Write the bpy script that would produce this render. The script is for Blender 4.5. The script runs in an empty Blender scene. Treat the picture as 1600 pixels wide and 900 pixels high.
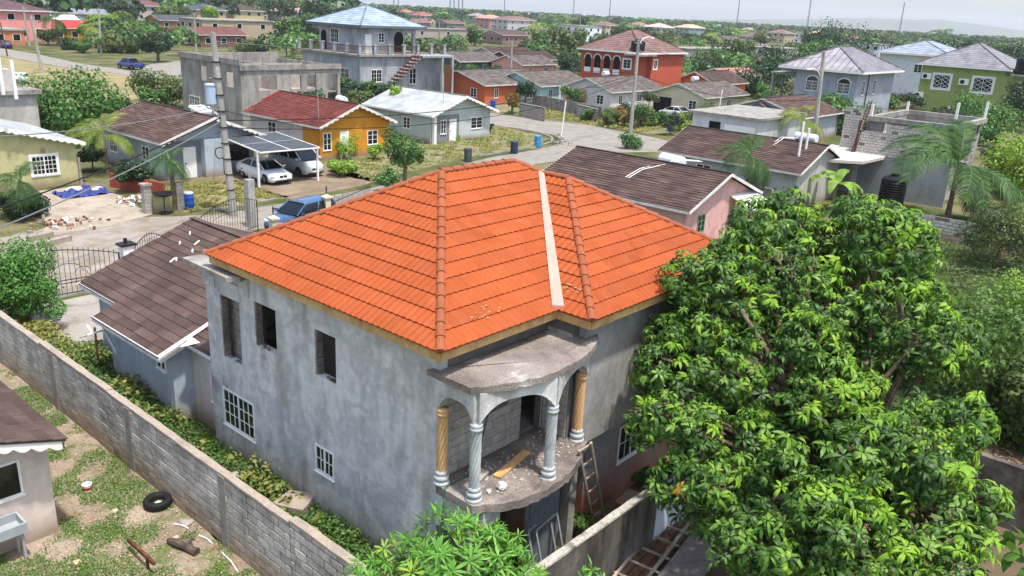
import bpy, math, random
import numpy as np
from math import radians, sin, cos, pi, sqrt, atan2
random.seed(7)
RNG = np.random.default_rng(11)
SC = bpy.context.scene
COL = SC.collection

# ------------------------------------------------------------------ camera
F_PX, PITCH, ROLL, CAM_H = 1298.184, radians(18.515), radians(2.959), 11.98
cam = bpy.data.cameras.new('camera')
cam.sensor_width = 36.0
cam.lens = F_PX / 1600 * 36.0
cam.clip_start, cam.clip_end = 0.1, 60000
camera = bpy.data.objects.new('camera', cam)
COL.objects.link(camera)
camera.rotation_mode = 'XYZ'
from mathutils import Matrix, Vector
_R = Matrix.Rotation(radians(90) - PITCH, 4, 'X') @ Matrix.Rotation(ROLL, 4, 'Z')
camera.matrix_world = Matrix.Translation((0, 0, CAM_H)) @ _R
SC.camera = camera

# the street grid: a runs along the front of the orange roofed house, b goes back from it
YAW = radians(49.447)
OX, OY = -1.261, 14.126
VA = (cos(YAW), sin(YAW)); UA = (-sin(YAW), cos(YAW))

# ------------------------------------------------------------------ sky, sun, exposure
SUN_EL = radians(71)
_az = YAW - radians(90) + radians(-10)     # the sun stands behind the camera to its right
sun_dir = Vector((cos(_az) * cos(SUN_EL), sin(_az) * cos(SUN_EL), sin(SUN_EL)))
world = bpy.data.worlds.new('World'); SC.world = world; world.use_nodes = True
nt = world.node_tree; nt.nodes.clear()
sky = nt.nodes.new('ShaderNodeTexSky'); sky.sky_type = 'NISHITA'; sky.sun_disc = False
sky.sun_elevation = SUN_EL; sky.sun_rotation = atan2(sun_dir.x, sun_dir.y)
sky.altitude = 0; sky.air_density = 1.0; sky.dust_density = 2.5; sky.ozone_density = 1.5
bg = nt.nodes.new('ShaderNodeBackground'); bg.inputs[1].default_value = 0.15
wo = nt.nodes.new('ShaderNodeOutputWorld')
hs_ = nt.nodes.new('ShaderNodeHueSaturation'); hs_.inputs['Saturation'].default_value = .9; hs_.inputs['Value'].default_value = 1.0   # thin white haze over the whole sky
nt.links.new(sky.outputs[0], hs_.inputs['Color']); nt.links.new(hs_.outputs[0], bg.inputs[0]); nt.links.new(bg.outputs[0], wo.inputs[0])
sl = bpy.data.lights.new('sun', 'SUN'); sl.energy = 2.9; sl.angle = radians(2.5); sl.color = (1.0, 0.96, 0.91)
so = bpy.data.objects.new('sun', sl); COL.objects.link(so)
so.rotation_euler = sun_dir.to_track_quat('Z', 'Y').to_euler(); so.location = (0, 0, 60)
SC.view_settings.view_transform = 'Standard'; SC.view_settings.look = 'None'
SC.view_settings.exposure = 1.0; SC.view_settings.gamma = 1.0
SC.cycles.max_bounces = 6; SC.cycles.diffuse_bounces = 3; SC.cycles.glossy_bounces = 2
SC.cycles.transmission_bounces = 4; SC.cycles.transparent_max_bounces = 4; SC.cycles.volume_bounces = 0

# ------------------------------------------------------------------ surveying: where a point seen in the photo stands on the ground
_cr, _sr, _cp, _sp = cos(ROLL), sin(ROLL), cos(PITCH), sin(PITCH)
def _ray(px, py):
    A = (px - 800) / F_PX; B = (450 - py) / F_PX
    u = A * _cr - B * _sr; v = A * _sr + B * _cr
    return (u, _cp + v * _sp, -_sp + v * _cp)
def at(px, py, z=0.0):
    d = _ray(px, py); t = (z - CAM_H) / d[2]
    x, y = d[0] * t - OX, d[1] * t - OY
    return (x * VA[0] + y * VA[1], x * UA[0] + y * UA[1])
def W(a, b, z=0.0):
    return (OX + a * VA[0] + b * UA[0], OY + a * VA[1] + b * UA[1], z)
def dist(a, b):
    p = W(a, b); return sqrt(p[0] ** 2 + p[1] ** 2)
def height_at(ab_, px, py):
    d = _ray(px, py); return CAM_H + d[2] / sqrt(d[0] ** 2 + d[1] ** 2) * dist(*ab_)
def seen(a, b, z):
    p = W(a, b, z); d = p[1] * _cp - (p[2] - CAM_H) * _sp; up = p[1] * _sp + (p[2] - CAM_H) * _cp
    u, v = p[0] / d, up / d
    return (800 + F_PX * (u * _cr + v * _sr), 450 - F_PX * (v * _cr - u * _sr), d)

# ------------------------------------------------------------------ materials
def lin(c):
    if isinstance(c, str):
        c = c.lstrip('#'); c = [int(c[i:i + 2], 16) / 255 for i in (0, 2, 4)]
        return tuple((x / 12.92 if x <= .04045 else ((x + .055) / 1.055) ** 2.4) for x in c)
    return tuple(c)
MATS = {}
def nodes_of(name):
    m = bpy.data.materials.new(name); m.use_nodes = True; t = m.node_tree
    return m, t, t.nodes, t.links, t.nodes['Principled BSDF']
def ramp(N, cols):
    r = N.new('ShaderNodeValToRGB'); e = r.color_ramp.elements
    n = len(cols); cols = [c if isinstance(c, tuple) and len(c) == 2 and not isinstance(c[0], (int, float)) else c for c in cols]
    stops = []
    for i, c in enumerate(cols):
        if isinstance(c, list): stops.append((c[0], lin(c[1])))
        else: stops.append((.3 + .4 * i / max(1, n - 1), lin(c)))
    while len(e) < len(stops): e.new(.5)
    for el, (p, c) in zip(e, stops): el.position = p; el.color = (*c, 1)
    return r
def M(name, cols, scale=3.0, rough=.85, grain=.25, gscale=40, bump=.3, bscale=None, rand=0.0, streak=None, splash=None, metal=0.0, stretch=None, detail=6, bdist=.02, spec=.3, coat=0):
    """noise coloured surface; grain = fine mottling, streak = (colour, amount) rain marks running down, splash = (colour, height) dirt thrown up from the ground"""
    if name in MATS: return MATS[name]
    m, t, N, L, p = nodes_of(name)
    geo = N.new('ShaderNodeNewGeometry')
    src = geo.outputs['Position']
    def noise(sc, vec=None, det=detail, rough_=.6):
        n = N.new('ShaderNodeTexNoise'); n.inputs['Scale'].default_value = sc; n.inputs['Detail'].default_value = det; n.inputs['Roughness'].default_value = rough_
        L.new(vec or src, n.inputs['Vector']); return n.outputs[0]
    def mapped(s, vec=None):
        mp = N.new('ShaderNodeMapping'); mp.inputs['Scale'].default_value = s; L.new(vec or src, mp.inputs[0]); return mp.outputs[0]
    vec = mapped(stretch) if stretch else src
    if len(cols) == 1:
        rgb = N.new('ShaderNodeRGB'); rgb.outputs[0].default_value = (*lin(cols[0]), 1); c = rgb.outputs[0]
    else:
        r = ramp(N, cols); L.new(noise(scale, vec), r.inputs[0]); c = r.outputs[0]
    if grain:
        g = N.new('ShaderNodeMapRange'); g.inputs[1].default_value = .3; g.inputs[2].default_value = .7; g.inputs[3].default_value = 1 - grain; g.inputs[4].default_value = 1 + grain
        L.new(noise(gscale), g.inputs[0])
        mx = N.new('ShaderNodeMix'); mx.data_type = 'RGBA'; mx.blend_type = 'MULTIPLY'; mx.inputs[0].default_value = 1
        L.new(c, mx.inputs[6]); L.new(g.outputs[0], mx.inputs[7]); c = mx.outputs[2]
    if streak:
        s = noise(1.0, mapped((1.5, 1.5, .32)), 9)
        r2 = N.new('ShaderNodeMapRange'); r2.inputs[1].default_value = .47; r2.inputs[2].default_value = .75; r2.inputs[3].default_value = 0; r2.inputs[4].default_value = streak[1]
        L.new(s, r2.inputs[0])
        mx = N.new('ShaderNodeMix'); mx.data_type = 'RGBA'; L.new(r2.outputs[0], mx.inputs[0]); L.new(c, mx.inputs[6]); mx.inputs[7].default_value = (*lin(streak[0]), 1); c = mx.outputs[2]
    if splash:
        sx = N.new('ShaderNodeSeparateXYZ'); L.new(src, sx.inputs[0])
        ad = N.new('ShaderNodeMath'); ad.operation = 'MULTIPLY_ADD'; L.new(noise(1.6), ad.inputs[0]); ad.inputs[1].default_value = -splash[1]; L.new(sx.outputs[2], ad.inputs[2])
        r2 = N.new('ShaderNodeMapRange'); r2.inputs[1].default_value = -splash[1] * .3; r2.inputs[2].default_value = splash[1] * .7; r2.inputs[3].default_value = .85; r2.inputs[4].default_value = 0
        L.new(ad.outputs[0], r2.inputs[0])
        mx = N.new('ShaderNodeMix'); mx.data_type = 'RGBA'; L.new(r2.outputs[0], mx.inputs[0]); L.new(c, mx.inputs[6]); mx.inputs[7].default_value = (*lin(splash[0]), 1); c = mx.outputs[2]
    if rand:
        oi = N.new('ShaderNodeObjectInfo'); r3 = N.new('ShaderNodeMapRange'); r3.inputs[3].default_value = 1 - rand; r3.inputs[4].default_value = 1 + rand
        L.new(oi.outputs['Random'], r3.inputs[0])
        mx = N.new('ShaderNodeMix'); mx.data_type = 'RGBA'; mx.blend_type = 'MULTIPLY'; mx.inputs[0].default_value = 1
        L.new(c, mx.inputs[6]); L.new(r3.outputs[0], mx.inputs[7]); c = mx.outputs[2]
    L.new(c, p.inputs['Base Color'])
    p.inputs['Roughness'].default_value = rough; p.inputs['Metallic'].default_value = metal
    p.inputs['Specular IOR Level'].default_value = spec
    if coat: p.inputs['Coat Weight'].default_value = coat; p.inputs['Coat Roughness'].default_value = .08
    if bump:
        b = N.new('ShaderNodeBump'); b.inputs['Strength'].default_value = bump; b.inputs['Distance'].default_value = bdist
        L.new(noise(bscale or gscale), b.inputs['Height']); L.new(b.outputs[0], p.inputs['Normal'])
    MATS[name] = m; return m
def M_leaf(name, cols, rough=.45, trans=.3, spec=.5):
    if name in MATS: return MATS[name]
    m, t, N, L, p = nodes_of(name)
    at_ = N.new('ShaderNodeAttribute'); at_.attribute_name = 'tint'
    oi = N.new('ShaderNodeObjectInfo')
    ad = N.new('ShaderNodeMath'); ad.operation = 'MULTIPLY_ADD'; L.new(oi.outputs['Random'], ad.inputs[0]); ad.inputs[1].default_value = .25; L.new(at_.outputs['Fac'], ad.inputs[2])
    fr = N.new('ShaderNodeMath'); fr.operation = 'FRACT'; L.new(ad.outputs[0], fr.inputs[0])
    n = len(cols); r = ramp(N, [[i / max(1, n - 1), c] for i, c in enumerate(cols)]); L.new(fr.outputs[0], r.inputs[0])
    p.inputs['Roughness'].default_value = rough; p.inputs['Specular IOR Level'].default_value = spec
    L.new(r.outputs[0], p.inputs['Base Color'])
    tr = N.new('ShaderNodeBsdfTranslucent'); 
    hs = N.new('ShaderNodeHueSaturation'); hs.inputs['Hue'].default_value = .485; hs.inputs['Value'].default_value = 1.5; L.new(r.outputs[0], hs.inputs['Color']); L.new(hs.outputs[0], tr.inputs[0])
    mx = N.new('ShaderNodeMixShader'); mx.inputs[0].default_value = trans
    L.new(p.outputs[0], mx.inputs[1]); L.new(tr.outputs[0], mx.inputs[2]); L.new(mx.outputs[0], N['Material Output'].inputs[0])
    MATS[name] = m; return m
def M_boards(name, c1, c2, bw, bh, bleach=None, amount=.5, rough=.9, rand=0.0, grime=None):
    """roofing laid in courses; UV is in metres along the eave and up the slope"""
    if name in MATS: return MATS[name]
    m, t, N, L, p = nodes_of(name)
    uv = N.new('ShaderNodeUVMap')
    br = N.new('ShaderNodeTexBrick'); br.inputs['Scale'].default_value = 1; br.inputs['Brick Width'].default_value = bw; br.inputs['Row Height'].default_value = bh
    br.inputs['Mortar Size'].default_value = .008; br.inputs['Color1'].default_value = (*lin(c1), 1); br.inputs['Color2'].default_value = (*lin(c2), 1)
    br.inputs['Mortar'].default_value = (*[x * .5 for x in lin(c1)], 1); br.offset = .37
    L.new(uv.outputs[0], br.inputs['Vector']); c = br.outputs[0]
    mp = N.new('ShaderNodeMapping'); mp.inputs['Scale'].default_value = (.8, 6, 1); L.new(uv.outputs[0], mp.inputs[0])
    if bleach:
        n = N.new('ShaderNodeTexNoise'); n.inputs['Scale'].default_value = 1; n.inputs['Detail'].default_value = 6; L.new(mp.outputs[0], n.inputs['Vector'])
        r2 = N.new('ShaderNodeMapRange'); r2.inputs[1].default_value = .47; r2.inputs[2].default_value = .68; r2.inputs[3].default_value = 0; r2.inputs[4].default_value = amount; L.new(n.outputs[0], r2.inputs[0])
        mx = N.new('ShaderNodeMix'); mx.data_type = 'RGBA'; L.new(r2.outputs[0], mx.inputs[0]); L.new(c, mx.inputs[6]); mx.inputs[7].default_value = (*lin(bleach), 1); c = mx.outputs[2]
    geo = N.new('ShaderNodeNewGeometry')
    n2 = N.new('ShaderNodeTexNoise'); n2.inputs['Scale'].default_value = .9; n2.inputs['Detail'].default_value = 8; L.new(geo.outputs['Position'], n2.inputs['Vector'])
    r4 = N.new('ShaderNodeMapRange'); r4.inputs[1].default_value = .3; r4.inputs[2].default_value = .7; r4.inputs[3].default_value = .72; r4.inputs[4].default_value = 1.25; L.new(n2.outputs[0], r4.inputs[0])
    mx = N.new('ShaderNodeMix'); mx.data_type = 'RGBA'; mx.blend_type = 'MULTIPLY'; mx.inputs[0].default_value = 1; L.new(c, mx.inputs[6]); L.new(r4.outputs[0], mx.inputs[7]); c = mx.outputs[2]
    if rand:
        oi = N.new('ShaderNodeObjectInfo'); r3 = N.new('ShaderNodeMapRange'); r3.inputs[3].default_value = 1 - rand; r3.inputs[4].default_value = 1 + rand; L.new(oi.outputs['Random'], r3.inputs[0])
        mx = N.new('ShaderNodeMix'); mx.data_type = 'RGBA'; mx.blend_type = 'MULTIPLY'; mx.inputs[0].default_value = 1; L.new(c, mx.inputs[6]); L.new(r3.outputs[0], mx.inputs[7]); c = mx.outputs[2]
    L.new(c, p.inputs['Base Color']); p.inputs['Roughness'].default_value = rough; p.inputs['Specular IOR Level'].default_value = .25
    MATS[name] = m; return m
def paint(name, c, rough=.35, coat=.6, metal=0.0):
    return M(name, [c], rough=rough, grain=0, bump=0, coat=coat, metal=metal, spec=.5)
def wallpaint(c, dirty=.35):
    d = tuple(x * .8 for x in lin(c))
    return M('wall paint ' + c, [d, lin(c), lin(c), d], scale=.7, rough=.8, grain=.09, gscale=5, bump=.12, bscale=25, streak=('#5d5348', dirty), splash=('#8a7460', .5))

GLASS = M('window glass', ['#0b0f12'], rough=.08, grain=0, bump=0, spec=.6)
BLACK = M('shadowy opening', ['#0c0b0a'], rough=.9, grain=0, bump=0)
WHITE = M('white paint', ['#dedcd6', '#e6e4df'], rough=.5, grain=.05, bump=.05)
TRIM = M('weathered white trim', ['#cfcbc2', '#dfdcd6'], scale=2, rough=.6, grain=.1, gscale=12, bump=.05, streak=('#77695c', .5))
METAL_BLACK = M('black iron', ['#171514', '#2a2320'], rough=.6, grain=.1, bump=.1)
CONC = M('weathered concrete', ['#6e6a64', '#8f8a82', '#a39d94'], scale=1.2, grain=.22, gscale=14, bump=.4, bscale=20, streak=('#3b3733', .55))
POLE = M('pole concrete', ['#8d8a83', '#a9a59c'], scale=.9, grain=.15, gscale=9, bump=.25, streak=('#5b564e', .4))
RUST = M('rusty iron', ['#3a2318', '#5a3622', '#6f4a30'], scale=8, grain=.2, bump=.3)
WOOD = M('weathered timber', ['#8d7f70', '#aa9b8a', '#77695b'], scale=3, stretch=(3, 3, 10), grain=.25, gscale=20, bump=.3)
NEWWOOD = M('raw yellow timber', ['#b48d58', '#c5a06c', '#a77f4c'], scale=2.5, grain=.15, gscale=14, bump=.2, streak=('#7d5c38', .5))
BARK = M('tree bark', ['#4a3d31', '#6b5a48', '#80705c'], scale=6, grain=.3, gscale=25, bump=.6)
RUBBER = M('black rubber', ['#111111', '#1d1c1b'], grain=.1, rough=.75, bump=.1)
CHROME = M('bright metal', ['#b9bcc0'], rough=.25, metal=.9, grain=0, bump=0)

# ------------------------------------------------------------------ mesh building (coordinates in the street grid: a, b, z)
class MB:
    def __init__(s): s.v = []; s.f = []; s.uv = []; s.mi = []; s.cur = 0; s.hasuv = False
    def add(s, vs, fs, uvs=None):
        o = len(s.v); s.v.extend([tuple(map(float, p)) for p in vs])
        for i, f in enumerate(fs):
            s.f.append(tuple(o + k for k in f)); s.mi.append(s.cur)
            s.uv.append(uvs[i] if uvs else None)
        if uvs: s.hasuv = True
        return s
    def box(s, x0, x1, y0, y1, z0, z1):
        if x0 > x1: x0, x1 = x1, x0
        if y0 > y1: y0, y1 = y1, y0
        if z0 > z1: z0, z1 = z1, z0
        return s.add([(x0, y0, z0), (x1, y0, z0), (x1, y1, z0), (x0, y1, z0), (x0, y0, z1), (x1, y0, z1), (x1, y1, z1), (x0, y1, z1)],
              [(0, 3, 2, 1), (4, 5, 6, 7), (0, 1, 5, 4), (1, 2, 6, 5), (2, 3, 7, 6), (3, 0, 4, 7)])
    def obox(s, c, ax, ay, az):
        c, ax, ay, az = map(np.array, (c, ax, ay, az))
        vs = [c + sx * ax + sy * ay + sz * az for sz in (-1, 1) for sx, sy in ((-1, -1), (1, -1), (1, 1), (-1, 1))]
        return s.add(vs, [(0, 3, 2, 1), (4, 5, 6, 7), (0, 1, 5, 4), (1, 2, 6, 5), (2, 3, 7, 6), (3, 0, 4, 7)])
    def bar(s, p, q, w, h=None, up=(0, 0, 1)):
        p, q = np.array(p, float), np.array(q, float); d = q - p; l = np.linalg.norm(d)
        if l < 1e-6: return s
        d /= l; u = np.array(up, float)
        if abs(np.dot(u, d)) > .95: u = np.array((1., 0, 0))
        r = np.cross(d, u); r /= np.linalg.norm(r); u2 = np.cross(r, d)
        return s.obox((p + q) / 2, d * l / 2, r * w / 2, u2 * (h or w) / 2)
    def tube(s, path, rs, n=6, caps=True, ph=0):
        path = [np.array(p, float) for p in path]
        if not hasattr(rs, '__len__'): rs = [rs] * len(path)
        rings = []
        ref = None
        for i, p in enumerate(path):
            d = (path[min(i + 1, len(path) - 1)] - path[max(i - 1, 0)]); d = d / (np.linalg.norm(d) + 1e-9)
            if ref is None:
                ref = np.array((0, 0, 1.)) if abs(d[2]) < .9 else np.array((1., 0, 0))
            r = np.cross(d, ref); r /= np.linalg.norm(r) + 1e-9; u = np.cross(r, d); ref = u
            rings.append([p + rs[i] * (cos(2 * pi * k / n + ph) * r + sin(2 * pi * k / n + ph) * u) for k in range(n)])
        vs = [q for R in rings for q in R]; fs = []
        for i in range(len(path) - 1):
            for k in range(n):
                fs.append((i * n + k, i * n + (k + 1) % n, (i + 1) * n + (k + 1) % n, (i + 1) * n + k))
        if caps: fs.append(tuple(range(n))[::-1]); fs.append(tuple((len(path) - 1) * n + k for k in range(n)))
        return s.add(vs, fs)
    def lathe(s, prof, c, n=20, fn=None):
        vs = []; fs = []
        for (r, z) in prof:
            for k in range(n):
                rr = r if fn is None else fn(r, z, 2 * pi * k / n)
                vs.append((c[0] + rr * cos(2 * pi * k / n), c[1] + rr * sin(2 * pi * k / n), c[2] + z))
        for i in range(len(prof) - 1):
            for k in range(n):
                fs.append((i * n + k, i * n + (k + 1) % n, (i + 1) * n + (k + 1) % n, (i + 1) * n + k))
        fs.append(tuple(range(n))[::-1]); fs.append(tuple((len(prof) - 1) * n + k for k in range(n)))
        return s.add(vs, fs)
    def prism(s, poly, z0, z1):
        n = len(poly)
        area = sum(poly[i][0] * poly[(i + 1) % n][1] - poly[(i + 1) % n][0] * poly[i][1] for i in range(n))
        if area < 0: poly = poly[::-1]
        vs = [(x, y, z0) for x, y in poly] + [(x, y, z1) for x, y in poly]
        return s.add(vs, [tuple(range(n))[::-1], tuple(range(n, 2 * n))] + [(i, (i + 1) % n, n + (i + 1) % n, n + i) for i in range(n)])
    def poly(s, pts): return s.add(pts, [tuple(range(len(pts)))])
    def slab3(s, pts, th):
        """a polygon in space given thickness along its normal (downwards)"""
        p = [np.array(q, float) for q in pts]; nrm = np.cross(p[1] - p[0], p[2] - p[0]); nrm /= np.linalg.norm(nrm)
        if nrm[2] < 0: p = p[::-1]; nrm = -nrm
        n = len(p); vs = p + [q - nrm * th for q in p]
        return s.add(vs, [tuple(range(n)), tuple(range(n, 2 * n))[::-1]] + [(i, n + i, n + (i + 1) % n, (i + 1) % n) for i in range(n)])
    def mesh(s, name, mat, off=(0, 0, 0), smooth=False):
        me = bpy.data.meshes.new(name)
        me.from_pydata([(x - off[0], y - off[1], z - off[2]) for x, y, z in s.v], [], s.f)
        for m in (mat if isinstance(mat, (list, tuple)) else [mat]): me.materials.append(m)
        if any(s.mi): me.polygons.foreach_set('material_index', s.mi)
        if s.hasuv:
            ul = me.uv_layers.new(name='UVMap'); k = 0
            for f, u in zip(s.f, s.uv):
                for j in range(len(f)):
                    if u: ul.data[k].uv = u[j]
                    k += 1
        if smooth: me.polygons.foreach_set('use_smooth', [True] * len(me.polygons))
        me.update(); return me
BASE = {}
def _setup(o, label, cat, group, kind):
    if label: o['label'] = label
    if cat: o['category'] = cat
    if group: o['group'] = group
    if kind: o['kind'] = kind
def place(o, a, b, z=0, rot=0):
    o.location = W(a, b, z); o.rotation_euler = (0, 0, YAW + rot)
def thing(name, label, cat, a=0, b=0, z=0, rot=0, group=None, local=False):
    o = bpy.data.objects.new(name, None); o.empty_display_size = .2; COL.objects.link(o)
    place(o, a, b, z, rot); _setup(o, label, cat, group, None)
    BASE[o.name] = (0, 0, 0) if local else (a, b, z); return o
def part(mb, name, mat, parent, smooth=False, label=None, kind=None):
    off = BASE[parent.name]
    me = mb if isinstance(mb, bpy.types.Mesh) else mb.mesh(name, mat, off, smooth)
    o = bpy.data.objects.new(name, me); COL.objects.link(o); o.parent = parent; BASE[o.name] = off
    if label: o['label'] = label
    if kind: o['kind'] = kind
    return o
def single(mb, name, mat, label=None, cat=None, a=0, b=0, z=0, rot=0, group=None, kind=None, smooth=False, local=False):
    me = mb if isinstance(mb, bpy.types.Mesh) else mb.mesh(name, mat, (0, 0, 0) if local else (a, b, z), smooth)
    o = bpy.data.objects.new(name, me); COL.objects.link(o); place(o, a, b, z, rot); _setup(o, label, cat, group, kind); return o
def copy_tree(o, parent=None):
    c = o.copy(); COL.objects.link(c)
    if parent is not None: c.parent = parent
    BASE[c.name] = BASE.get(o.name, (0, 0, 0))
    for ch in list(o.children): copy_tree(ch, c)
    return c
def np_mesh(name, V, Fc, mats, tint=None, smooth=False, mi=None):
    """mesh from numpy arrays, every face with the same number of corners"""
    me = bpy.data.meshes.new(name); V = np.asarray(V, np.float32); Fc = np.asarray(Fc, np.int32); nf, k = Fc.shape
    me.vertices.add(len(V)); me.vertices.foreach_set('co', V.ravel())
    me.loops.add(nf * k); me.loops.foreach_set('vertex_index', Fc.ravel())
    me.polygons.add(nf); me.polygons.foreach_set('loop_start', np.arange(0, nf * k, k, dtype=np.int32)); me.polygons.foreach_set('loop_total', np.full(nf, k, np.int32))
    for m in mats: me.materials.append(m)
    if mi is not None: me.polygons.foreach_set('material_index', np.asarray(mi, np.int32))
    if smooth: me.polygons.foreach_set('use_smooth', np.ones(nf, bool))
    me.update(calc_edges=True)
    if tint is not None:
        at_ = me.attributes.new('tint', 'FLOAT', 'FACE'); at_.data.foreach_set('value', np.asarray(tint, np.float32))
    return me

# ================================================================== ground, roads
def ground_mat(name, cols, scale, patch=None, pcut=.5, fine=12, bump=.5, grain=.3, pwidth=.08, patch2=None):
    m, t, N, L, p = nodes_of(name)
    dull = lambda cs: [tuple(x * .56 for x in lin(c)) for c in cs] if cs else cs
    cols, patch = dull(cols), dull(patch)
    if patch2: patch2 = (dull(patch2[0]), patch2[1])
    geo = N.new('ShaderNodeNewGeometry')
    def noise(sc, det=8, off=0.0):
        n = N.new('ShaderNodeTexNoise'); n.inputs['Scale'].default_value = sc; n.inputs['Detail'].default_value = det; n.inputs['Roughness'].default_value = .65
        if off:
            mp = N.new('ShaderNodeMapping'); mp.inputs['Location'].default_value = (off, off * .7, 0); L.new(geo.outputs['Position'], mp.inputs[0]); L.new(mp.outputs[0], n.inputs['Vector'])
        else: L.new(geo.outputs['Position'], n.inputs['Vector'])
        return n.outputs[0]
    r = ramp(N, cols); L.new(noise(scale), r.inputs[0]); c = r.outputs[0]
    for i, (pt, cut) in enumerate([(patch, pcut)] + ([patch2] if patch2 else [])):
        if not pt: continue
        r2 = N.new('ShaderNodeMapRange'); r2.inputs[1].default_value = cut - pwidth; r2.inputs[2].default_value = cut + pwidth; L.new(noise(scale * (2.3 + i), 9, 31 + 17 * i), r2.inputs[0])
        rp = ramp(N, pt); L.new(noise(fine), rp.inputs[0])
        mx = N.new('ShaderNodeMix'); mx.data_type = 'RGBA'; L.new(r2.outputs[0], mx.inputs[0]); L.new(c, mx.inputs[6]); L.new(rp.outputs[0], mx.inputs[7]); c = mx.outputs[2]
    g = N.new('ShaderNodeMapRange'); g.inputs[1].default_value = .3; g.inputs[2].default_value = .7; g.inputs[3].default_value = 1 - grain; g.inputs[4].default_value = 1 + grain; L.new(noise(fine * 2.3), g.inputs[0])
    mx = N.new('ShaderNodeMix'); mx.data_type = 'RGBA'; mx.blend_type = 'MULTIPLY'; mx.inputs[0].default_value = 1; L.new(c, mx.inputs[6]); L.new(g.outputs[0], mx.inputs[7])
    L.new(mx.outputs[2], p.inputs['Base Color']); p.inputs['Roughness'].default_value = .95; p.inputs['Specular IOR Level'].default_value = .15
    b = N.new('ShaderNodeBump'); b.inputs['Strength'].default_value = bump; b.inputs['Distance'].default_value = .05; L.new(noise(fine), b.inputs['Height']); L.new(b.outputs[0], p.inputs['Normal'])
    return m
GRASS_A = ['#3a4a1c', '#55662a', '#6d7a3a']
SCRUB = ground_mat('scrubby ground', ['#56602f', '#77764a', '#8f8560', '#9c8c6e'], .12, ['#45582a', '#5d6a38'], .52, fine=3)
DIRTYARD = ground_mat('stony dirt with grass', ['#a18b76', '#b8a48e', '#cab8a4'], .6, ['#4c6a28', '#5d7a34', '#7d8a4c'], .56, fine=11, patch2=(['#8f7458', '#a38a6c'], .62))
DRYGRASS = ground_mat('dry grass', ['#a3936c', '#b6a67c', '#97905f'], .15, ['#7c8250', '#8a8a58'], .57, fine=3)
VERGE = ground_mat('rough grass', ['#72794c', '#8a8c5c', '#a09a74'], .25, ['#a8987a', '#b8a88c'], .52, fine=5, patch2=(['#5a6c36', '#687a42'], .58))
ROADM = ground_mat('worn pale asphalt', ['#9d978d', '#aea79c', '#b9b2a7'], .5, ['#8a847a', '#958e84'], .6, fine=14, grain=.12, bump=.2)
GRAVEL = ground_mat('gravel and marl', ['#a9a196', '#b8b0a4', '#c3baae'], .4, ['#9d8d78', '#b09e88'], .52, fine=16, grain=.28)
DRIVE = ground_mat('dusty concrete drive', ['#b7a894', '#c9bba8', '#d2c6b5'], .5, ['#a39178', '#b3a188'], .58, fine=9, grain=.12)
APRON = ground_mat('old concrete slab', ['#aca598', '#bdb6aa', '#cac4b8'], .5, ['#8d867a', '#9b9488'], .58, fine=8, grain=.14)
REDDIRT = ground_mat('red dirt with rubble', ['#7c6250', '#94755d', '#a58a72'], .8, ['#6c7440', '#55682c'], .6, fine=12)
SHADESOIL = ground_mat('leaf littered soil', ['#6b5a49', '#7f6c58', '#937e68'], .9, ['#5a6a30', '#47601f'], .58, fine=12)

S = 9000.0
mb = MB(); mb.add([(-2600, -200, 0), (2600, -200, 0), (2600, 2200, 0), (-2600, 2200, 0)], [(0, 1, 2, 3)])
g = bpy.data.objects.new('ground', mb.mesh('ground', SCRUB)); COL.objects.link(g); g['kind'] = 'structure'
SEA = M('hazy sea', ['#6f8f9c', '#7d9aa6'], scale=.002, rough=.35, grain=0, bump=0)
mb = MB(); mb.add([(-9000, 2200, -.6), (9000, 2200, -.6), (9000, 9000, -.6), (-9000, 9000, -.6)], [(0, 1, 2, 3)])
g = bpy.data.objects.new('sea', mb.mesh('sea', SEA)); COL.objects.link(g); g['kind'] = 'structure'
def sheet(name, pts, mat, layer=1):
    z = .004 * layer
    # ragged edge so that the surfaces meet unevenly
    out = []
    n = len(pts)
    for i in range(n):
        p, q = np.array(pts[i], float), np.array(pts[(i + 1) % n], float); l = np.linalg.norm(q - p); k = max(1, int(l / .8))
        d = (q - p) / max(l, 1e-6); nr = np.array((-d[1], d[0]))
        for j in range(k):
            w = 0 if j == 0 else random.uniform(-.16, .16)
            out.append(tuple(p + (q - p) * j / k + nr * w))
    m = MB(); m.poly([(x, y, z) for x, y in out])
    return single(m, name, mat, kind='structure')
sheet('yard_ground', [(-1.7, 24.5), (-9, 24.5), (-14, 2), (-12, -3), (-1.7, -3)], DIRTYARD, 1)
sheet('house_plot', [(-1.65, 24.2), (-1.65, -2.1), (13.5, -2.1), (13.5, 24.2)], ground_mat('weedy soil', ['#5d5a36', '#766a46', '#8c7757'], .6, ['#4c5e22', '#627230'], .47, fine=9), 1)
sheet('red_soil', [(3.9, -2.0), (3.9, 1.5), (13, .8), (13, -2.0)], REDDIRT, 2)
sheet('shaded_yard', [(-1.7, -2.2), (-3, -9), (16, -14), (24, -9), (14, -2.2)], SHADESOIL, 1)
sheet('bush_ground', [(14, -2), (24, -9), (43.7, -9), (43.7, 5), (20, 5)], ground_mat('low scrub', ['#4c5a28', '#63703a', '#858055'], .5, ['#3c5420', '#51662a'], .48, fine=7), 1)
sheet('concrete_apron', [(-.4, 18.2), (.2, 24.0), (7.5, 24.0), (7.5, 17.9), (2.0, 17.9)], APRON, 2)
roadA_far = [(-40, 35), (-5, 33.4), (4, 33.0), (12, 32.8), (20, 33.1), (26, 33.5), (31.7, 34.9), (41.4, 37.3), (49, 37.8), (54.5, 39.4)]
roadB_l = [(57.6, 43), (58.0, 48), (56.8, 52), (56, 62), (55.6, 90)]
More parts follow.
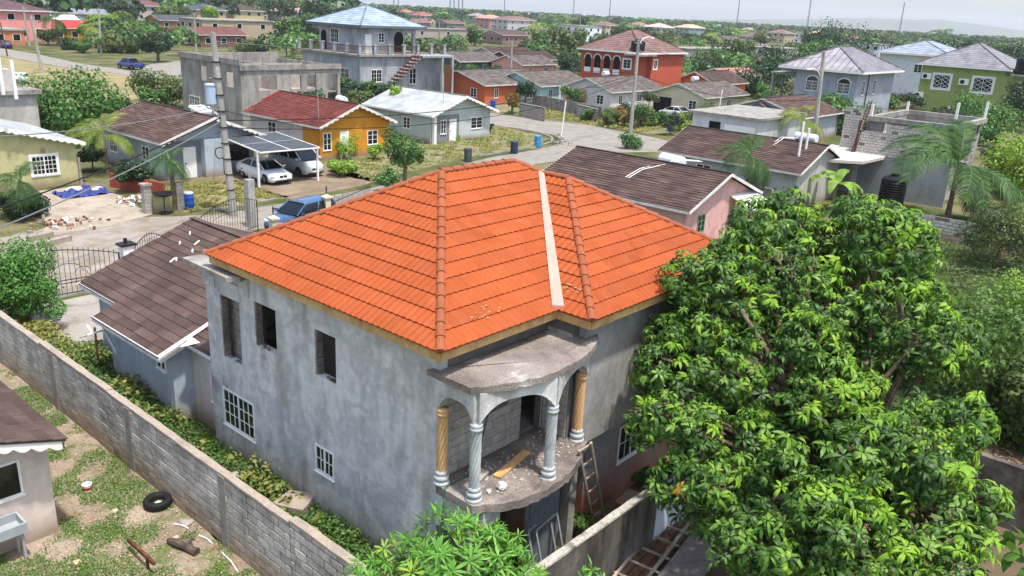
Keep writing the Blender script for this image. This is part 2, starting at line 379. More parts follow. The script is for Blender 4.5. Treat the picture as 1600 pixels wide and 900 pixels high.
roadB_r = [(64.5, 90), (64.5, 62), (66.0, 51), (67.2, 45.6), (66.2, 38), (64.5, 31), (63.6, 24)]
roadA_near = [(58.5, 24), (57.5, 31), (52.5, 33.6), (38, 32.6), (26, 29.4), (20, 28.9), (12, 28.7), (4, 28.9), (-5, 29.4), (-40, 31)]
sheet('road', roadA_far + roadB_l + roadB_r + roadA_near, ROADM, 3)
sheet('gravel_forecourt', [(-14, 29.2), (-14, 33.6), (2, 34.6), (9, 36), (11.6, 34.2), (15, 32.4), (14.5, 29.5)], GRAVEL, 4)
sheet('front_drive', [(-2.5, 24.2), (9.5, 24.2), (10.5, 29.6), (-2.5, 29.8)], GRAVEL, 2)
sheet('driveway', [(8.3, 44.5), (11.6, 44.5), (12.1, 40.5), (11.3, 35.0), (8.6, 34.0), (5.2, 34.2), (7.2, 38.6)], DRIVE, 5)
sheet('grass_verge', [(27.2, 35.2), (31.7, 36.4), (41.4, 38.8), (49, 39.3), (54.0, 41.2), (56.2, 44), (56.4, 50), (50, 54), (40, 54), (34, 43), (27, 40)], VERGE, 2)
sheet('front_garden', [(13.0, 34.4), (20, 34.4), (20, 41), (13, 41.5)], DRYGRASS, 2)
sheet('car_pad', [(19.6, 33.6), (28, 35.0), (28.5, 40), (29, 48.5), (19.9, 46), (19.6, 41)], ground_mat('trodden earth', ['#8f7a68', '#a28c78', '#b3a08b'], .5, ['#7d8248', '#8c8a54'], .6, fine=10), 2)
sheet('verge_right', [(67.5, 38), (68.5, 50), (66, 60), (70, 70), (78, 60), (80, 45), (76, 36)], VERGE, 2)
# the pale road across the top left and the dry field before it
sheet('far_road', [(49.5, 200), (50.8, 158), (49.6, 136), (51, 123), (53.6, 111), (60, 98), (54, 93), (46.9, 98.6), (47.2, 107), (47.7, 116), (44.5, 131), (43.5, 154), (38, 200)], ROADM, 3)
sheet('far_lane', [(51, 122), (60, 134), (69.7, 141), (84, 150), (86, 145), (66, 130), (54, 111)], ROADM, 2)
sheet('dry_field', [(46.8, 99), (47.5, 116), (44.2, 131), (43, 154), (20, 160), (16, 90), (34, 86)], DRYGRASS, 1)
# kerb along the grass by the junction
mb = MB(); kp = [(41.4, 38.2), (49, 38.6), (53.4, 39.9), (55.6, 41.7), (56.9, 44.2), (57.2, 48)]
for p, q in zip(kp, kp[1:]): mb.bar((*p, .06), (*q, .06), .16, .12)
single(mb, 'kerb', CONC, kind='structure')
mb = MB(); kp = [(14.2, 33.9), (17, 34.1), (19.0, 34.3)]
for p, q in zip(kp, kp[1:]): mb.bar((*p, .05), (*q, .05), .15, .1)
single(mb, 'kerb', CONC, kind='structure')
# the blue hills across the bay
def hill(name, pts, base, mat):
    # pts: (photo x, metres high) at a given range; the ridge has real depth
    vs = []; fs = []
    n = len(pts)
    for k, (off, f) in enumerate(((0, 0), (250, .55), (600, 1.0), (1500, .5), (2600, 0))):
        for i, (px, h) in enumerate(pts):
            ang = atan2((px - 800) / F_PX, 1.0); y = base + off; jit = RNG.normal(0, .05)
            vs.append((y * math.tan(ang) + (py_off if False else 0), y, max(-1, h * f * (1 + jit * (f < 1)))))
    for r in range(4):
        for i in range(n - 1): fs.append((r * n + i, r * n + i + 1, (r + 1) * n + i + 1, (r + 1) * n + i))
    me = bpy.data.meshes.new(name); me.from_pydata(vs, [], fs); me.materials.append(mat)
    me.polygons.foreach_set('use_smooth', [True] * len(fs))
    o = bpy.data.objects.new(name, me); COL.objects.link(o); o['kind'] = 'structure'; return o
HILL = M('wooded hillside', ['#2c3c26', '#3a4a2e', '#4a5236'], scale=.006, grain=.2, gscale=.03, bump=0)
hp = [(1010, 0), (1060, 8), (1120, 26), (1180, 42), (1240, 62), (1300, 84), (1330, 92), (1365, 88), (1390, 100), (1420, 97), (1470, 78), (1520, 56), (1560, 42), (1620, 32), (1720, 40), (1850, 60), (2000, 50), (2200, 0)]
hx = np.linspace(1010, 2200, 90); hy = np.interp(hx, [p[0] for p in hp], [p[1] for p in hp]) * (1 + RNG.normal(0, .03, 90))
hill('hills', list(zip(hx, hy)), 6200, HILL)

# ================================================================== the grey house with the orange roof
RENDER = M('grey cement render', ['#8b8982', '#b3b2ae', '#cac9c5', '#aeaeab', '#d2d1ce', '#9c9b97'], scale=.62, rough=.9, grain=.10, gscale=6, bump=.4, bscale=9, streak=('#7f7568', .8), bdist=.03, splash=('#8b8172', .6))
RENDER_SHADED = M('shade darkened render', ['#7d7b77', '#989692', '#aaa8a4'], scale=.6, rough=.92, grain=.15, gscale=8, bump=.35, bscale=9, streak=('#4d4a47', .6), splash=('#8e5433', 1.5))  # wall shade put into a darker render; the red soil splash is dirt
ROUGHCONC = M('rough stained concrete', ['#5b534d', '#776d65', '#978d84'], scale=1.3, rough=.95, grain=.35, gscale=30, bump=.9, bscale=28, bdist=.03)
ROUGHWHITE = M('rough concrete with lime wash', ['#5f564f', '#7d736b', '#8e857c', '#cdc8c0'], scale=.8, rough=.95, grain=.35, gscale=30, bump=.9, bscale=28, bdist=.03)
BLOCKM = M('concrete block', ['#8e877f', '#a09890', '#ada59c'], scale=2.2, rough=.95, grain=.22, gscale=18, bump=.5, bscale=25, rand=.12)
MORTAR = M('mortar', ['#5f5a54', '#716b64'], scale=4, rough=.95, grain=.2, bump=.4)
ORANGE = M('orange coated steel', ['#90451f', '#9a4e2a', '#944824', '#9d5230'], scale=.9, rough=.7, grain=.09, gscale=26, bump=.08, rand=.09, spec=.12)
ORANGE_CAP = M('faded orange cap', ['#884a2c', '#915235'], scale=2, rough=.7, grain=.1, bump=.05, rand=.08)
FLASH = M('pale pink flashing', ['#b58b7d', '#bd9688'], scale=2, rough=.5, grain=.05, bump=.05)
TANCOL = M('tan cast plaster', ['#b48a5c', '#c29a6c', '#b9946a'], scale=2, rough=.8, grain=.1, gscale=16, bump=.2)
GREYCOL = M('grey cast plaster', ['#8a8d8c', '#a3a6a5', '#b0b2b0'], scale=2, rough=.85, grain=.12, gscale=16, bump=.2)

house = thing('house', 'grey rendered two storey house under construction with a bright orange tile roof', 'house', 0, 0, 0)
ZE = 5.95
def wall_cells(mb, axis, p0, p1, u0, u1, z0, z1, holes):
    us = sorted({u0, u1, *[h[0] for h in holes], *[h[1] for h in holes]}); zs = sorted({z0, z1, *[h[2] for h in holes], *[h[3] for h in holes]})
    us = [u for u in us if u0 <= u <= u1]; zs = [z for z in zs if z0 <= z <= z1]
    for za, zb in zip(zs, zs[1:]):
        run = None
        for ua_, ub_ in list(zip(us, us[1:])) + [(None, None)]:
            solid = ua_ is not None and not any(h[0] <= ua_ + 1e-6 and h[1] >= ub_ - 1e-6 and h[2] <= za + 1e-6 and h[3] >= zb - 1e-6 for h in holes)
            if solid: run = [run[0], ub_] if run else [ua_, ub_]
            elif run:
                if axis == 'a': mb.box(p0, p1, run[0], run[1], za, zb)
                else: mb.box(run[0], run[1], p0, p1, za, zb)
                run = None
# left long wall: openings (b0,b1,z0,z1)
LH = [(7.6, 8.5, 3.0, 4.78), (6.0, 6.92, 3.82, 4.97), (3.7, 4.47, 3.85, 4.97), (7.17, 8.68, .99, 2.09), (3.84, 4.58, 1.32, 2.05)]
mb = MB(); wall_cells(mb, 'a', .41, .61, .41, 9.2, -.1, 5.74, LH); part(mb, 'side_wall', RENDER, house)
mb = MB(); wall_cells(mb, 'b', 9.0, 9.2, .612, 10.2, -.1, 5.74, []); part(mb, 'rear_wall', RENDER, house)
# front wall behind the balcony is bare block on the upper floor, render below
mb = MB(); wall_cells(mb, 'b', .41, .61, .612, 3.88, -.1, 2.72, [(1.4, 2.6, .8, 2.0)]); part(mb, 'lower_front_wall', RENDER_SHADED, house)
mb = MB(); wall_cells(mb, 'b', -.5, -.3, 3.9, 10.2, 2.62, 5.74, [(7.6, 8.9, 3.8, 4.9)]); part(mb, 'wing_wall', RENDER_SHADED, house)
mb = MB(); wall_cells(mb, 'b', -.08, .12, 5.1, 10.2, -.1, 2.615, [(6.3, 7.5, 1.05, 2.1)]); wall_cells(mb, 'a', 4.9, 5.1, -.08, 2.5, -.1, 2.615, []); part(mb, 'lower_wing_wall', RENDER_SHADED, house)
mb = MB(); wall_cells(mb, 'a', 10.2, 10.4, -.5, 9.2, -.1, 5.74, []); part(mb, 'far_wall', RENDER, house)
mb = MB(); mb.box(.612, 10.19, .612, 8.99, 2.66, 2.84); part(mb, 'upper_floor', ROUGHCONC, house)
mb = MB(); mb.box(.65, 10.15, .63, 8.95, 5.66, 5.73); mb.box(3.9, 10.15, -.28, .629, 5.66, 5.73); mb.box(5.2, 5.3, .62, 8.98, 2.85, 5.65); mb.box(.62, 5.19, 5.0, 5.1, 2.85, 5.65); part(mb, 'inner_walls', BLOCKM, house)

def block_face(mb_mortar, bricks, axis, p, u0, u1, z0, z1, holes, facing, bw=.4, bh=.2, depth=.05):
    """courses of hollow blocks standing proud of a mortar bed; returns block boxes as (u,z,w,h)"""
    out = []; r = 0; z = z0
    while z < z1 - .02:
        h = min(bh, z1 - z); u = u0 - (bw / 2 if r % 2 else 0)
        while u < u1 - .02:
            a_, b_ = max(u, u0), min(u + bw, u1)
            segs = [(a_, b_)]
            for hh in holes:
                if hh[2] < z + h - .02 and hh[3] > z + .02:
                    segs = [s2 for s_ in segs for s2 in ((s_[0], min(s_[1], hh[0])), (max(s_[0], hh[1]), s_[1])) if s2[1] - s2[0] > .05]
            for s_ in segs:
                if s_[1] - s_[0] > .05: out.append((s_[0], s_[1], z, z + h))
            u += bw
        z += bh; r += 1
    return out
BLOCKMESH = {}
def block_obj(parent, axis, p, u0, u1, z0, z1, facing, depth=.06, mat=None, name='block', joint=.012):
    """one block as an object of its own, sharing mesh data with blocks of the same size"""
    w, h = round(u1 - u0 - joint, 3), round(z1 - z0 - joint, 3)
    key = (axis, w, h, depth, facing, (mat or BLOCKM).name)
    if key not in BLOCKMESH:
        m = MB(); c = .008; d = depth
        # chamfered front
        def pt(u, z, q): return (q * facing, u, z) if axis == 'a' else (u, q * facing, z)
        vs = [pt(-w / 2, -h / 2, -d), pt(w / 2, -h / 2, -d), pt(w / 2, h / 2, -d), pt(-w / 2, h / 2, -d),
              pt(-w / 2, -h / 2, -c), pt(w / 2, -h / 2, -c), pt(w / 2, h / 2, -c), pt(-w / 2, h / 2, -c),
              pt(-w / 2 + c, -h / 2 + c, 0), pt(w / 2 - c, -h / 2 + c, 0), pt(w / 2 - c, h / 2 - c, 0), pt(-w / 2 + c, h / 2 - c, 0)]
        fs = [(8, 9, 10, 11)] + [(i, (i + 1) % 4, 4 + (i + 1) % 4, 4 + i) for i in range(4)] + [(4 + i, 4 + (i + 1) % 4, 8 + (i + 1) % 4, 8 + i) for i in range(4)]
        m.add(vs, fs); BLOCKMESH[key] = m.mesh(name, mat or BLOCKM)
    o = bpy.data.objects.new(name, BLOCKMESH[key]); COL.objects.link(o); o.parent = parent
    off = BASE[parent.name]; u = (u0 + u1) / 2; z = (z0 + z1) / 2; j = random.uniform(-.006, .006) * facing
    o.location = (p + j - off[0], u - off[1], z - off[2]) if axis == 'a' else (u - off[0], p + j - off[1], z - off[2])
    return o
# block wall of the balcony
bh_ = [(2.95, 3.66, 2.8, 5.0), (1.6, 2.5, 3.95, 4.75)]
mb = MB(); wall_cells(mb, 'b', .43, .61, .612, 3.88, 2.725, 5.74, bh_); bw_ = part(mb, 'balcony_wall', MORTAR, house)
for u0, u1, z0, z1 in block_face(None, None, 'b', .41, .615, 3.88, 2.85, 5.15, bh_, -1): block_obj(bw_, 'b', .415, u0, u1, z0, z1, -1)  # no blocks above the slab: bare dark mortar paints the eave shade
mb = MB(); wall_cells(mb, 'a', 3.7, 3.88, -.3, .428, 2.725, 5.74, []); bw2 = part(mb, 'balcony_wall', MORTAR, house)
for u0, u1, z0, z1 in block_face(None, None, 'a', 3.7, -.29, .40, 2.85, 5.4, [], -1): block_obj(bw2, 'a', 3.685, u0, u1, z0, z1, -1)
# rough reveals in the openings: block edges seen inside
mb = MB(); wall_cells(mb, 'a', .80, .98, 7.3, 8.95, 2.85, 5.6, []); bw3 = part(mb, 'recess_wall', MORTAR, house)
for u0, u1, z0, z1 in block_face(None, None, 'a', .78, 7.3, 8.95, 2.86, 5.2, [], -1): block_obj(bw3, 'a', .78, u0, u1, z0, z1, -1)
for (b0, b1, z0, z1) in LH[:3]:
    mb = MB()
    z = z0
    while z < z1 - .05:
        w = random.uniform(.03, .07); mb.box(.43, .60, b1 - w, b1 + .001, z + .01, min(z + .19, z1)); z += .2
    for k in range(9): mb.obox((random.uniform(.43, .58), random.uniform(b0 + .05, b1 - .05), z0 + .012), (.03, 0, 0), (0, .04, 0), (0, 0, .02))
    part(mb, 'window_opening', ROUGHCONC, house, kind='stuff')
# sash windows with white frames
def sash_window(parent, axis, p, u0, u1, z0, z1, nsash, nx, ny, facing, fw=.06, bw=.022, mat=None, deep=.03, name='window', arch=0):
    m = MB()
    def bx(ua, ub, za, zb, d0, d1):
        q0, q1 = p + facing * d0, p + facing * d1
        (m.box(q0, q1, ua, ub, za, zb) if axis == 'a' else m.box(ua, ub, q0, q1, za, zb))
    bx(u0, u1, z0, z0 + fw, -.02, deep); bx(u0, u1, z1 - fw, z1, -.02, deep); bx(u0, u0 + fw, z0 + fw, z1 - fw, -.02, deep); bx(u1 - fw, u1, z0 + fw, z1 - fw, -.02, deep)
    if deep > .02: bx(u0 - .02, u1 + .02, z0 - .03, z0 - .001, -.02, deep + .03)
    sw = (u1 - u0 - 2 * fw) / nsash
    for i in range(nsash):
        s0 = u0 + fw + i * sw; s1 = s0 + sw
        if i: bx(s0 - fw * .5, s0 + fw * .5, z0 + fw, z1 - fw, -.02, deep - .005)
        for k in range(1, nx): bx(s0 + sw * k / nx - bw / 2, s0 + sw * k / nx + bw / 2, z0 + fw, z1 - fw, -.02, deep - .012)
        for k in range(1, ny):
            zz = z0 + fw + (z1 - z0 - 2 * fw) * k / ny; bx(s0, s1, zz - bw / 2, zz + bw / 2, -.02, deep - .016)
    w = part(m, name, mat or WHITE, parent)
    g_ = MB(); q0, q1 = p - facing * .03, p + facing * max(.004, deep - .024)
    (g_.box(q0, q1, u0 + fw * .5, u1 - fw * .5, z0 + fw * .5, z1 - fw * .5) if axis == 'a' else g_.box(u0 + fw * .5, u1 - fw * .5, q0, q1, z0 + fw * .5, z1 - fw * .5))
    part(g_, 'pane', GLASS, w); return w
sash_window(house, 'a', .45, 7.17, 8.68, .99, 2.09, 2, 3, 3, -1, deep=.05)
sash_window(house, 'a', .45, 3.84, 4.58, 1.32, 2.05, 2, 2, 2, -1, deep=.05)
sash_window(house, 'b', -.06, 6.3, 7.5, 1.05, 2.1, 2, 2, 2, -1, deep=.05)
# corner slab over the end opening
mb = MB(); mb.prism([(-.12, 9.28), (-.16, 7.15), (.1, 6.95), (.405, 7.1), (.405, 9.28)], 5.5, 5.62); part(mb, 'corner_slab', CONC, house)
mb = MB(); mb.box(.34, .408, 7.5, 8.62, 4.78, 5.2); mb.box(.36, .408, 7.1, 7.5, 5.0, 5.5); mb.box(.30, .408, 8.55, 9.2, 4.9, 5.495); part(mb, 'lintel', RENDER, house)

# --- balcony
def arc_pts(pts, n=8):
    P = [np.array(p, float) for p in pts]; out = []
    for i in range(len(P) - 1):
        p0 = P[max(i - 1, 0)]; p1 = P[i]; p2 = P[i + 1]; p3 = P[min(i + 2, len(P) - 1)]
        for k in range(n):
            t = k / n; out.append(tuple(.5 * ((2 * p1) + (-p0 + p2) * t + (2 * p0 - 5 * p1 + 4 * p2 - p3) * t * t + (-p0 + 3 * p1 - 3 * p2 + p3) * t ** 3)))
    out.append(tuple(P[-1])); return out
cols_ab = [(.44, .33), (.47, -.55), (2.14, -1.07), (3.86, -.50)]
edge_top = [(.30, .66), (.31, -.52)] + arc_pts([(.31, -.52), (1.03, -.92), (1.75, -1.14), (2.55, -1.14), (3.35, -1.0), (4.04, -.72), (4.36, -.502)], 6)[1:]
def rough_slab(outline, closing, z0, z1, jit, name, mat, parent):
    P = [(x + random.gauss(0, jit), y + random.gauss(0, jit)) for x, y in outline] + closing
    m = MB(); n = len(P); ctr = np.mean(np.array(P), 0)
    vs = [(x, y, z0 + random.gauss(0, jit)) for x, y in P] + [(x, y, z1 + random.gauss(0, jit * .6)) for x, y in P]
    # inner rings for an uneven top
    ring = [(ctr[0] + (x - ctr[0]) * .8, ctr[1] + (y - ctr[1]) * .8, z1 + .015 + random.gauss(0, jit)) for x, y in P]
    vs += ring; vs.append((ctr[0], ctr[1], z1 + .03))
    c = 3 * n
    fs = [(i, (i + 1) % n, n + (i + 1) % n, n + i) for i in range(n)] + [(n + i, n + (i + 1) % n, 2 * n + (i + 1) % n, 2 * n + i) for i in range(n)] + [(2 * n + i, 2 * n + (i + 1) % n, c) for i in range(n)] + [tuple(range(n))[::-1]]
    m.add(vs, fs); return part(m, name, mat, parent)
rough_slab(edge_top, [(4.36, -.49), (3.87, -.49), (3.87, .405), (.412, .405), (.30, .9)][1:4], 5.16, 5.30, .012, 'balcony_roof', ROUGHWHITE, house)
edge_fl = [(.30, .35), (.30, -.72)] + arc_pts([(.30, -.72), (1.0, -1.16), (1.8, -1.32), (2.6, -1.26), (3.3, -1.05), (3.95, -.7), (4.1, -.502)], 6)[1:]
rough_slab(edge_fl, [(3.87, -.49), (3.87, .405), (.412, .405)], 2.66, 2.84, .02, 'balcony_floor', ROUGHCONC, house)
# light grey face under the corner of the floor
mb = MB(); mb.box(.33, .5, -.68, .405, 1.9, 2.65); mb.box(.501, 1.0, -.80, -.66, 2.25, 2.65); part(mb, 'floor_beam', RENDER, house)
# arched beam following the columns
def arch_beam(path_pts, z_spring, z_crown, z_top, th, name, mat):
    m = MB()
    for (p, q) in zip(path_pts, path_pts[1:]):
        p, q = np.array(p), np.array(q); d = q - p; l = np.linalg.norm(d); d /= l; nr = np.array((-d[1], d[0])) * th / 2; K = 14
        prev = None
        for k in range(K + 1):
            t = k / K; bulge = 0
            c = p + (q - p) * t; s_ = abs(2 * t - 1)
            zb = z_spring + (z_crown - z_spring) * (1 - s_ ** 3.2)
            cur = [(*(c - nr), zb), (*(c + nr), zb), (*(c + nr), z_top), (*(c - nr), z_top)]
            if prev:
                m.add(prev + cur, [(0, 1, 5, 4), (1, 2, 6, 5), (2, 3, 7, 6), (3, 0, 4, 7)])
            else: m.add(cur, [(0, 1, 2, 3)])
            prev = cur
        m.add(prev, [(3, 2, 1, 0)])
    return part(m, name, mat, house)
arch_beam([(.46, .40), (.47, -.55)], 4.5, 4.86, 5.155, .2, 'arch_beam', RENDER)
arch_beam([(.47, -.55), (1.3, -.93), (2.14, -1.07)][::2], 4.5, 4.92, 5.155, .2, 'arch_beam', RENDER)
arch_beam([(2.14, -1.07), (3.86, -.56)], 4.5, 4.92, 5.155, .2, 'arch_beam', RENDER)
def twisted_column(a, b, mat, basemat, name='column'):
    m = MB(); r0 = .095; n = 40; zs = np.linspace(.30, 1.52, 40); vs = []; fs = []
    for z in zs:
        for k in range(n):
            an = 2 * pi * k / n; rr = r0 + .03 * abs(sin(4 * (an - z * 3.0))) ** .8 - .012
            vs.append((a + rr * cos(an), b + rr * sin(an), 2.84 + z))
    for i in range(len(zs) - 1):
        for k in range(n): fs.append((i * n + k, i * n + (k + 1) % n, (i + 1) * n + (k + 1) % n, (i + 1) * n + k))
    m.add(vs, fs); sh = part(m, name, mat, house, smooth=False)
    m = MB(); m.lathe([(.17, 0), (.175, .03), (.16, .06), (.13, .075), (.145, .10), (.16, .13), (.155, .17), (.13, .19), (.12, .21), (.13, .225), (.135, .25), (.125, .28), (.1, .30)], (a, b, 2.84), 28); part(m, 'column_base', basemat, sh, smooth=True)
    m = MB(); m.lathe([(.1, 1.5), (.115, 1.52), (.13, 1.545), (.13, 1.575), (.11, 1.59), (.12, 1.62), (.125, 1.67)], (a, b, 2.84), 28); part(m, 'capital', mat, sh, smooth=True)
for (a, b), m_ in zip(cols_ab, (TANCOL, GREYCOL, GREYCOL, TANCOL)):
    twisted_column(a, b, m_, GREYCOL)
# pillar and sheeting under the balcony
mb = MB(); mb.box(3.7, 3.95, -.55, -.3, 0, 2.65); part(mb, 'pillar', CONC, house)
mb = MB(); mb.box(.45, .7, -.6, -.4, 0, 1.9); part(mb, 'pillar', RENDER_SHADED, house)
CORR = M('dull corrugated zinc', ['#6a7074', '#858b8f'], scale=2, rough=.5, metal=.4, grain=.1, streak=('#5a3a26', .6))
for k in range(7):
    mb = MB(); x = 1.9 + k * .17; mb.add([(x, -.72, .1), (x + .085, -.76, .1), (x + .17, -.72, .1), (x + .17, -.72, 2.6), (x + .085, -.76, 2.6), (x, -.72, 2.6)], [(0, 1, 4, 5), (1, 2, 3, 4)])
    part(mb, 'zinc_sheet', CORR, house)

# --- roof of pressed tile sheets
RZ = .549
class Face:
    def __init__(s, e0, es, et, T, rise, sl_, sr_): s.e0 = np.array(e0, float); s.es = np.array(es, float); s.et = np.array(et, float); s.T = T; s.rise = rise; s.sl = sl_; s.sr = sr_
    def pt(s, u, f, lift):
        # u along the eave, f = fraction up the slope
        horiz = s.e0 + s.es * u + s.et * (s.T * f); nz = np.array((-s.et[0] * s.rise, -s.et[1] * s.rise, s.T)); nz /= np.linalg.norm(nz)
        p = np.array((horiz[0], horiz[1], s.e0[2] + s.rise * f)); return p + nz * lift
WAVE = .175; NC = 12
def tile_sheets(face, parent):
    for c in range(NC):
        f0, f1 = c / NC, (c + 1) / NC
        umin = min(face.sl(f0), face.sl(f1)); umax = max(face.sr(f0), face.sr(f1))
        W7 = WAVE * 7; k0 = math.floor((umin - .6 * (c % 2)) / W7) - 1
        k = k0
        while k * W7 + .6 * (c % 2) < umax:
            ua_, ub_ = k * W7 + .6 * (c % 2), (k + 1) * W7 + .6 * (c % 2); k += 1
            if ub_ <= umin + .02 or ua_ >= umax - .02: continue
            m = MB(); ncol = 42; rows = []
            jit = random.uniform(-.002, .003)
            for (f, lf, amp) in ((f0 - .004 if c else -.012, -.006, .4), (f0 - .004 if c else -.012, .034 + jit, 1), (f0 + (f1 - f0) * .5, .024, 1), (f1, .008, .7)):
                ff = max(f, 0) if c else f
                lo, hi = face.sl(max(ff, 0)), face.sr(max(ff, 0)); row = []
                for j in range(ncol + 1):
                    u = min(max(ua_ + (ub_ - ua_) * j / ncol, lo), hi)
                    w = abs(sin(pi * u / WAVE)) ** 1.3
                    row.append(tuple(face.pt(u, ff, lf + amp * .030 * w)))
                rows.append(row)
            vs = [p for r in rows for p in r]; fs = []; n1 = ncol + 1
            for r in range(3):
                for j in range(ncol):
                    q = (r * n1 + j, r * n1 + j + 1, (r + 1) * n1 + j + 1, (r + 1) * n1 + j)
                    if np.linalg.norm(np.array(vs[q[0]]) - np.array(vs[q[1]])) + np.linalg.norm(np.array(vs[q[2]]) - np.array(vs[q[3]])) > .004: fs.append(q)
            if len(fs) < 4: continue
            m.add(vs, fs); part(m, 'tile_sheet', ORANGE, parent, smooth=False)
RR = 10.64; CB = 3.47; WB = -.914
zP = ZE + RZ * 4.1; zV = ZE + RZ * 3.585
P1, P2, PV, P3 = (3.92, 4.1, zP), (RR - 4.1, 4.1, zP), (7.055, 3.585, zV), (7.055, 2.671, zV)
mb = MB()
dz = .035
def lower(p): return (p[0], p[1], p[2] - dz)
Ae, Be, Ce, De, Ee, Fe = (0, 0, ZE), (0, 8.2, ZE), (CB, 0, ZE), (CB, WB, ZE), (RR, WB, ZE), (RR, 8.2, ZE)
for poly in ([Ae, P1, Be], [Ae, Ce, PV, P2, P1], [De, P3, PV, Ce], [De, Ee, P3], [Ee, Fe, P2, PV, P3], [Fe, Be, P1, P2]):
    mb.slab3([lower(p) for p in poly], .03)
roof = part(mb, 'roof', ORANGE, house)
tile_sheets(Face((0, 0, ZE), (0, 1, 0), (1, 0, 0), 3.92, zP - ZE, lambda f: 4.1 * f, lambda f: 8.2 - 4.1 * f), roof)
tile_sheets(Face((0, 0, ZE), (1, 0, 0), (0, 1, 0), 4.1, zP - ZE, lambda f: 3.92 * f, lambda f: CB + 4.1 * f if 4.1 * f <= 3.585 else 7.055 - (4.1 * f - 3.585)), roof)
tile_sheets(Face((CB, 0, ZE), (0, -1, 0), (1, 0, 0), 3.585, zV - ZE, lambda f: -3.585 * f, lambda f: .914 - 3.585 * f), roof)
tile_sheets(Face((CB, WB, ZE), (1, 0, 0), (0, 1, 0), 3.585, zV - ZE, lambda f: 3.585 * f, lambda f: 7.17 - 3.585 * f), roof)
def ridge_caps(p, q, parent, r=.088, seg=.36, over=.05):
    p, q = np.array(p, float), np.array(q, float); d = q - p; L_ = np.linalg.norm(d); d /= L_; n = int(L_ / seg)
    side = np.cross(d, (0, 0, 1.)); side /= np.linalg.norm(side); up = np.cross(side, d)
    for i in range(n):
        s0 = p + d * (L_ * i / n - over); s1 = p + d * (L_ * (i + 1) / n)
        m = MB(); K = 8; vs = []
        for (c, rr, lift) in ((s0, r * 1.08, .03), (s1, r * .95, .012)):
            for k in range(K + 1):
                a_ = pi * (k / K) * 1.1 - .05 * pi; vs.append(c + side * rr * cos(a_) + up * (rr * sin(a_) * .85 + lift))
        n1 = K + 1
        fs = [(k, k + 1, n1 + k + 1, n1 + k) for k in range(K)] + [tuple(range(n1))]
        m.add(vs, fs); part(m, 'ridge_cap', ORANGE_CAP, parent)
ridge_caps(Ae, P1, roof); ridge_caps(Be, P1, roof); ridge_caps(P1, P2, roof); ridge_caps(De, P3, roof); ridge_caps(Ee, P3, roof); ridge_caps(P3, PV, roof); ridge_caps(PV, P2, roof)
# valley flashing
m = MB(); c0, c1 = np.array(Ce), np.array(PV); lift = np.array((0, 0, .105))
s_ = np.array((.10, -.10, .0)); tilt = np.array((0, 0, .03))
m.add([c0 + s_ * .9 + lift - np.array((.05, .05, 0)), c0 - s_ * .9 + lift - np.array((.05, .05, 0)), c1 - s_ * .5 + lift, c1 + s_ * .5 + lift, c0 + s_ * .9 + lift * .3 - np.array((.05, .05, 0)), c0 - s_ * .9 + lift * .3 - np.array((.05, .05, 0)), c1 - s_ * .5 + lift * .3, c1 + s_ * .5 + lift * .3],
      [(0, 1, 2, 3), (0, 4, 5, 1), (1, 5, 6, 2), (3, 7, 4, 0)]); part(m, 'valley_flashing', FLASH, roof)
# fascia and soffit
def fascia(p, q):
    m = MB(); m.bar((p[0], p[1], 5.815), (q[0], q[1], 5.815), .035, .21); part(m, 'fascia_board', NEWWOOD, roof)
i = .04
for p, q in (((i, i), (i, 8.2)), ((i + .02, i), (CB + i - .02, i)), ((CB + i, i - .02), (CB + i, WB + i)), ((CB + i + .02, WB + i), (RR - i, WB + i)), ((RR - i, WB + i), (RR - i, 8.2)), ((RR - i, 8.18), (i, 8.18))): fascia(p, q)
mb = MB(); mb.poly([(.06, .06, 5.75), (CB + .06, .06, 5.75), (CB + .06, WB + .06, 5.75), (RR - .06, WB + .06, 5.75), (RR - .06, 8.15, 5.75), (.06, 8.15, 5.75)][::-1]); part(mb, 'soffit', NEWWOOD, roof)
# flecks of mortar left on the tiles
m = MB()
fr = Face((0, 0, ZE), (1, 0, 0), (0, 1, 0), 4.1, zP - ZE, None, None)
for k in range(14):
    p = fr.pt(1.15 + .5 * random.random() + .2 * (k % 3), .1 + random.gauss(0, .018), .05); m.obox(p, (.03 * random.random() + .01, 0, 0), (0, .015, .008), (0, -.004, .008))
fr2 = Face((CB, WB, ZE), (0, -1, 0), (1, 0, 0), 3.585, zV - ZE, None, None)
for k in range(9):
    p = np.array((CB + .45 + random.gauss(0, .08), random.uniform(-.45, .3), 0)); p[2] = ZE + RZ * (p[0] - CB) + .06; m.obox(p, (.012, 0, .006), (0, .04 * random.random() + .012, 0), (0, 0, .008))
part(m, 'mortar_flecks', M('pale mortar', ['#a8754f', '#b0835c'], grain=.1), roof, kind='stuff')

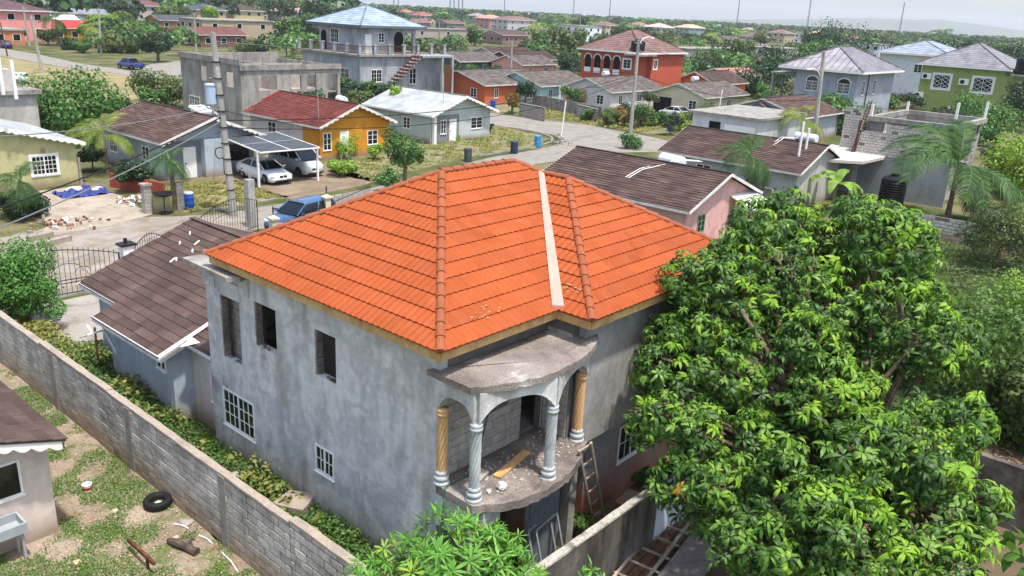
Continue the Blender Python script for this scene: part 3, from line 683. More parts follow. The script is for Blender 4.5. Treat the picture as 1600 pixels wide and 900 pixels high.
# --- loose things on and by the balcony
m = MB(); m.obox((1.95, -.25, 2.9), (.62, .12, 0), (-.02, .09, 0), (0, 0, .02)); single(m, 'plank', NEWWOOD, 'short yellow timber plank lying across the balcony floor', 'plank', 1.95, -.25, 2.88)
m = MB(); m.obox((1.05, -.15, 2.92), (.20, .06, .0), (-.03, .1, .02), (0, -.01, .07)); single(m, 'concrete_lump', CONC, 'grey block shaped lump of concrete against the balcony block wall', 'rubble', 1.05, -.15, 2.85)
def rock(name, label, cat, a, b, z, sx, sy, sz, mat, seed, group=None, n=10):
    r = random.Random(seed); m = MB(); prof = [(.55, 0), (.95, .25), (1.0, .5), (.7, .85), (.2, 1.0)]
    m.lathe(prof, (0, 0, 0), n, fn=lambda R_, z_, an: R_ * (1 + .22 * sin(3 * an + seed) + .15 * r.uniform(-1, 1)))
    m.v = [(x * sx, y * sy, zz * sz) for x, y, zz in m.v]
    return single(m, name, mat, label, cat, a, b, z, r.uniform(0, 3), group, local=True)
PLAST = M('white plaster', ['#c9c4bc', '#dcd8d1'], grain=.1, bump=.3)
rock('plaster_lump', 'pointed white lump of dried plaster on the balcony floor', 'rubble', 1.1, -.72, 2.85, .1, .07, .2, PLAST, 3)
rock('plaster_lump', 'small square white lump between the plaster pile and the front grey column', 'rubble', .83, -.62, 2.85, .06, .05, .09, PLAST, 5)
m = MB()
for k in range(220):
    a, b = random.uniform(.6, 3.6), random.uniform(-1.05, .3)
    if b < -.55 - .5 * sin((a - .3) / 3.6 * pi): continue
    s_ = random.uniform(.008, .03); m.obox((a, b, 2.865), (s_, 0, 0), (0, s_ * random.uniform(.5, 1), 0), (0, 0, s_ * .6))
single(m, 'rubble_crumbs', M('pale crumbs', ['#8b8178', '#c2bab0'], scale=9, grain=.2), kind='stuff')
def ladder(name, label, p, q, side, width, n, mat, rung=.05, rail=.06, r0=.08, over=0):
    p, q, side = np.array(p, float), np.array(q, float), np.array(side, float); t = thing(name, label, 'ladder', *p)
    nrm = np.cross(q - p, side); nrm /= np.linalg.norm(nrm)
    for s_ in (-1, 1):
        m = MB(); m.bar(p + side * width / 2 * s_, q + side * width / 2 * s_, rail, .05, up=nrm); part(m, 'rail', mat, t)
    for k in range(n):
        c = p + (q - p) * (r0 + (1 - 1.5 * r0) * k / (n - 1)) + nrm * .045; m = MB(); m.bar(c - side * (width / 2 + over), c + side * (width / 2 + over), .055, .03, up=nrm); part(m, 'rung', mat, t)
    return t
ladder('ladder', 'wooden ladder leaning on the balcony edge beside the tan column', (5.25, -.40, 0), (3.5, -1.0, 3.02), (1, .05, 0), .46, 6, WOOD)
m_ = Matrix
ladder('ladder', 'wooden ladder lying flat over planks behind the low stained wall', (3.2, -2.55, .45), (6.3, -2.1, .6), (.12, -.99, 0), .62, 6, WOOD, over=.12)
for k, (da, lab) in enumerate(((0, 'upper brown timber of the pile under the flat ladder'), (.18, 'middle brown timber of the pile under the flat ladder'), (.36, 'lowest brown timber of the pile beside the stained wall'))):
    m = MB(); m.bar((3.0 + da, -2.28 - .15 * k, .12 + .1 * (2 - k)), (6.0 + da, -1.98 - .15 * k, .22 + .1 * (2 - k)), .16, .08)
    single(m, 'timber', M('brown timber', ['#5c4231', '#7a5a44', '#4a3628'], scale=3, grain=.2), lab, 'timber', 3.0, -2.3, 0, group='timbers under the flat ladder')
m = MB(); m.obox((5.2, -3.15, .5), (1.35, .18, .04), (-.06, .42, -.04), (0, 0, .012)); single(m, 'sheet_panel', M('dusty board', ['#7d716c', '#93867f', '#6f645f'], scale=2, grain=.15), 'grey brown board lying beside the flat ladder', 'board', 5.2, -3.15, .3)
m = MB(); m.obox((5.75, -2.06, .95), (.75, .04, 0), (0, 0, .85), (-.001, .02, 0)); single(m, 'white_board', M('pale blue white board', ['#c3cbd6', '#cfd6df'], scale=1, rough=.6, grain=.04, bump=.03), 'pale white board standing upright at the end of the stained wall', 'board', 5.6, -2.1, 0)
m = MB(); m.obox((6.2, -.75, .35), (.38, .05, .0), (-.05, .3, 0), (0, 0, .02)); m.box(5.9, 6.5, -1.0, -.5, 0, .32); single(m, 'wooden_box', M('dusty wood', ['#8f7a60', '#a78f72'], scale=3, grain=.2), 'dusty wooden box standing on the red soil beside the ladder foot', 'box', 6.2, -.75, 0)
# leaning window frames under the balcony
for k, (da, lab) in enumerate(((0, 'bare metal window frame leaning under the balcony, nearer one'), (.14, 'bare metal window frame leaning under the balcony, behind the other'))):
    m = MB(); c = np.array((2.35 + da, -.98 - .1 * k, .75)); ax = np.array((.42, .05, 0)); up = np.array((.05, .3, .85)) * .85
    cs = [c - ax - up, c + ax - up, c + ax + up, c - ax + up]
    for p, q in zip(cs, cs[1:] + cs[:1]): m.bar(p, q, .04, .03)
    single(m, 'window_frame', M('dull aluminium', ['#7f858a', '#989ea2'], rough=.5, metal=.3, grain=.05), lab, 'window frame', 2.35 + da, -.98, 0, group='window frames leaning under the balcony')
# green hose
m = MB(); hp = [(1.75, .33, 3.9), (1.45, .22, 3.35), (1.1, .1, 2.93), (.8, .1, 2.88), (.45, .12, 2.87), (.29, .1, 2.80), (.27, .08, 2.4), (.27, .05, 1.2), (.28, .0, .1)]
m.tube(arc_pts(hp, 5), .018, 6); single(m, 'hose', M('green hose', ['#2e5c4a'], rough=.5, grain=0, bump=0), 'dark green hose running over the balcony edge and down the wall', 'hose', .3, .1, 0)

# ================================================================== boundary walls of block
WALLBLOCK = M('old boundary block', ['#8d8880', '#a8a39b', '#bdb8b0'], scale=1.6, rough=.97, grain=.3, gscale=16, bump=.6, bscale=22, rand=.14, streak=('#57514a', .55), splash=('#8d765d', .7))
WALLMORT = M('old boundary mortar', ['#4a443d', '#5e574f'], scale=3, rough=.97, grain=.25, bump=.5, streak=('#4a4540', .6))
COPE = M('rough coping', ['#8c8073', '#9b8f81', '#837769'], scale=1.4, rough=.97, grain=.22, gscale=24, bump=.6)
DARKWALL = M('black stained render', ['#2e2a27', '#45403b', '#6d675f'], scale=.9, rough=.95, grain=.25, gscale=9, bump=.5, streak=('#8f887e', .6))
bwall = thing('boundary_wall', 'long grey concrete block boundary wall with stepped top running down the left side of the house', 'wall', -1.68, 8, 0)
segs = [(-2.5, 2.46, 1.98), (2.46, 10.75, 1.90), (10.75, 15.25, 1.92), (15.25, 24.4, 1.86)]
seg_z = {0: 1.98, 1: 1.88, 2: 1.97, 3: 1.9}
allb = []
for i, (b0, b1, z1) in enumerate(segs):
    mb = MB(); mb.box(-1.735, -1.61, b0 + .001, b1 - .001, -.1, z1 - .05); part(mb, 'wall_core', WALLMORT, bwall)
    mb = MB(); K = int((b1 - b0) / .35)
    vs = []; fs = []
    for k in range(K + 1):
        b = b0 + (b1 - b0) * k / K; j = random.uniform(-.012, .012)
        vs += [(-1.765 + j, b, z1 - .055), (-1.765 + j, b, z1 + random.uniform(-.01, .01)), (-1.575 + random.uniform(-.012, .012), b, z1 + random.uniform(-.01, .01)), (-1.58, b, z1 - .055)]
    for k in range(K):
        for q in range(4): fs.append((4 * k + q, 4 * k + (q + 1) % 4, 4 * k + 4 + (q + 1) % 4, 4 * k + 4 + q))
    fs += [(0, 1, 2, 3), (4 * K + 3, 4 * K + 2, 4 * K + 1, 4 * K)]
    mb.add(vs, fs); part(mb, 'coping', COPE, bwall)
    for u0, u1, z0, zz in block_face(None, None, 'a', 0, b0, b1, .0, z1 - .06, [], -1): allb.append((u0, u1, z0, zz))
piers = [.2, 3.35, 5.05, 9.6, 14.4, 18.9, 23.2]
for b in (5.05, 9.6, 14.4, 18.9):
    mb = MB(); mb.box(-1.775, -1.74, b - .13, b + .13, -.05, 1.84); part(mb, 'pier', M('smooth pier render', ['#78716a', '#8d867e'], grain=.15, gscale=12, bump=.3, streak=('#5b554f', .6)), bwall)
allb.sort(key=lambda x: dist(-1.7, (x[0] + x[1]) / 2))
inview = [x for x in allb if x[0] > -.2]
near, rest = inview[:300], inview[300:] + [x for x in allb if x[0] <= -.2]
for u0, u1, z0, z1 in near: block_obj(bwall, 'a', -1.756, u0, u1, z0, z1, -1, depth=.04, mat=WALLBLOCK, joint=.026)
def joined_blocks(parent, lst, axis, p, facing, mat, depth=.03, joint=.024, name='far_blocks'):
    m = MB()
    for u0, u1, z0, z1 in lst:
        j = random.uniform(-.006, .006); u0 += joint / 2; u1 -= joint / 2; z0 += joint / 2; z1 -= joint / 2; q0, q1 = p + j, p + j - facing * depth
        m.box(q0, q1, u0, u1, z0, z1) if axis == 'a' else m.box(u0, u1, q0, q1, z0, z1)
    return part(m, name, mat, parent, kind='stuff')
joined_blocks(bwall, rest, 'a', -1.752, -1, WALLBLOCK)
# low stained wall in front
t = thing('front_wall', 'low black stained rendered wall with pale coping in front of the house', 'wall', 1.5, -2.05, 0)
mb = MB(); mb.box(-1.55, 4.95, -2.12, -1.98, -.1, 1.86); part(mb, 'wall_face', DARKWALL, t)
mb = MB(); vs = []; fs = []; K = 24
for k in range(K + 1):
    a = -1.57 + 6.56 * k / K; vs += [(a, -2.14, 1.855), (a, -2.14 + random.uniform(-.01, .01), 1.9 + random.uniform(-.012, .012)), (a, -1.96, 1.9 + random.uniform(-.012, .012)), (a, -1.96, 1.855)]
for k in range(K):
    for q in range(4): fs.append((4 * k + q, 4 * k + (q + 1) % 4, 4 * k + 4 + (q + 1) % 4, 4 * k + 4 + q))
fs += [(0, 1, 2, 3), (4 * K + 3, 4 * K + 2, 4 * K + 1, 4 * K)]
mb.add(vs, fs); part(mb, 'coping', M('mossy coping', ['#8f887e', '#a9a298', '#5c5650'], scale=3, grain=.35, gscale=18, bump=.6), t)
# --- the neighbour bungalow against the boundary wall (bottom left)
FGPINK = wallpaint('#cdbdb2', .25)
BROWNROOF = M_boards('dark brown board roof', '#4a312c', '#5b3e37', .9, .30, bleach='#8b7269', amount=.25)
BROWNPIECE = M('brown roofing board', ['#40322d', '#4c3c36', '#584740'], scale=1.1, rough=.9, grain=.16, gscale=14, bump=.3, rand=.28, streak=('#4a332c', .35))
def scallop(mb, p, q, h, n, th=.03):
    """white barge board with a scalloped lower edge from p to q (top edge), facing any way"""
    p, q = np.array(p, float), np.array(q, float); d = q - p; hd = np.array((d[0], d[1], 0)); hd /= np.linalg.norm(hd); nr = np.array((-hd[1], hd[0], 0)) * th / 2
    K = n * 6; prev = None
    for k in range(K + 1):
        c = p + d * k / K; ph = (k % 6) / 6; hh = h * (.62 + .38 * sin(pi * ph)) if k < K else h * .62
        cur = [c - nr, c + nr, c + nr - np.array((0, 0, hh)), c - nr - np.array((0, 0, hh))]
        if prev: mb.add(prev + cur, [(0, 4, 5, 1), (1, 5, 6, 2), (2, 6, 7, 3), (3, 7, 4, 0)])
        else: mb.add(cur, [(3, 2, 1, 0)])
        prev = cur
    mb.add(prev, [(0, 1, 2, 3)])
t = thing('bungalow', 'pale pink bungalow corner with brown roof beside the tyre and the block wall', 'house', -6, 10, 0)
mb = MB(); wall_cells(mb, 'b', 8.2, 8.4, -9.5, -4.16, -.1, 2.3, [(-5.75, -4.74, 1.28, 2.14)]); wall_cells(mb, 'a', -4.36, -4.16, 8.402, 15.0, -.1, 2.45, [])
mb.add([(-9.5, 8.2, 2.3), (-4.16, 8.2, 2.3), (-4.16, 8.2, 2.44), (-6.8, 8.2, 3.3), (-9.5, 8.2, 2.4)], [(0, 1, 2, 3, 4)]); part(mb, 'wall', FGPINK, t)
sash_window(t, 'b', 8.25, -5.75, -4.74, 1.28, 2.14, 1, 1, 1, -1, fw=.05, deep=.06)
rf = MB(); zr = lambda a: 2.57 + (-3.95 - a) * .31
rf.slab3([(-3.93, 7.62, zr(-3.93)), (-3.93, 15.3, zr(-3.93)), (-7, 15.3, zr(-7)), (-7, 7.62, zr(-7))], .05); rf.slab3([(-7.001, 7.62, zr(-7)), (-7.001, 15.3, zr(-7)), (-9.9, 15.3, zr(-4.1)), (-9.9, 7.62, zr(-4.1))], .05); r_ = part(rf, 'roof', BROWNPIECE, t)
for c in range(10):
    for k in range(8):
        a1 = -3.9 - .30 * c; b0 = 7.6 + k * .98 + (.4 * (c % 3)) - .8; b1 = b0 + .97
        b0, b1 = max(b0, 7.6), min(b1, 15.3)
        if b1 - b0 < .05: continue
        m = MB(); m.slab3([(a1, b0 + .004, zr(a1) + .032), (a1, b1 - .004, zr(a1) + .032), (a1 - .31, b1 - .004, zr(a1 - .31) + .008), (a1 - .31, b0 + .004, zr(a1 - .31) + .008)], .022); part(m, 'roof_board', BROWNPIECE, r_)
mb = MB(); scallop(mb, (-3.95, 7.66, 2.53), (-7.0, 7.66, 3.47), .24, 9); part(mb, 'barge_board', WHITE, r_)
mb = MB(); mb.bar((-4.0, 7.6, 2.45), (-4.0, 15.3, 2.45), .03, .16); part(mb, 'fascia_board', M('brown fascia', ['#5a4038', '#6a4c42']), r_)
t = thing('laundry_sink', 'grey moulded laundry sink on a stand against the pale pink bungalow wall', 'sink', -5.4, 7.85, 0)
SINK = M('grey moulded plastic', ['#8f9597', '#a1a6a8'], scale=3, grain=.08, rough=.5)
mb = MB(); mb.box(-5.9, -4.95, 7.55, 7.6, .72, .95); mb.box(-5.9, -4.95, 8.1, 8.15, .72, .95); mb.box(-5.9, -5.85, 7.601, 8.099, .72, .95); mb.box(-5.0, -4.95, 7.601, 8.099, .72, .95); mb.box(-5.849, -5.001, 7.601, 8.099, .72, .76); part(mb, 'basin', SINK, t)
for x, y in ((-5.8, 7.65), (-5.05, 7.65), (-5.8, 8.05), (-5.05, 8.05)):
    mb = MB(); mb.tube([(x, y, 0), (x, y, .72)], .03, 8); part(mb, 'leg', SINK, t)
mb = MB(); mb.tube([(-5.4, 8.12, .95), (-5.4, 8.12, 1.25), (-5.4, 7.95, 1.25), (-5.4, 7.92, 1.17)], .018, 6); part(mb, 'tap', CHROME, t)
# things lying in the yard
t = thing('tyre', 'old black car tyre with a scrap of white paper lying by the block wall', 'tyre', *at(247, 790))
prof = [(.19, .02), (.25, 0), (.31, .01), (.335, .05), (.335, .15), (.31, .19), (.25, .2), (.19, .18), (.18, .1), (.19, .02)]
c = at(247, 790); mb = MB(); n = 36; vs = []; fs = []
for (r, z) in prof:
    for k in range(n): vs.append((c[0] + r * cos(2 * pi * k / n), c[1] + r * sin(2 * pi * k / n), z + .02))
for i in range(len(prof) - 1):
    for k in range(n): fs.append((i * n + k, i * n + (k + 1) % n, (i + 1) * n + (k + 1) % n, (i + 1) * n + k))
mb.add(vs, fs); part(mb, 'tyre_body', RUBBER, t, smooth=True)
mb = MB(); mb.obox((c[0] - .02, c[1], .06), (.1, .02, .02), (-.02, .09, -.01), (0, 0, .004)); part(mb, 'paper_scrap', WHITE, t)
c = at(137, 768); t = thing('bucket', 'small white paint bucket standing on the patchy grass', 'bucket', *c)
mb = MB(); mb.lathe([(.09, 0), (.115, .2), (.12, .2), (.12, .215), (.108, .215), (.1, .02)], (*c, 0.005), 20); part(mb, 'pail', WHITE, t, smooth=False)
mb = MB(); mb.tube([(c[0] + .12 * cos(q), c[1] + .02, .2 - .1 * sin(q)) for q in np.linspace(0, pi, 9)], .005, 4); part(mb, 'handle', CHROME, t)
mb = MB(); mb.lathe([(.1025, .06), (.1125, .15)], (*c, .005), 20); mb.f = mb.f[:-2]; mb.mi = mb.mi[:-2]; mb.uv = mb.uv[:-2]; part(mb, 'label_band', M('red print', ['#a33a2c'], grain=0, bump=0), t)
c = at(285, 858); mb = MB(); d = np.array(at(312, 872)) - np.array(at(258, 850)); d /= np.linalg.norm(d)
mb.tube([(c[0] - d[0] * .42, c[1] - d[1] * .42, .09), (c[0] - d[0] * .15, c[1] - d[1] * .15, .12), (c[0] + d[0] * .2, c[1] + d[1] * .2, .1), (c[0] + d[0] * .45, c[1] + d[1] * .45, .08)], [.06, .1, .085, .1], 9)
mb.tube([(c[0] + d[0] * .1, c[1] + d[1] * .1, .12), (c[0] + d[0] * .15 + .2, c[1] + d[1] * .15 + .1, .2)], [.06, .04], 7)
single(mb, 'log', M('charred wood', ['#2d2521', '#4b4039', '#64564b'], scale=5, grain=.3, bump=.6), 'short dark charred log lying on the grass', 'log', *c)
c = at(222, 880); d = np.array(at(245, 905)) - np.array(at(203, 862)); l = np.linalg.norm(d); d /= l
mb = MB(); mb.bar((c[0] - d[0] * .65, c[1] - d[1] * .65, .28), (c[0] + d[0] * .65, c[1] + d[1] * .65, .34), .06, .08); mb.bar((c[0] + d[0] * .3, c[1] + d[1] * .3, 0), (c[0] + d[0] * .3, c[1] + d[1] * .3, .3), .05)
single(mb, 'iron_rail', RUST, 'rusty iron bar on a short stake at the front of the yard', 'iron bar', *c)
for k, (p, q, lab) in enumerate((((272, 820), (296, 828), 'short white plastic pipe length nearest the tyre'), ((311, 838), (332, 851), 'curved white plastic pipe length behind the charred log'), ((346, 864), (373, 897), 'long thin white pipe lying along the foot of the block wall'))):
    a, b = at(*p), at(*q); mb = MB(); mb.tube([(*a, .03), ((a[0] + b[0]) / 2 + .03, (a[1] + b[1]) / 2, .04), (*b, .03)], .016, 6); single(mb, 'pipe', WHITE, lab, 'pipe', *a, group='white pipe pieces in the yard')
c = at(291, 817); rock('stone', 'flat pale slab of stone on the grass beside the white pipe', 'stone', *c, 0, .2, .14, .07, CONC, 8)
for k, (px, py) in enumerate(((275, 842), (60, 495 + 345), (180, 800), (120, 880))):
    c = at(px, py); rock('stone', ['brown stone by the shorter end of the charred log', 'pale stone at the foot of the pale pink bungalow', 'buff stone on bare dirt between bucket and log', 'buff stone on bare dirt near the bottom of the yard'][k], 'stone', *c, 0, .09, .08, .07, M('buff stone', ['#a8957c', '#bdab92'], grain=.2), 20 + k)
# flat things behind the wall
c = at(462, 805, .1); m = MB(); m.prism([(c[0] - .45, c[1] + .3), (c[0] + .2, c[1] + .5), (c[0] + .55, c[1] - .1), (c[0] - .1, c[1] - .45)], .0, .5); single(m, 'concrete_footing', COPE, 'pale square concrete footing between the block wall and the grey house', 'footing', *c)
c = at(368, 748, .3); rock('footing_stone', 'round grey stone standing in the weeds behind the block wall', 'stone', *c, 0, .32, .22, .5, CONC, 9)
# --- brown roofed house behind, left (H1)
H1W = wallpaint('#a9b0b6', .3); H1P = wallpaint('#cbbcb4', .25)
h1 = thing('bungalow', 'blue grey bungalow with a dark brown board roof squeezed behind the orange roofed house', 'house', 4.7, 13.5, 0)
ze, zr_ = 2.62, 4.2; RIDGE_A = 4.72
mb = MB(); mb.box(.95, 8.6, 15.2, 17.4, -.1, 2.6); mb.box(.3, .9, 11.2, 15.19, -.1, 2.44); mb.box(.901, 8.6, 11.2, 15.19, -.1, 2.6); mb.add([(.95, 17.4, 2.6), (8.6, 17.4, 2.6), (RIDGE_A, 17.4, 4.1)], [(0, 1, 2)]); part(mb, 'wall', H1W, h1)
mb = MB(); mb.box(.9, 8.6, 9.3, 11.19, -.1, 2.6); part(mb, 'rear_wall', H1P, h1)
sl_ = (zr_ - ze) / (RIDGE_A - .55)
def z1(a): return zr_ - abs(a - RIDGE_A) * sl_
rf = MB(); rf.slab3([(.52, 15.15, z1(.52)), (.52, 17.85, z1(.52)), (RIDGE_A, 17.85, zr_), (RIDGE_A, 15.15, zr_)], .05); rf.slab3([(-.22, 10.9, z1(-.22)), (-.22, 15.149, z1(-.22)), (RIDGE_A, 15.149, zr_), (RIDGE_A, 10.9, zr_)], .05)
rf.slab3([(.58, 9.0, z1(.58)), (.58, 10.899, z1(.58)), (RIDGE_A, 10.899, zr_), (RIDGE_A, 9.0, zr_)], .05); rf.slab3([(8.9, 9.0, z1(8.9)), (8.9, 17.85, z1(8.9)), (RIDGE_A + .001, 17.85, zr_), (RIDGE_A + .001, 9.0, zr_)], .05)
r_ = part(rf, 'roof', BROWNPIECE, h1)
random.seed(5)
ch = .305; cl = sqrt(1 + sl_ ** 2); da = ch / cl
for c in range(17):
    for side in (-1, 1):
        a0 = -.24 + c * da if side < 0 else 8.92 - c * da
        a1 = a0 - side * (da + .012)
        if side < 0 and a1 > RIDGE_A + .1 or side > 0 and a1 < RIDGE_A - .1: continue
        k = 0; b = 9.0 - random.uniform(0, 1.1)
        while b < 17.9:
            w = 1.12; b0, b1 = max(b, 9.0), min(b + w, 17.88)
            if side < 0:
                if a0 < .5: b0 = max(b0, 10.9)
                if a0 < .5: b1 = min(b1, 15.16)
            if side > 0 and c < 13: b += w * 1.0; continue
            b += w
            if b1 - b0 < .06: continue
            j = random.uniform(-.004, .006)
            m = MB(); m.slab3([(a0, b0 + .004, z1(a0) + .034 + j), (a0, b1 - .004, z1(a0) + .034 - j), (a1, b1 - .004, z1(a1) + .008), (a1, b0 + .004, z1(a1) + .008)], .02); part(m, 'roof_board', BROWNPIECE, r_)
m = MB(); m.bar((RIDGE_A, 9.0, zr_ + .03), (RIDGE_A, 17.9, zr_ + .03), .2, .035); part(m, 'ridge_board', BROWNPIECE, r_)
mb = MB(); mb.bar((-.2, 10.9, 2.3), (-.2, 15.15, 2.3), .03, .16); mb.bar((-.2, 10.9, 2.24), (.58, 10.9, 2.54), .03, .16); mb.bar((.55, 15.2, 2.54), (.55, 17.85, 2.54), .03, .16); mb.bar((.62, 9.0, 2.54), (.62, 10.85, 2.54), .03, .16); part(mb, 'fascia_board', TRIM, h1)
mb = MB(); mb.bar((.50, 17.86, z1(.5) - .08), (RIDGE_A, 17.86, zr_ - .08), .03, .16); mb.bar((RIDGE_A, 17.86, zr_ - .08), (8.9, 17.86, z1(8.9) - .08), .03, .16); part(mb, 'barge_board', TRIM, h1)
c = at(257, 537, 2.62)
mb = MB(); p0, p1 = (-.22, 10.93, 2.36), (1.9, 10.93, z1(1.9) + .08)
for k in (0, .11): mb.tube([(p0[0], p0[1] - k, p0[2] + .03), (p1[0], p1[1] - k, p1[2])], .025, 6)
part(mb, 'conduit', WHITE, h1)
m = MB(); m.poly([(.25, 10.55, 2.66), (.75, 10.35, 2.72), (.72, 10.75, 2.78)]); part(m, 'tin_scrap', WHITE, h1)
sash_window(h1, 'a', .29, 11.55, 12.1, 1.55, 2.15, 2, 1, 1, -1, fw=.05, deep=.03)
sash_window(h1, 'a', .89, 9.45, 10.15, .95, 2.15, 1, 1, 2, -1, fw=.07, deep=.03)
for k, (px, py) in enumerate(((281, 381), (297, 368), (308, 383), (301, 394), (270, 411), (276, 409))):
    for z in np.linspace(2.6, 4.4, 37):
        a, b = at(px, py, z)
        if abs(z - z1(a)) < .06: break
    m = MB(); m.obox((a, b, z1(a) + .05), (.11 if k in (2, 4) else .03, .04, .04), (-.015, .02, 0), (0, 0, .012)); part(m, 'litter', WHITE, r_)
# rubble pole and pipe in the weeds
a, b = at(157, 590); t = thing('pipe_post', 'rusty post with a white plastic pipe crosspiece standing in the weeds', 'post', a, b)
mb = MB(); mb.tube([(a, b, 0), (a, b, 1.75)], .035, 7); part(mb, 'post', RUST, t)
c0, c1 = at(125, 527, 1.7), at(172, 515, 1.7); mb = MB(); mb.tube([(*c0, 1.7), (*c1, 1.75)], .03, 6); part(mb, 'crosspiece', POLE, t)
c1 = at(160, 514, 1.8); c2 = at(206, 592, .2); mb = MB(); mb.tube([(*at(136, 508, 1.9), 1.9), (*at(145, 520, 1.8), 1.8)], .03, 6); mb.tube([(*at(137, 524, 1.75), 1.75), (*at(161, 515, 1.85), 1.85), (*c2, .2)], .04, 7); part(mb, 'pipe', WHITE, t)
a, b = at(281, 640); rock('dirt_heap', 'small heap of orange dirt in the weeds by the blue grey bungalow', 'dirt heap', a, b, 0, .5, .4, .35, M('orange dirt', ['#9a5a34', '#b06a3e'], scale=4, grain=.2, bump=.5), 12, n=14)

# ================================================================== gates and fences
def iron_gate(a0, b0, a1, b1, label, rise=.5):
    t = thing('gate', label, 'gate', (a0 + a1) / 2, (b0 + b1) / 2, 0)
    p, q = np.array((a0, b0)), np.array((a1, b1)); mid = (p + q) / 2
    for leaf, (s, e) in enumerate(((p, mid), (mid, q))):
        n = 15; top = lambda t_: 1.5 + rise * sin(pi * (t_ * .5 + (.0 if leaf == 0 else .5)))
        fr = MB(); pts = []
        for k in range(13):
            tt = k / 12; c = s + (e - s) * tt; pts.append((*c, top(tt)))
        for u, v in zip(pts, pts[1:]): fr.bar(u, v, .03, .03)
        for zz in (.12, .55, .68): fr.bar((*s, zz), (*e, zz), .03, .03)
        fr.bar((*s, .05), (*s, top(0)), .05); fr.bar((*e, .05), (*e, top(1)), .05); f_ = part(fr, 'gate_frame', METAL_BLACK, t)
        for k in range(1, n):
            tt = k / n; c = s + (e - s) * tt; b_ = MB(); b_.bar((*c, .1), (*c, top(tt) + .12), .016); part(b_, 'gate_bar', METAL_BLACK, f_)
        sc = MB(); d = (e - s)
        for (c0, r0, ph0, ph1) in ((.3, .42, 0, pi), (.72, .34, pi, 2 * pi), (.5, .2, 0, pi)):
            arc = [(*(s + d * (c0 + r0 * .5 * cos(x))), .95 + r0 * sin(x)) for x in np.linspace(ph0, ph1, 10)]
            sc.tube(arc, .013, 4)
        part(sc, 'scroll', METAL_BLACK, f_)
    return t
iron_gate(-1.2, 24.6, 4.6, 24.1, 'black wrought iron double gate with curved top and scrolls across the concrete drive')
a, b = 4.95, 24.15; t = thing('gate_pillar', 'pale grey gate pillar topped by a grey box lamp beside the double gate', 'pillar', a, b)
mb = MB(); mb.box(a - .22, a + .22, b - .22, b + .22, 0, 1.75); part(mb, 'shaft', WHITE, t)
mb = MB(); mb.box(a - .3, a + .34, b - .28, b + .28, 1.752, 1.84); mb.box(a - .06, a + .06, b - .06, b + .06, 1.841, 2.05); part(mb, 'cap', METAL_BLACK, t)
def iron_panel(a0, b0, a1, b1, label, group=None, h=1.45, bulge=.5, n=14, name='iron_fence'):
    t = thing(name, label, 'fence', (a0 + a1) / 2, (b0 + b1) / 2, 0, group=group); p, q = np.array((a0, b0)), np.array((a1, b1))
    top = lambda tt: h + bulge * sin(pi * tt); fr = MB(); pts = [(*(p + (q - p) * k / 10), top(k / 10)) for k in range(11)]
    for u, v in zip(pts, pts[1:]): fr.bar(u, v, .025)
    fr.bar((*p, .3), (*q, .3), .025); fr.bar((*p, 0), (*p, top(0)), .04); fr.bar((*q, 0), (*q, top(1)), .04); f_ = part(fr, 'frame', METAL_BLACK, t)
    for k in range(1, n):
        tt = k / n; c = p + (q - p) * tt; m = MB(); m.bar((*c, .2), (*c, top(tt) + .06), .014); part(m, 'bar', METAL_BLACK, f_)
    m = MB(); m.tube([(*(p + (q - p) * (.5 + .3 * cos(x))), h * .72 + .3 * sin(x)) for x in np.linspace(0, pi, 9)], .012, 4); part(m, 'scroll', METAL_BLACK, f_)
    return t
iron_panel(5.3, 24.3, 7.1, 24.9, 'round topped black iron fence panel between gate pillar and brown roof')
iron_panel(9.6, 26.6, 13.9, 28.4, 'curved top iron fence panel behind the brown roof beside the grey post', h=1.7, bulge=.45, n=22)
CREAM = wallpaint('#cfc0a2', .2)
for (px, py, lab) in ((427, 338, 'cream square fence pillar with black spike nearest the blue car'), (510, 305, 'cream fence pillar with black spike behind the far end of the blue car')):
    a, b = at(px, py, 1.7); t = thing('fence_pillar', lab, 'pillar', a, b, group='cream fence pillars')
    mb = MB(); mb.box(a - .17, a + .17, b - .17, b + .17, 0, 1.55); part(mb, 'shaft', CREAM, t)
    mb = MB(); mb.box(a - .23, a + .23, b - .23, b + .23, 1.551, 1.64); mb.add([(a - .2, b - .2, 1.64), (a + .2, b - .2, 1.64), (a + .2, b + .2, 1.64), (a - .2, b + .2, 1.64), (a, b, 1.78)], [(0, 1, 4), (1, 2, 4), (2, 3, 4), (3, 0, 4)]); part(mb, 'cap', CREAM, t)
    mb = MB(); mb.lathe([(.02, 1.76), (.03, 1.9), (.07, 1.95), (.03, 2.0), (.05, 2.08), (.01, 2.25)], (a, b, 0), 8); part(mb, 'finial', METAL_BLACK, t)
pA, pB = at(427, 338, 1.7), at(510, 305, 1.7)
def spear_fence(p, q, label, n, h=1.25, group=None):
    t = thing('iron_fence', label, 'fence', (p[0] + q[0]) / 2, (p[1] + q[1]) / 2, 0, group=group); p, q = np.array(p), np.array(q)
    m = MB(); m.bar((*p, .3), (*q, .3), .03); m.bar((*p, h - .1), (*q, h - .1), .03); f_ = part(m, 'rail', METAL_BLACK, t)
    for k in range(1, n):
        c = p + (q - p) * k / n; m = MB(); m.bar((*c, .15), (*c, h + (.12 if k % 6 else .3)), .016); part(m, 'bar', METAL_BLACK, f_)
spear_fence(pA, pB, 'black iron spear fence in front of the blue car', 34)
d = np.array(pB) - np.array(pA); pC = tuple(np.array(pB) + d * 1.05)
spear_fence(pB, pC, 'black iron spear fence running on beyond the far cream pillar', 36)
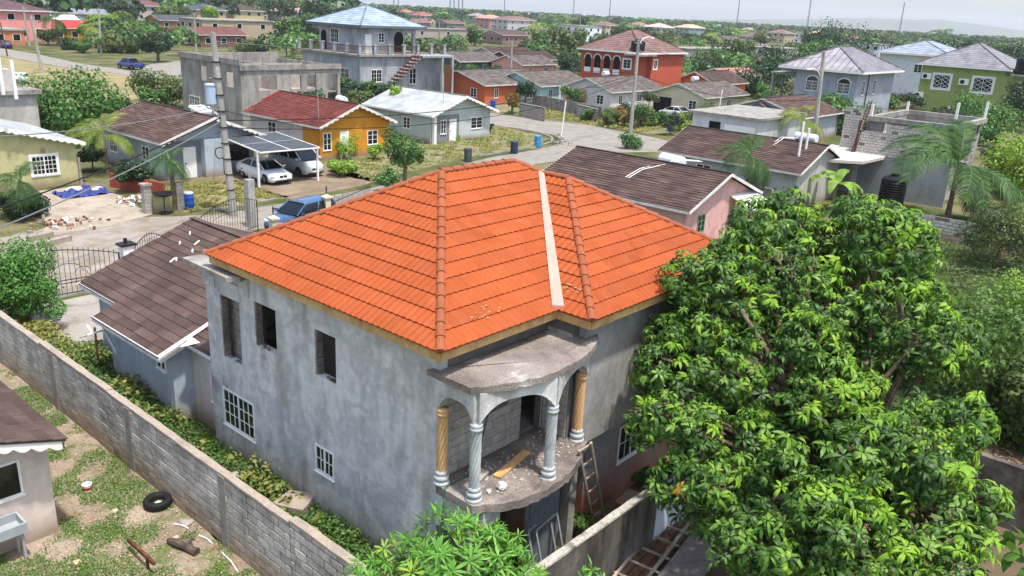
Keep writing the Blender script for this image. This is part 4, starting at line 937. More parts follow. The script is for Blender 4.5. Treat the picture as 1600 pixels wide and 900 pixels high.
a, b = at(393, 355); mb = MB(); mb.box(a - .2, a + .2, b - .2, b + .2, 0, 2.65); mb.obox((a, b, 2.9), (.02, 0, 0), (0, .02, 0), (0, 0, .3)); mb.obox((a + .1, b, 2.8), (.012, 0, 0), (0, .012, 0), (0, 0, .2)); single(mb, 'concrete_post', POLE, 'thick grey concrete post with rods on top beside the tall utility pole', 'post', a, b)
# block pillars, red heap and barrel over the road
YEL = wallpaint('#b9b17c', .3)
for (px, py, lab) in ((231, 333, 'block gate pillar with pale cap left of the little yellow green wall'), (281, 327, 'block gate pillar without cap behind the palm stem')):
    a, b = at(px, py); t = thing('gate_pillar', lab, 'pillar', a, b, group='block gate pillars across the road'); core = MB(); core.box(a - .19, a + .19, b - .19, b + .19, 0, 1.6); c_ = part(core, 'core', MORTAR, t)
    for k in range(8): m = MB(); m.box(a - .205, a + .205, b - .205, b + .205, k * .2 + .008, k * .2 + .192); part(m, 'block', BLOCKM, c_)
    if px < 250: m = MB(); m.box(a - .27, a + .27, b - .27, b + .27, 1.605, 1.72); part(m, 'cap', COPE, t)
a0, b0 = at(240, 333); a1, b1 = at(272, 328); mb = MB(); mb.bar((a0, b0, .5), (a1, b1, .5), .15, 1.0); single(mb, 'low_wall', YEL, 'little yellow green wall between the two block gate pillars', 'wall', a0, b0)
a0, b0 = at(215, 310); a1, b1 = at(268, 312); mb = MB(); mb.bar((a0 + .2, b0 + 4, .45), (a1, b1 + .8, .45), .15, .9); single(mb, 'red_wall', M('red painted wall', ['#8d3f30', '#a14a38'], grain=.1, streak=('#6a3a2c', .5)), 'low brick red wall behind the block gate pillars', 'wall', a0, b0)
a, b = at(296, 326); t = thing('barrel', 'blue plastic barrel with white lid on the grass by the tall pole', 'barrel', a, b)
mb = MB(); mb.lathe([(.27, 0), (.29, .04), (.29, .3), (.3, .32), (.29, .34), (.29, .62), (.3, .64), (.29, .66), (.29, .88), (.27, .92)], (a, b, 0), 24); part(mb, 'drum', M('blue plastic', ['#1d4a9a', '#2456a8'], rough=.4, grain=.05, bump=0), t, smooth=True)
mb = MB(); mb.lathe([(.285, .9), (.295, .93), (.28, 1.0), (.05, 1.01)], (a, b, 0), 24); part(mb, 'lid', WHITE, t)
a, b = at(258, 334); t = thing('satellite_dish', 'black mesh satellite dish on a stand before the yellow green wall', 'satellite dish', a, b)
mb = MB(); mb.lathe([(.02, 0), (.25, .03), (.45, .1), (.6, .2), (.62, .2), (.46, .08), (.25, .01), (.02, -.02)], (a, b, 1.0), 20); part(mb, 'dish', METAL_BLACK, t)
mb = MB(); mb.tube([(a, b, 0), (a, b, 1.0)], .03, 6); mb.lathe([(.32, 0), (.34, .06), (.3, .08)], (a, b, 0), 16); part(mb, 'stand', METAL_BLACK, t)
# rubble heaps
def rubble(px, py, label, n, spread, mats, seed, hgt=.35):
    a, b = at(px, py); t = thing('rubble_heap', label, 'rubble', a, b); r = random.Random(seed)
    for k in range(n):
        m = MB(); rr = abs(r.gauss(0, spread)); an = r.uniform(0, 2 * pi); x, y = a + rr * cos(an), b + rr * sin(an); z = max(0, hgt * (1 - rr / (2 * spread))) * r.random() + .06; s_ = r.uniform(.05, .15)
        e = Matrix.Rotation(r.uniform(0, 3), 3, (r.uniform(-1, 1), r.uniform(-1, 1), r.uniform(-1, 1))); m.obox((x, y, z), e @ Vector((s_, 0, 0)), e @ Vector((0, s_ * r.uniform(.4, .8), 0)), e @ Vector((0, 0, s_ * r.uniform(.25, .6)))); part(m, 'piece', r.choice(mats), t)
    return t
TERRA = M('broken terracotta', ['#8a5644', '#a3745f', '#9b8478'], scale=5, grain=.2)
rubble(210, 316, 'heap of broken pinkish tiles beside the block gate pillar', 60, .7, [TERRA, CONC, PLAST], 2)
rubble(95, 352, 'scatter of brown and white rubble at the edge of the gravel forecourt', 55, 1.1, [TERRA, CONC, PLAST, RUST], 3, .2)
rubble(870, 224, 'heap of grey concrete blocks on the grass by the road bend', 50, .9, [BLOCKM, CONC], 4, .9)
for k, (p, q, lab) in enumerate((((45, 378), (82, 370), 'pale concrete kerb block, inner one, at the gravel forecourt'), ((62, 388), (110, 376), 'pale concrete kerb block, outer one, nearest the iron gate'))):
    a0, b0 = at(*p); a1, b1 = at(*q); mb = MB(); mb.bar((a0, b0, .14), (a1, b1, .14), .3, .28); single(mb, 'kerb_block', COPE, lab, 'kerb block', a0, b0, group='kerb blocks by the forecourt')
# blue tarpaulin bundle
a, b = at(130, 303); TARP = M('blue tarpaulin', ['#27336b', '#313f7c', '#1f2954'], scale=3, rough=.6, grain=.15, bump=.5, bscale=6)
t = thing('tarpaulin', 'crumpled blue tarpaulin with white bundles by the yellow green bungalow', 'tarpaulin', a, b)
mb = MB(); n = 22; vs = []; fs = []; r = random.Random(4)
for i in range(n + 1):
    for j in range(n + 1):
        x, y = (i / n - .5) * 2.9, (j / n - .5) * 2.0; vs.append((a + x, b + y, max(.01, .38 * math.exp(-(x * x / 1.2 + y * y / .6)) + .16 * sin(6 * x + 3 * y) * cos(5 * y - x) + r.uniform(-.07, .10))))
for i in range(n):
    for j in range(n): fs.append((i * (n + 1) + j, (i + 1) * (n + 1) + j, (i + 1) * (n + 1) + j + 1, i * (n + 1) + j + 1))
mb.add(vs, fs); part(mb, 'sheet', TARP, t)
for k, (dx, dy, s_) in enumerate(((-.4, .1, .4), (.3, .25, .28), (.75, -.1, .3))):
    m = MB(); m.lathe([(.5, 0), (.95, .3), (1, .55), (.6, .9), (.1, 1)], (0, 0, 0), 10, fn=lambda R_, z, an: R_ * (1 + .15 * sin(3 * an + k))); m.v = [(a + dx + x * s_ * 1.3, b + dy + y * s_, .1 + z * s_) for x, y, z in m.v]; part(m, 'bundle', PLAST, t)

# ================================================================== bungalows and larger houses of the neighbourhood
R_BROWN = M_boards('brown roof boards', '#45352f', '#55423b', 1.0, .28, bleach='#7a6158', amount=.6)
R_DARK = M_boards('dark brown roof boards', '#40322e', '#4e3e39', 1.0, .28, bleach='#7a635a', amount=.5)
R_GREY = M_boards('bleached grey roof boards', '#4f4742', '#655c56', 1.1, .3, bleach='#857e78', amount=.8)
R_RED = M_boards('red brown roof boards', '#652f29', '#572823', 1.0, .28, bleach='#8a5a50', amount=.5)
R_WHITE = M_boards('white metal roof', '#9b9e9d', '#a3a6a4', 8, 3, rough=.5)
def slope(mb, p0, p1, r0, r1, n, lift=.03):
    """courses of a roof slope from eave p0-p1 up to r0-r1"""
    p0, p1, r0, r1 = [np.array(x, float) for x in (p0, p1, r0, r1)]
    nr = np.cross(p1 - p0, r0 - p0)
    if np.linalg.norm(nr) < 1e-6: nr = np.cross(p1 - p0, r1 - p0)
    nr /= np.linalg.norm(nr)
    if nr[2] < 0: nr = -nr
    ex = (p1 - p0) / np.linalg.norm(p1 - p0); mid = (r0 + r1) / 2 - (p0 + p1) / 2; T = np.linalg.norm(mid - ex * np.dot(mid, ex))
    for c in range(n):
        f0, f1 = c / n, (c + 1) / n
        a0, a1, b0, b1 = p0 + (r0 - p0) * f0, p1 + (r1 - p1) * f0, p0 + (r0 - p0) * f1, p1 + (r1 - p1) * f1
        vs = [a0, a1, a1 + nr * lift, a0 + nr * lift, b1 + nr * .004, b0 + nr * .004]
        u = lambda q: float(np.dot(q - p0, ex))
        t0, t1 = f0 * T, f1 * T
        mb.add(vs, [(0, 1, 2, 3), (3, 2, 4, 5)], [[(u(a0), t0 - .01), (u(a1), t0 - .01), (u(a1), t0), (u(a0), t0)], [(u(a0), t0), (u(a1), t0), (u(b1), t1 - .01), (u(b0), t1 - .01)]])
def gable_roof(parent, a0, a1, b0, b1, ze, zr, axis, mat, n=16, th=.12, trim=TRIM, scal=0, lift=.035):
    m = MB()
    if axis == 'b':
        c = (a0 + a1) / 2; slope(m, (a0, b0, ze), (a0, b1, ze), (c, b0, zr), (c, b1, zr), n, lift); slope(m, (a1, b1, ze), (a1, b0, ze), (c, b1, zr), (c, b0, zr), n, lift)
        ends = [[(a0, b, ze), (c, b, zr), (a1, b, ze)] for b in (b0, b1)]; eaves = [((a0, b0), (a0, b1)), ((a1, b0), (a1, b1))]
    else:
        c = (b0 + b1) / 2; slope(m, (a1, b0, ze), (a0, b0, ze), (a1, c, zr), (a0, c, zr), n, lift); slope(m, (a0, b1, ze), (a1, b1, ze), (a0, c, zr), (a1, c, zr), n, lift)
        ends = [[(a, b0, ze), (a, c, zr), (a, b1, ze)] for a in (a0, a1)]; eaves = [((a0, b0), (a1, b0)), ((a0, b1), (a1, b1))]
    r_ = part(m, 'roof', mat, parent)
    t = MB()
    for e in ends:
        for p, q in ((e[0], e[1]), (e[1], e[2])):
            if scal and e is ends[0]: scallop(t, (p[0], p[1], p[2] + .02), (q[0], q[1], q[2] + .02), .26, scal)
            else: t.bar((p[0], p[1], p[2] - .07), (q[0], q[1], q[2] - .07), .035, .16)
    for (p, q) in eaves: t.bar((*p, ze - .06), (*q, ze - .06), .03, .14)
    part(t, 'barge_board', trim, r_)
    if axis == 'b': k = MB(); k.bar(((a0 + a1) / 2, b0, zr + .03), ((a0 + a1) / 2, b1, zr + .03), .22, .05)
    else: k = MB(); k.bar((a0, (b0 + b1) / 2, zr + .03), (a1, (b0 + b1) / 2, zr + .03), .22, .05)
    part(k, 'ridge_cap', mat, r_)
    return r_
def gable_walls(parent, a0, a1, b0, b1, ze, zr, axis, ov, mat, gmat=None, slope_=None):
    m = MB(); m.box(a0, a1, b0, b1, -.1, ze)
    k = (zr - ze) / (((a1 - a0) if axis == 'b' else (b1 - b0)) / 2 + ov); zp = zr - ov * 0 - .06
    zw = ze + k * 0
    if axis == 'b':
        c = (a0 + a1) / 2
        for b in (b0, b1): m.add([(a0, b, ze), (a1, b, ze), (a1, b, ze + k * ov - .05), (c, b, zp), (a0, b, ze + k * ov - .05)], [(0, 1, 2, 3, 4)])
    else:
        c = (b0 + b1) / 2
        for a in (a0, a1): m.add([(a, b0, ze), (a, b1, ze), (a, b1, ze + k * ov - .05), (a, c, zp), (a, b0, ze + k * ov - .05)], [(0, 1, 2, 3, 4)])
    return part(m, 'wall', mat, parent)
def window(parent, face, u0, u1, z0, z1, nx=2, ny=3, frame=WHITE, fw=.07, surround=None, **kw):
    axis, p, fc = face
    if surround: 
        m = MB(); q0, q1 = p, p + fc * .05; s_ = surround; g_ = MB()
        for (ua, ub, za, zb) in ((u0 - s_, u1 + s_, z1, z1 + s_), (u0 - s_, u1 + s_, z0 - s_, z0), (u0 - s_, u0, z0, z1), (u1, u1 + s_, z0, z1)):
            (m.box(q0, q1, ua, ub, za, zb) if axis == 'a' else m.box(ua, ub, q0, q1, za, zb))
        part(m, 'window_surround', WHITE, parent)
    return sash_window(parent, axis, p, u0, u1, z0, z1, 2, max(1, nx // 2) if nx > 1 else 1, ny, fc, fw=fw, bw=.03, mat=frame, deep=.034)
def door(parent, face, u0, u1, z1, mat=WHITE, z0=.02, name='door'):
    axis, p, fc = face; m = MB(); q0, q1 = p, p + fc * .05
    (m.box(q0, q1, u0, u1, z0, z1) if axis == 'a' else m.box(u0, u1, q0, q1, z0, z1)); d = part(m, name, mat, parent)
    k = MB(); (k.box(q1, q1 + fc * .04, u0 + .08, u0 + .16, z0 + .95, z0 + 1.05) if axis == 'a' else k.box(u0 + .08, u0 + .16, q1, q1 + fc * .04, z0 + .95, z0 + 1.05)); part(k, 'handle', METAL_BLACK, d); return d
def water_tank(parent_label, a, b, z, rot=0, r=.45, l=1.5, group=None):
    """white roof cylinder of a solar heater lying on its side"""
    t = thing('water_tank', parent_label, 'tank', a, b, z, rot, group=group, local=True)
    m = MB(); m.tube([(-l / 2, 0, r + .1), (-l / 2 + .06, 0, r + .1), (l / 2 - .06, 0, r + .1), (l / 2, 0, r + .1)], [r * .8, r, r, r * .8], 18); part(m, 'cylinder', M('white tank', ['#c9ccce', '#dadcdd'], rough=.4, grain=.05, bump=0), t, smooth=False)
    m = MB(); m.box(-l / 3, -l / 3 + .06, -r, r, 0, .25); m.box(l / 3 - .06, l / 3, -r, r, 0, .25); part(m, 'cradle', CONC, t); return t
def awning(parent, face, u0, u1, z1, out=1.2, drop=.55, mat=WHITE):
    axis, p, fc = face; m = MB(); c = lambda u, o, z: (p + fc * o, u, z) if axis == 'a' else (u, p + fc * o, z)
    m.slab3([c(u0, .02, z1), c(u1, .02, z1), c(u1, out, z1 - drop), c(u0, out, z1 - drop)], .06); return part(m, 'awning', mat, parent)
def pipes_on_roof(parent, pts, r=.026):
    m = MB(); m.tube(pts, r, 6); m.tube([(x + .12, y + .25, z) for x, y, z in pts], r, 6); part(m, 'roof_pipe', WHITE, parent)

# --- pink bungalow right behind
PINK = wallpaint('#d3a39c', .3)
t = thing('bungalow', 'pink bungalow with long dark brown roof right behind the orange roof', 'house', 31.6, 15.4, 0)
gable_walls(t, 27.9, 35.3, 10.6, 20.2, 2.55, 4.1, 'b', .5, PINK); rr = gable_roof(t, 27.4, 35.8, 10.15, 20.7, 2.62, 4.15, 'b', R_DARK, 18)
awning(t, ('b', 10.6, -1), 32.6, 35.2, 2.75, 1.5, .55); door(t, ('b', 10.6, -1), 33.0, 33.9, 2.1, M('cream door', ['#c9bfae'], grain=.05)); window(t, ('b', 10.6, -1), 34.1, 35.0, .9, 2.1); window(t, ('b', 10.6, -1), 29.2, 30.0, 1.1, 2.1, frame=M('green shutter', ['#5f8a72'], grain=.1)); window(t, ('a', 27.9, -1), 12.4, 13.4, 1.0, 2.1)
pipes_on_roof(t, [(29.2, 15.2, 3.35), (30.3, 15.0, 3.75), (32.2, 13.6, 4.3), (33.4, 13.0, 4.2)])
water_tank('white water heater cylinder behind the ridge of the pink bungalow', 35.2, 16.0, 3.1, radians(75), .4, 1.8)
a, b = at(1130, 355); mb = MB(); mb.lathe([(.27, 0), (.29, .04), (.29, .88), (.27, .92)], (a, b, 0), 20); single(mb, 'barrel', MATS['blue plastic'], 'blue barrel under the awning end of the pink bungalow', 'barrel', a, b)
# --- second brown roof to its right
t = thing('bungalow', 'pale grey bungalow with wide brown roof behind the pink one', 'house', 47.8, 17, 0)
gable_walls(t, 44.2, 51.5, 11.6, 21.9, 2.55, 4.1, 'b', .5, wallpaint('#b5b3ad', .3)); gable_roof(t, 43.7, 52.0, 11.2, 22.3, 2.62, 4.15, 'b', R_DARK, 18)
window(t, ('a', 44.2, -1), 18.0, 19.2, 1.0, 2.1); pipes_on_roof(t, [(45.6, 15.4, 3.3), (46.8, 14.8, 3.75), (47.8, 14.5, 4.25), (48.5, 13.6, 4.3)])
water_tank('white water heater cylinder on the wide brown roof', 48.6, 13.2, 4.0, radians(80), .3, 1.7)
mb = MB(); mb.box(40.2, 40.4, 11.5, 22.0, 0, 2.0); single(mb, 'garden_wall', CONC, 'pale concrete wall between the two long brown roofs', 'wall', 40.3, 17)
# --- brown left bungalow
t = thing('bungalow', 'pale blue grey bungalow with brown roof and scalloped white barge boards beside the carport', 'house', 19.5, 47.5, 0)
WB_ = wallpaint('#aab4bb', .25)
gable_walls(t, 16.2, 23.0, 43.2, 52.4, 2.55, 4.1, 'b', .4, WB_); gable_roof(t, 15.7, 23.6, 42.3, 52.9, 2.62, 4.1, 'b', R_BROWN, 18, scal=10)
mb = MB(); mb.box(18.9, 20.2, 42.6, 43.19, 0, 2.6); part(mb, 'porch_wall', WB_, t); mb = MB(); mb.box(16.3, 18.85, 43.15, 43.195, .05, 2.55); part(mb, 'porch_recess', M('shaded porch wall', ['#6d7276', '#7a7f83'], grain=.06), t); door(t, ('b', 43.14, -1), 17.6, 18.5, 2.1)  # flat panel; the porch's shade is put into its darker grey
window(t, ('b', 43.2, -1), 21.0, 22.6, .9, 2.0, nx=4, ny=3, frame=METAL_BLACK); window(t, ('a', 16.2, -1), 49.8, 51.0, .9, 2.3, nx=4); window(t, ('a', 16.2, -1), 45.0, 46.0, 1.0, 2.0)
water_tank('white water heater cylinder behind the brown roof beside the shell building', 22.6, 49.5, 3.0, radians(10), .38, 1.5)
# --- yellow orange house with red brown roof
YO = wallpaint('#c8861f', .15); PW = wallpaint('#cfc4bf', .3)
t = thing('bungalow', 'mustard yellow and pale pink bungalow with rusty red roof', 'house', 32.8, 49, 0)
gable_walls(t, 29.4, 36.3, 44.0, 53.9, 2.55, 4.2, 'b', .5, PW); gable_roof(t, 28.9, 36.8, 43.4, 54.4, 2.62, 4.2, 'b', R_RED, 18, scal=8)
m = MB(); m.add([(32.6, 43.93, -.05), (36.35, 43.93, -.05), (36.35, 43.93, 2.7), (32.75, 43.93, 4.1), (32.6, 43.93, 4.08)], [(0, 1, 2, 3, 4)]); m.box(32.6, 36.36, 43.935, 44.0, -.05, 2.5); m.box(36.3, 36.36, 44.0, 53.9, 0, 2.55); m.box(29.33, 29.4, 43.93, 46.2, 0, 2.55); m.box(29.35, 32.6, 43.94, 44.0, 0, 2.56); m.add([(29.35, 43.94, 2.56), (32.6, 43.94, 2.56), (32.6, 43.94, 4.08), (29.35, 43.94, 2.75)], [(0, 1, 2, 3)]); part(m, 'coloured_front', YO, t)
window(t, ('b', 43.93, -1), 34.0, 35.1, .8, 2.0); window(t, ('b', 43.94, -1), 29.6, 30.4, .7, 2.1); door(t, ('b', 43.94, -1), 31.2, 32.1, 2.1); window(t, ('a', 29.4, -1), 50.0, 51.2, .9, 2.2)
mb = MB(); mb.bar((31.0, 54.4, 3.5), (32.85, 54.4, 4.25), .05, .1); part(mb, 'red_trim', M('red trim', ['#b0302a'], grain=.05), t)
mb = MB(); mb.tube([(30.0, 45, 2.8), (30.0, 45, 5.2)], .03, 5); mb.bar((29.6, 45, 5.1), (30.4, 45, 5.1), .02); single(mb, 'antenna', POLE, 'thin television mast before the rusty red roof', 'antenna', 30.0, 45)
water_tank('white water heater cylinder behind the rusty red roof', 36.5, 50.5, 3.2, radians(70), .36, 1.6)
# --- white roofed house
WG = wallpaint('#b6beba', .2)
t = thing('bungalow', 'pale grey green bungalow with plain white metal roof by the road', 'house', 46.3, 49.5, 0)
gable_walls(t, 42.4, 50.3, 45.3, 54.0, 2.55, 4.2, 'b', .5, WG); gable_roof(t, 41.9, 50.8, 44.6, 54.5, 2.62, 4.2, 'b', R_WHITE, 2, trim=WHITE, scal=9, lift=.01)
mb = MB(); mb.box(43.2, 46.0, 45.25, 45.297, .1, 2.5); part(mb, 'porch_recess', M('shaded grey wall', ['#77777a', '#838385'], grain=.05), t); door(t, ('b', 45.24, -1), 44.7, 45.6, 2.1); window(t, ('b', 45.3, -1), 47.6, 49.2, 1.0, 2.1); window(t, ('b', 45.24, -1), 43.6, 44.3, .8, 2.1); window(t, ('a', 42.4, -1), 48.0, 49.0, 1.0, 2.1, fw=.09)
mb = MB(); mb.box(42.5, 42.8, 44.9, 45.2, 0, 2.6); part(mb, 'porch_post', WHITE, t)
mb = MB(); mb.tube([(44.6, 46, 3.2), (44.6, 46, 6.0)], .03, 5); single(mb, 'antenna', POLE, 'thin television mast on the white metal roof', 'antenna', 44.6, 46)
# --- left edge yellow green house with white roof
YG = wallpaint('#b3ae7e', .2)
t = thing('bungalow', 'yellow green bungalow with white roof at the left edge beside the blue tarpaulin', 'house', 7, 47, 0)
gable_walls(t, 2.6, 11.6, 45.3, 54.0, 2.6, 3.9, 'b', .4, YG); gable_roof(t, 2.1, 12.1, 44.9, 54.5, 2.66, 3.95, 'b', R_WHITE, 2, trim=WHITE, scal=12, lift=.01)
window(t, ('b', 45.3, -1), 8.9, 10.4, .8, 2.0, nx=6, ny=4, surround=.1); mb = MB(); mb.lathe([(.01, 0), (.14, .02), (.14, .05)], (0, 0, 0), 12); mb.v = [(9.65 + x, 45.27 - z, 2.3 + y) for x, y, z in mb.v]; part(mb, 'wall_shell', TERRA, t)
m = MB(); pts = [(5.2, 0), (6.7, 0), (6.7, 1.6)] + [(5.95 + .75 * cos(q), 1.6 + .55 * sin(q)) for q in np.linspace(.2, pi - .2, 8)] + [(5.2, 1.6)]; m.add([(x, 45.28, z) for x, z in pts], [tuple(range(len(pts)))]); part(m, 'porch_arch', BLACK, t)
mb = MB(); mb.box(11.62, 11.75, 45.2, 52, 0, 1.7); single(mb, 'side_wall', CONC, 'grey side wall between the yellow green bungalow and the feather palm', 'wall', 11.7, 48)
t = thing('building_stub', 'pale grey unfinished concrete building with stepped top beyond the yellow green bungalow', 'building', 9, 58, 0)
GREYBL = M('pale bare concrete', ['#9b958d', '#b0aaa2', '#bdb8b0'], scale=.8, grain=.12, gscale=6, bump=.2, streak=('#6b655e', .5))
mb = MB(); mb.box(3.0, 14.2, 58.0, 66, -.1, 4.6); mb.box(4.0, 13.0, 59.0, 65, 4.6, 6.0); part(mb, 'wall', GREYBL, t); mb = MB(); mb.box(2.7, 14.5, 57.7, 66.3, 4.3, 4.62); mb.box(3.8, 12.4, 58.7, 65.3, 5.9, 6.15); part(mb, 'slab', CONC, t)
for k, (px, py) in enumerate(((5, 145), (25, 152))):
    a, b = at(px, py, 6.0); mb = MB(); mb.bar((a, b, 5.9), (a, b, 8.0), .16); part(mb, 'column_stub', WHITE, t)
t = thing('bungalow', 'olive bungalow with brown roof and scalloped edge behind the pale concrete building', 'house', 10, 73, 0)
a0, b0 = at(58, 142, 2.7); gable_walls(t, a0 - 8, a0 - .4, b0 + .4, b0 + 9, 2.6, 4.2, 'b', .4, wallpaint('#8f8a62', .2)); gable_roof(t, a0 - 8.5, a0, b0, b0 + 9.5, 2.66, 4.2, 'b', R_BROWN, 16)
water_tank('white water heater cylinder on the olive bungalow', a0 - .5, b0 + 3, 3.0, 0, .5, 1.5)
# --- the row along the far road: gables face the left, roofs run to the right
def row_house(a0, a1, b0, b1, wall, label, roof=R_GREY, ze=2.62, zr=4.1, face_cols=None, tank=None):
    t = thing('bungalow', label, 'house', (a0 + a1) / 2, (b0 + b1) / 2, 0)
    gable_walls(t, a0 + .4, a1 - .4, b0 + .45, b1 - .45, ze - .05, zr, 'a', .45, wall); gable_roof(t, a0, a1, b0, b1, ze, zr, 'a', roof, 16)
    c = (b0 + b1) / 2; L_ = b1 - b0
    window(t, ('a', a0 + .4, -1), b0 + .18 * L_, b0 + .18 * L_ + 1.1, .9, 2.1); window(t, ('b', b0 + .45, -1), a0 + 2.2, a0 + 3.0, .9, 2.1); window(t, ('b', b0 + .45, -1), a0 + 6.5, a0 + 7.6, 1.1, 2.1)
    if tank: water_tank(tank, a0 + 5, c + .5, zr - .1, radians(0), .34, 1.1)
    return t
CORAL = wallpaint('#bf6240', .15); AQUA = wallpaint('#a4c6c6', .15); PWH = wallpaint('#d3cdc9', .2); CRM = wallpaint('#cabf9f', .15); CORP = wallpaint('#c98f7f', .15)
t = row_house(69.5, 82, 64.0, 74.5, CORAL, 'coral orange bungalow with bleached grey roof behind the small palm')
mb = MB(); mb.box(77.0, 77.9, 63.75, 64.43, 1.5, 2.2); part(mb, 'air_conditioner', WHITE, t)
m = MB(); m.box(69.55, 69.75, 70.2, 73.6, 0, 2.5); part(m, 'porch_wall', CONC, t)
t = row_house(76.5, 88, 60.6, 69.8, AQUA, 'pale aqua bungalow with arched porch and bleached grey roof')
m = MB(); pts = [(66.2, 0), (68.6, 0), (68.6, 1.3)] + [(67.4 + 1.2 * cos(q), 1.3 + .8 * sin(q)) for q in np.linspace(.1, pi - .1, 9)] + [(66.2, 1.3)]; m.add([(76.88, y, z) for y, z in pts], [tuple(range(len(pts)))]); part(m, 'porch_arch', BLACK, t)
t = row_house(79.6, 92.5, 51.4, 60.0, PWH, 'white bungalow with dusky pink porch and bleached grey roof', tank='white dome shaped heater tank on the roof of the white and dusky pink bungalow')
m = MB(); m.box(79.94, 79.999, 55.7, 59.4, 0, 2.55); part(m, 'porch_wall', CORP, t); window(t, ('a', 79.94, -1), 57.0, 58.0, .9, 2.2, frame=METAL_BLACK)
m = MB(); m.box(79.3, 79.5, 59.6, 59.8, 0, 2.6); part(m, 'porch_post', WHITE, t)
t = row_house(86.4, 98.5, 41.8, 50.2, CRM, 'cream bungalow with grilled porch and bleached grey roof behind the parked silver car', tank='white dome shaped heater tank on the roof of the cream bungalow')
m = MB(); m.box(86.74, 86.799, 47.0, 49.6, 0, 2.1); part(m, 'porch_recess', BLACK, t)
for k in range(9): m = MB(); m.bar((86.70, 47.0 + .3 * k, .1), (86.70, 47.0 + .3 * k, 2.0), .04); part(m, 'porch_bar', METAL_BLACK, t)
row_house(107, 117, 90.0, 98.5, wallpaint('#d39a8c', .1), 'salmon pink bungalow with white awning half way to the treeline')
row_house(100, 112, 99.0, 107.5, wallpaint('#4b4f4e', .1), 'dark slate green bungalow with grey roof beyond the coral one')
row_house(116, 130, 100, 108, wallpaint('#6b4a40', .1), 'brown walled bungalow with dark roof beyond the salmon pink one', roof=R_DARK)
row_house(124, 138, 112, 121, wallpaint('#a9a29a', .1), 'grey bungalow with wide dark roof near the middle of the far streets', roof=R_DARK)
row_house(108, 119, 52.0, 60.0, wallpaint('#d06a2e', .1), 'vivid orange gabled bungalow behind the cream one', roof=R_DARK, zr=4.3)
row_house(124, 137, 56.5, 66.0, wallpaint('#a85a48', .1), 'low brick red bungalow with pink roof right of the two storey terracotta house', roof=M_boards('dusty pink roof', '#a87468', '#b48478', 1.2, .35))
# --- white flat roofed house in the middle right
t = thing('house', 'flat roofed white house with tall dark doorway between cream bungalow and yellow palm', 'house', 67, 28, 0)
WF = wallpaint('#c3c4c4', .3)
a0, b0 = at(1192, 190, .0)
mb = MB(); mb.box(65.0, 75, 24.5, 31.5, -.1, 3.2); part(mb, 'wall', WF, t); mb = MB(); mb.box(64.6, 75.4, 24.1, 31.9, 3.2, 3.42); part(mb, 'roof_slab', CONC, t); door(t, ('a', 65.0, -1), 28.4, 29.6, 2.6, BLACK); m = MB(); m.box(64.9, 64.997, 24.7, 27.9, .1, 2.5); part(m, 'garage_door', WHITE, t)
t = thing('bungalow', 'grey bungalow with small front gable and brown roof behind the yellow palm', 'house', 82, 30, 0)
gable_walls(t, 77.5, 88, 25.5, 34.5, 2.6, 4.2, 'a', .4, wallpaint('#a8aaad', .2)); gable_roof(t, 77, 88.5, 25, 35, 2.66, 4.2, 'a', R_BROWN, 14)
m = MB(); slope(m, (76.2, 31.6, 2.9), (78.8, 31.6, 2.9), (76.2, 30.0, 3.7), (78.8, 30.0, 3.7), 5); slope(m, (78.8, 28.4, 2.9), (76.2, 28.4, 2.9), (78.8, 30, 3.7), (76.2, 30, 3.7), 5); part(m, 'porch_roof', R_BROWN, t); m = MB(); m.add([(76.3, 28.5, 2.9), (76.3, 31.5, 2.9), (76.3, 30, 3.65)], [(0, 1, 2)]); part(m, 'porch_gable', wallpaint('#7c8188', .1), t)
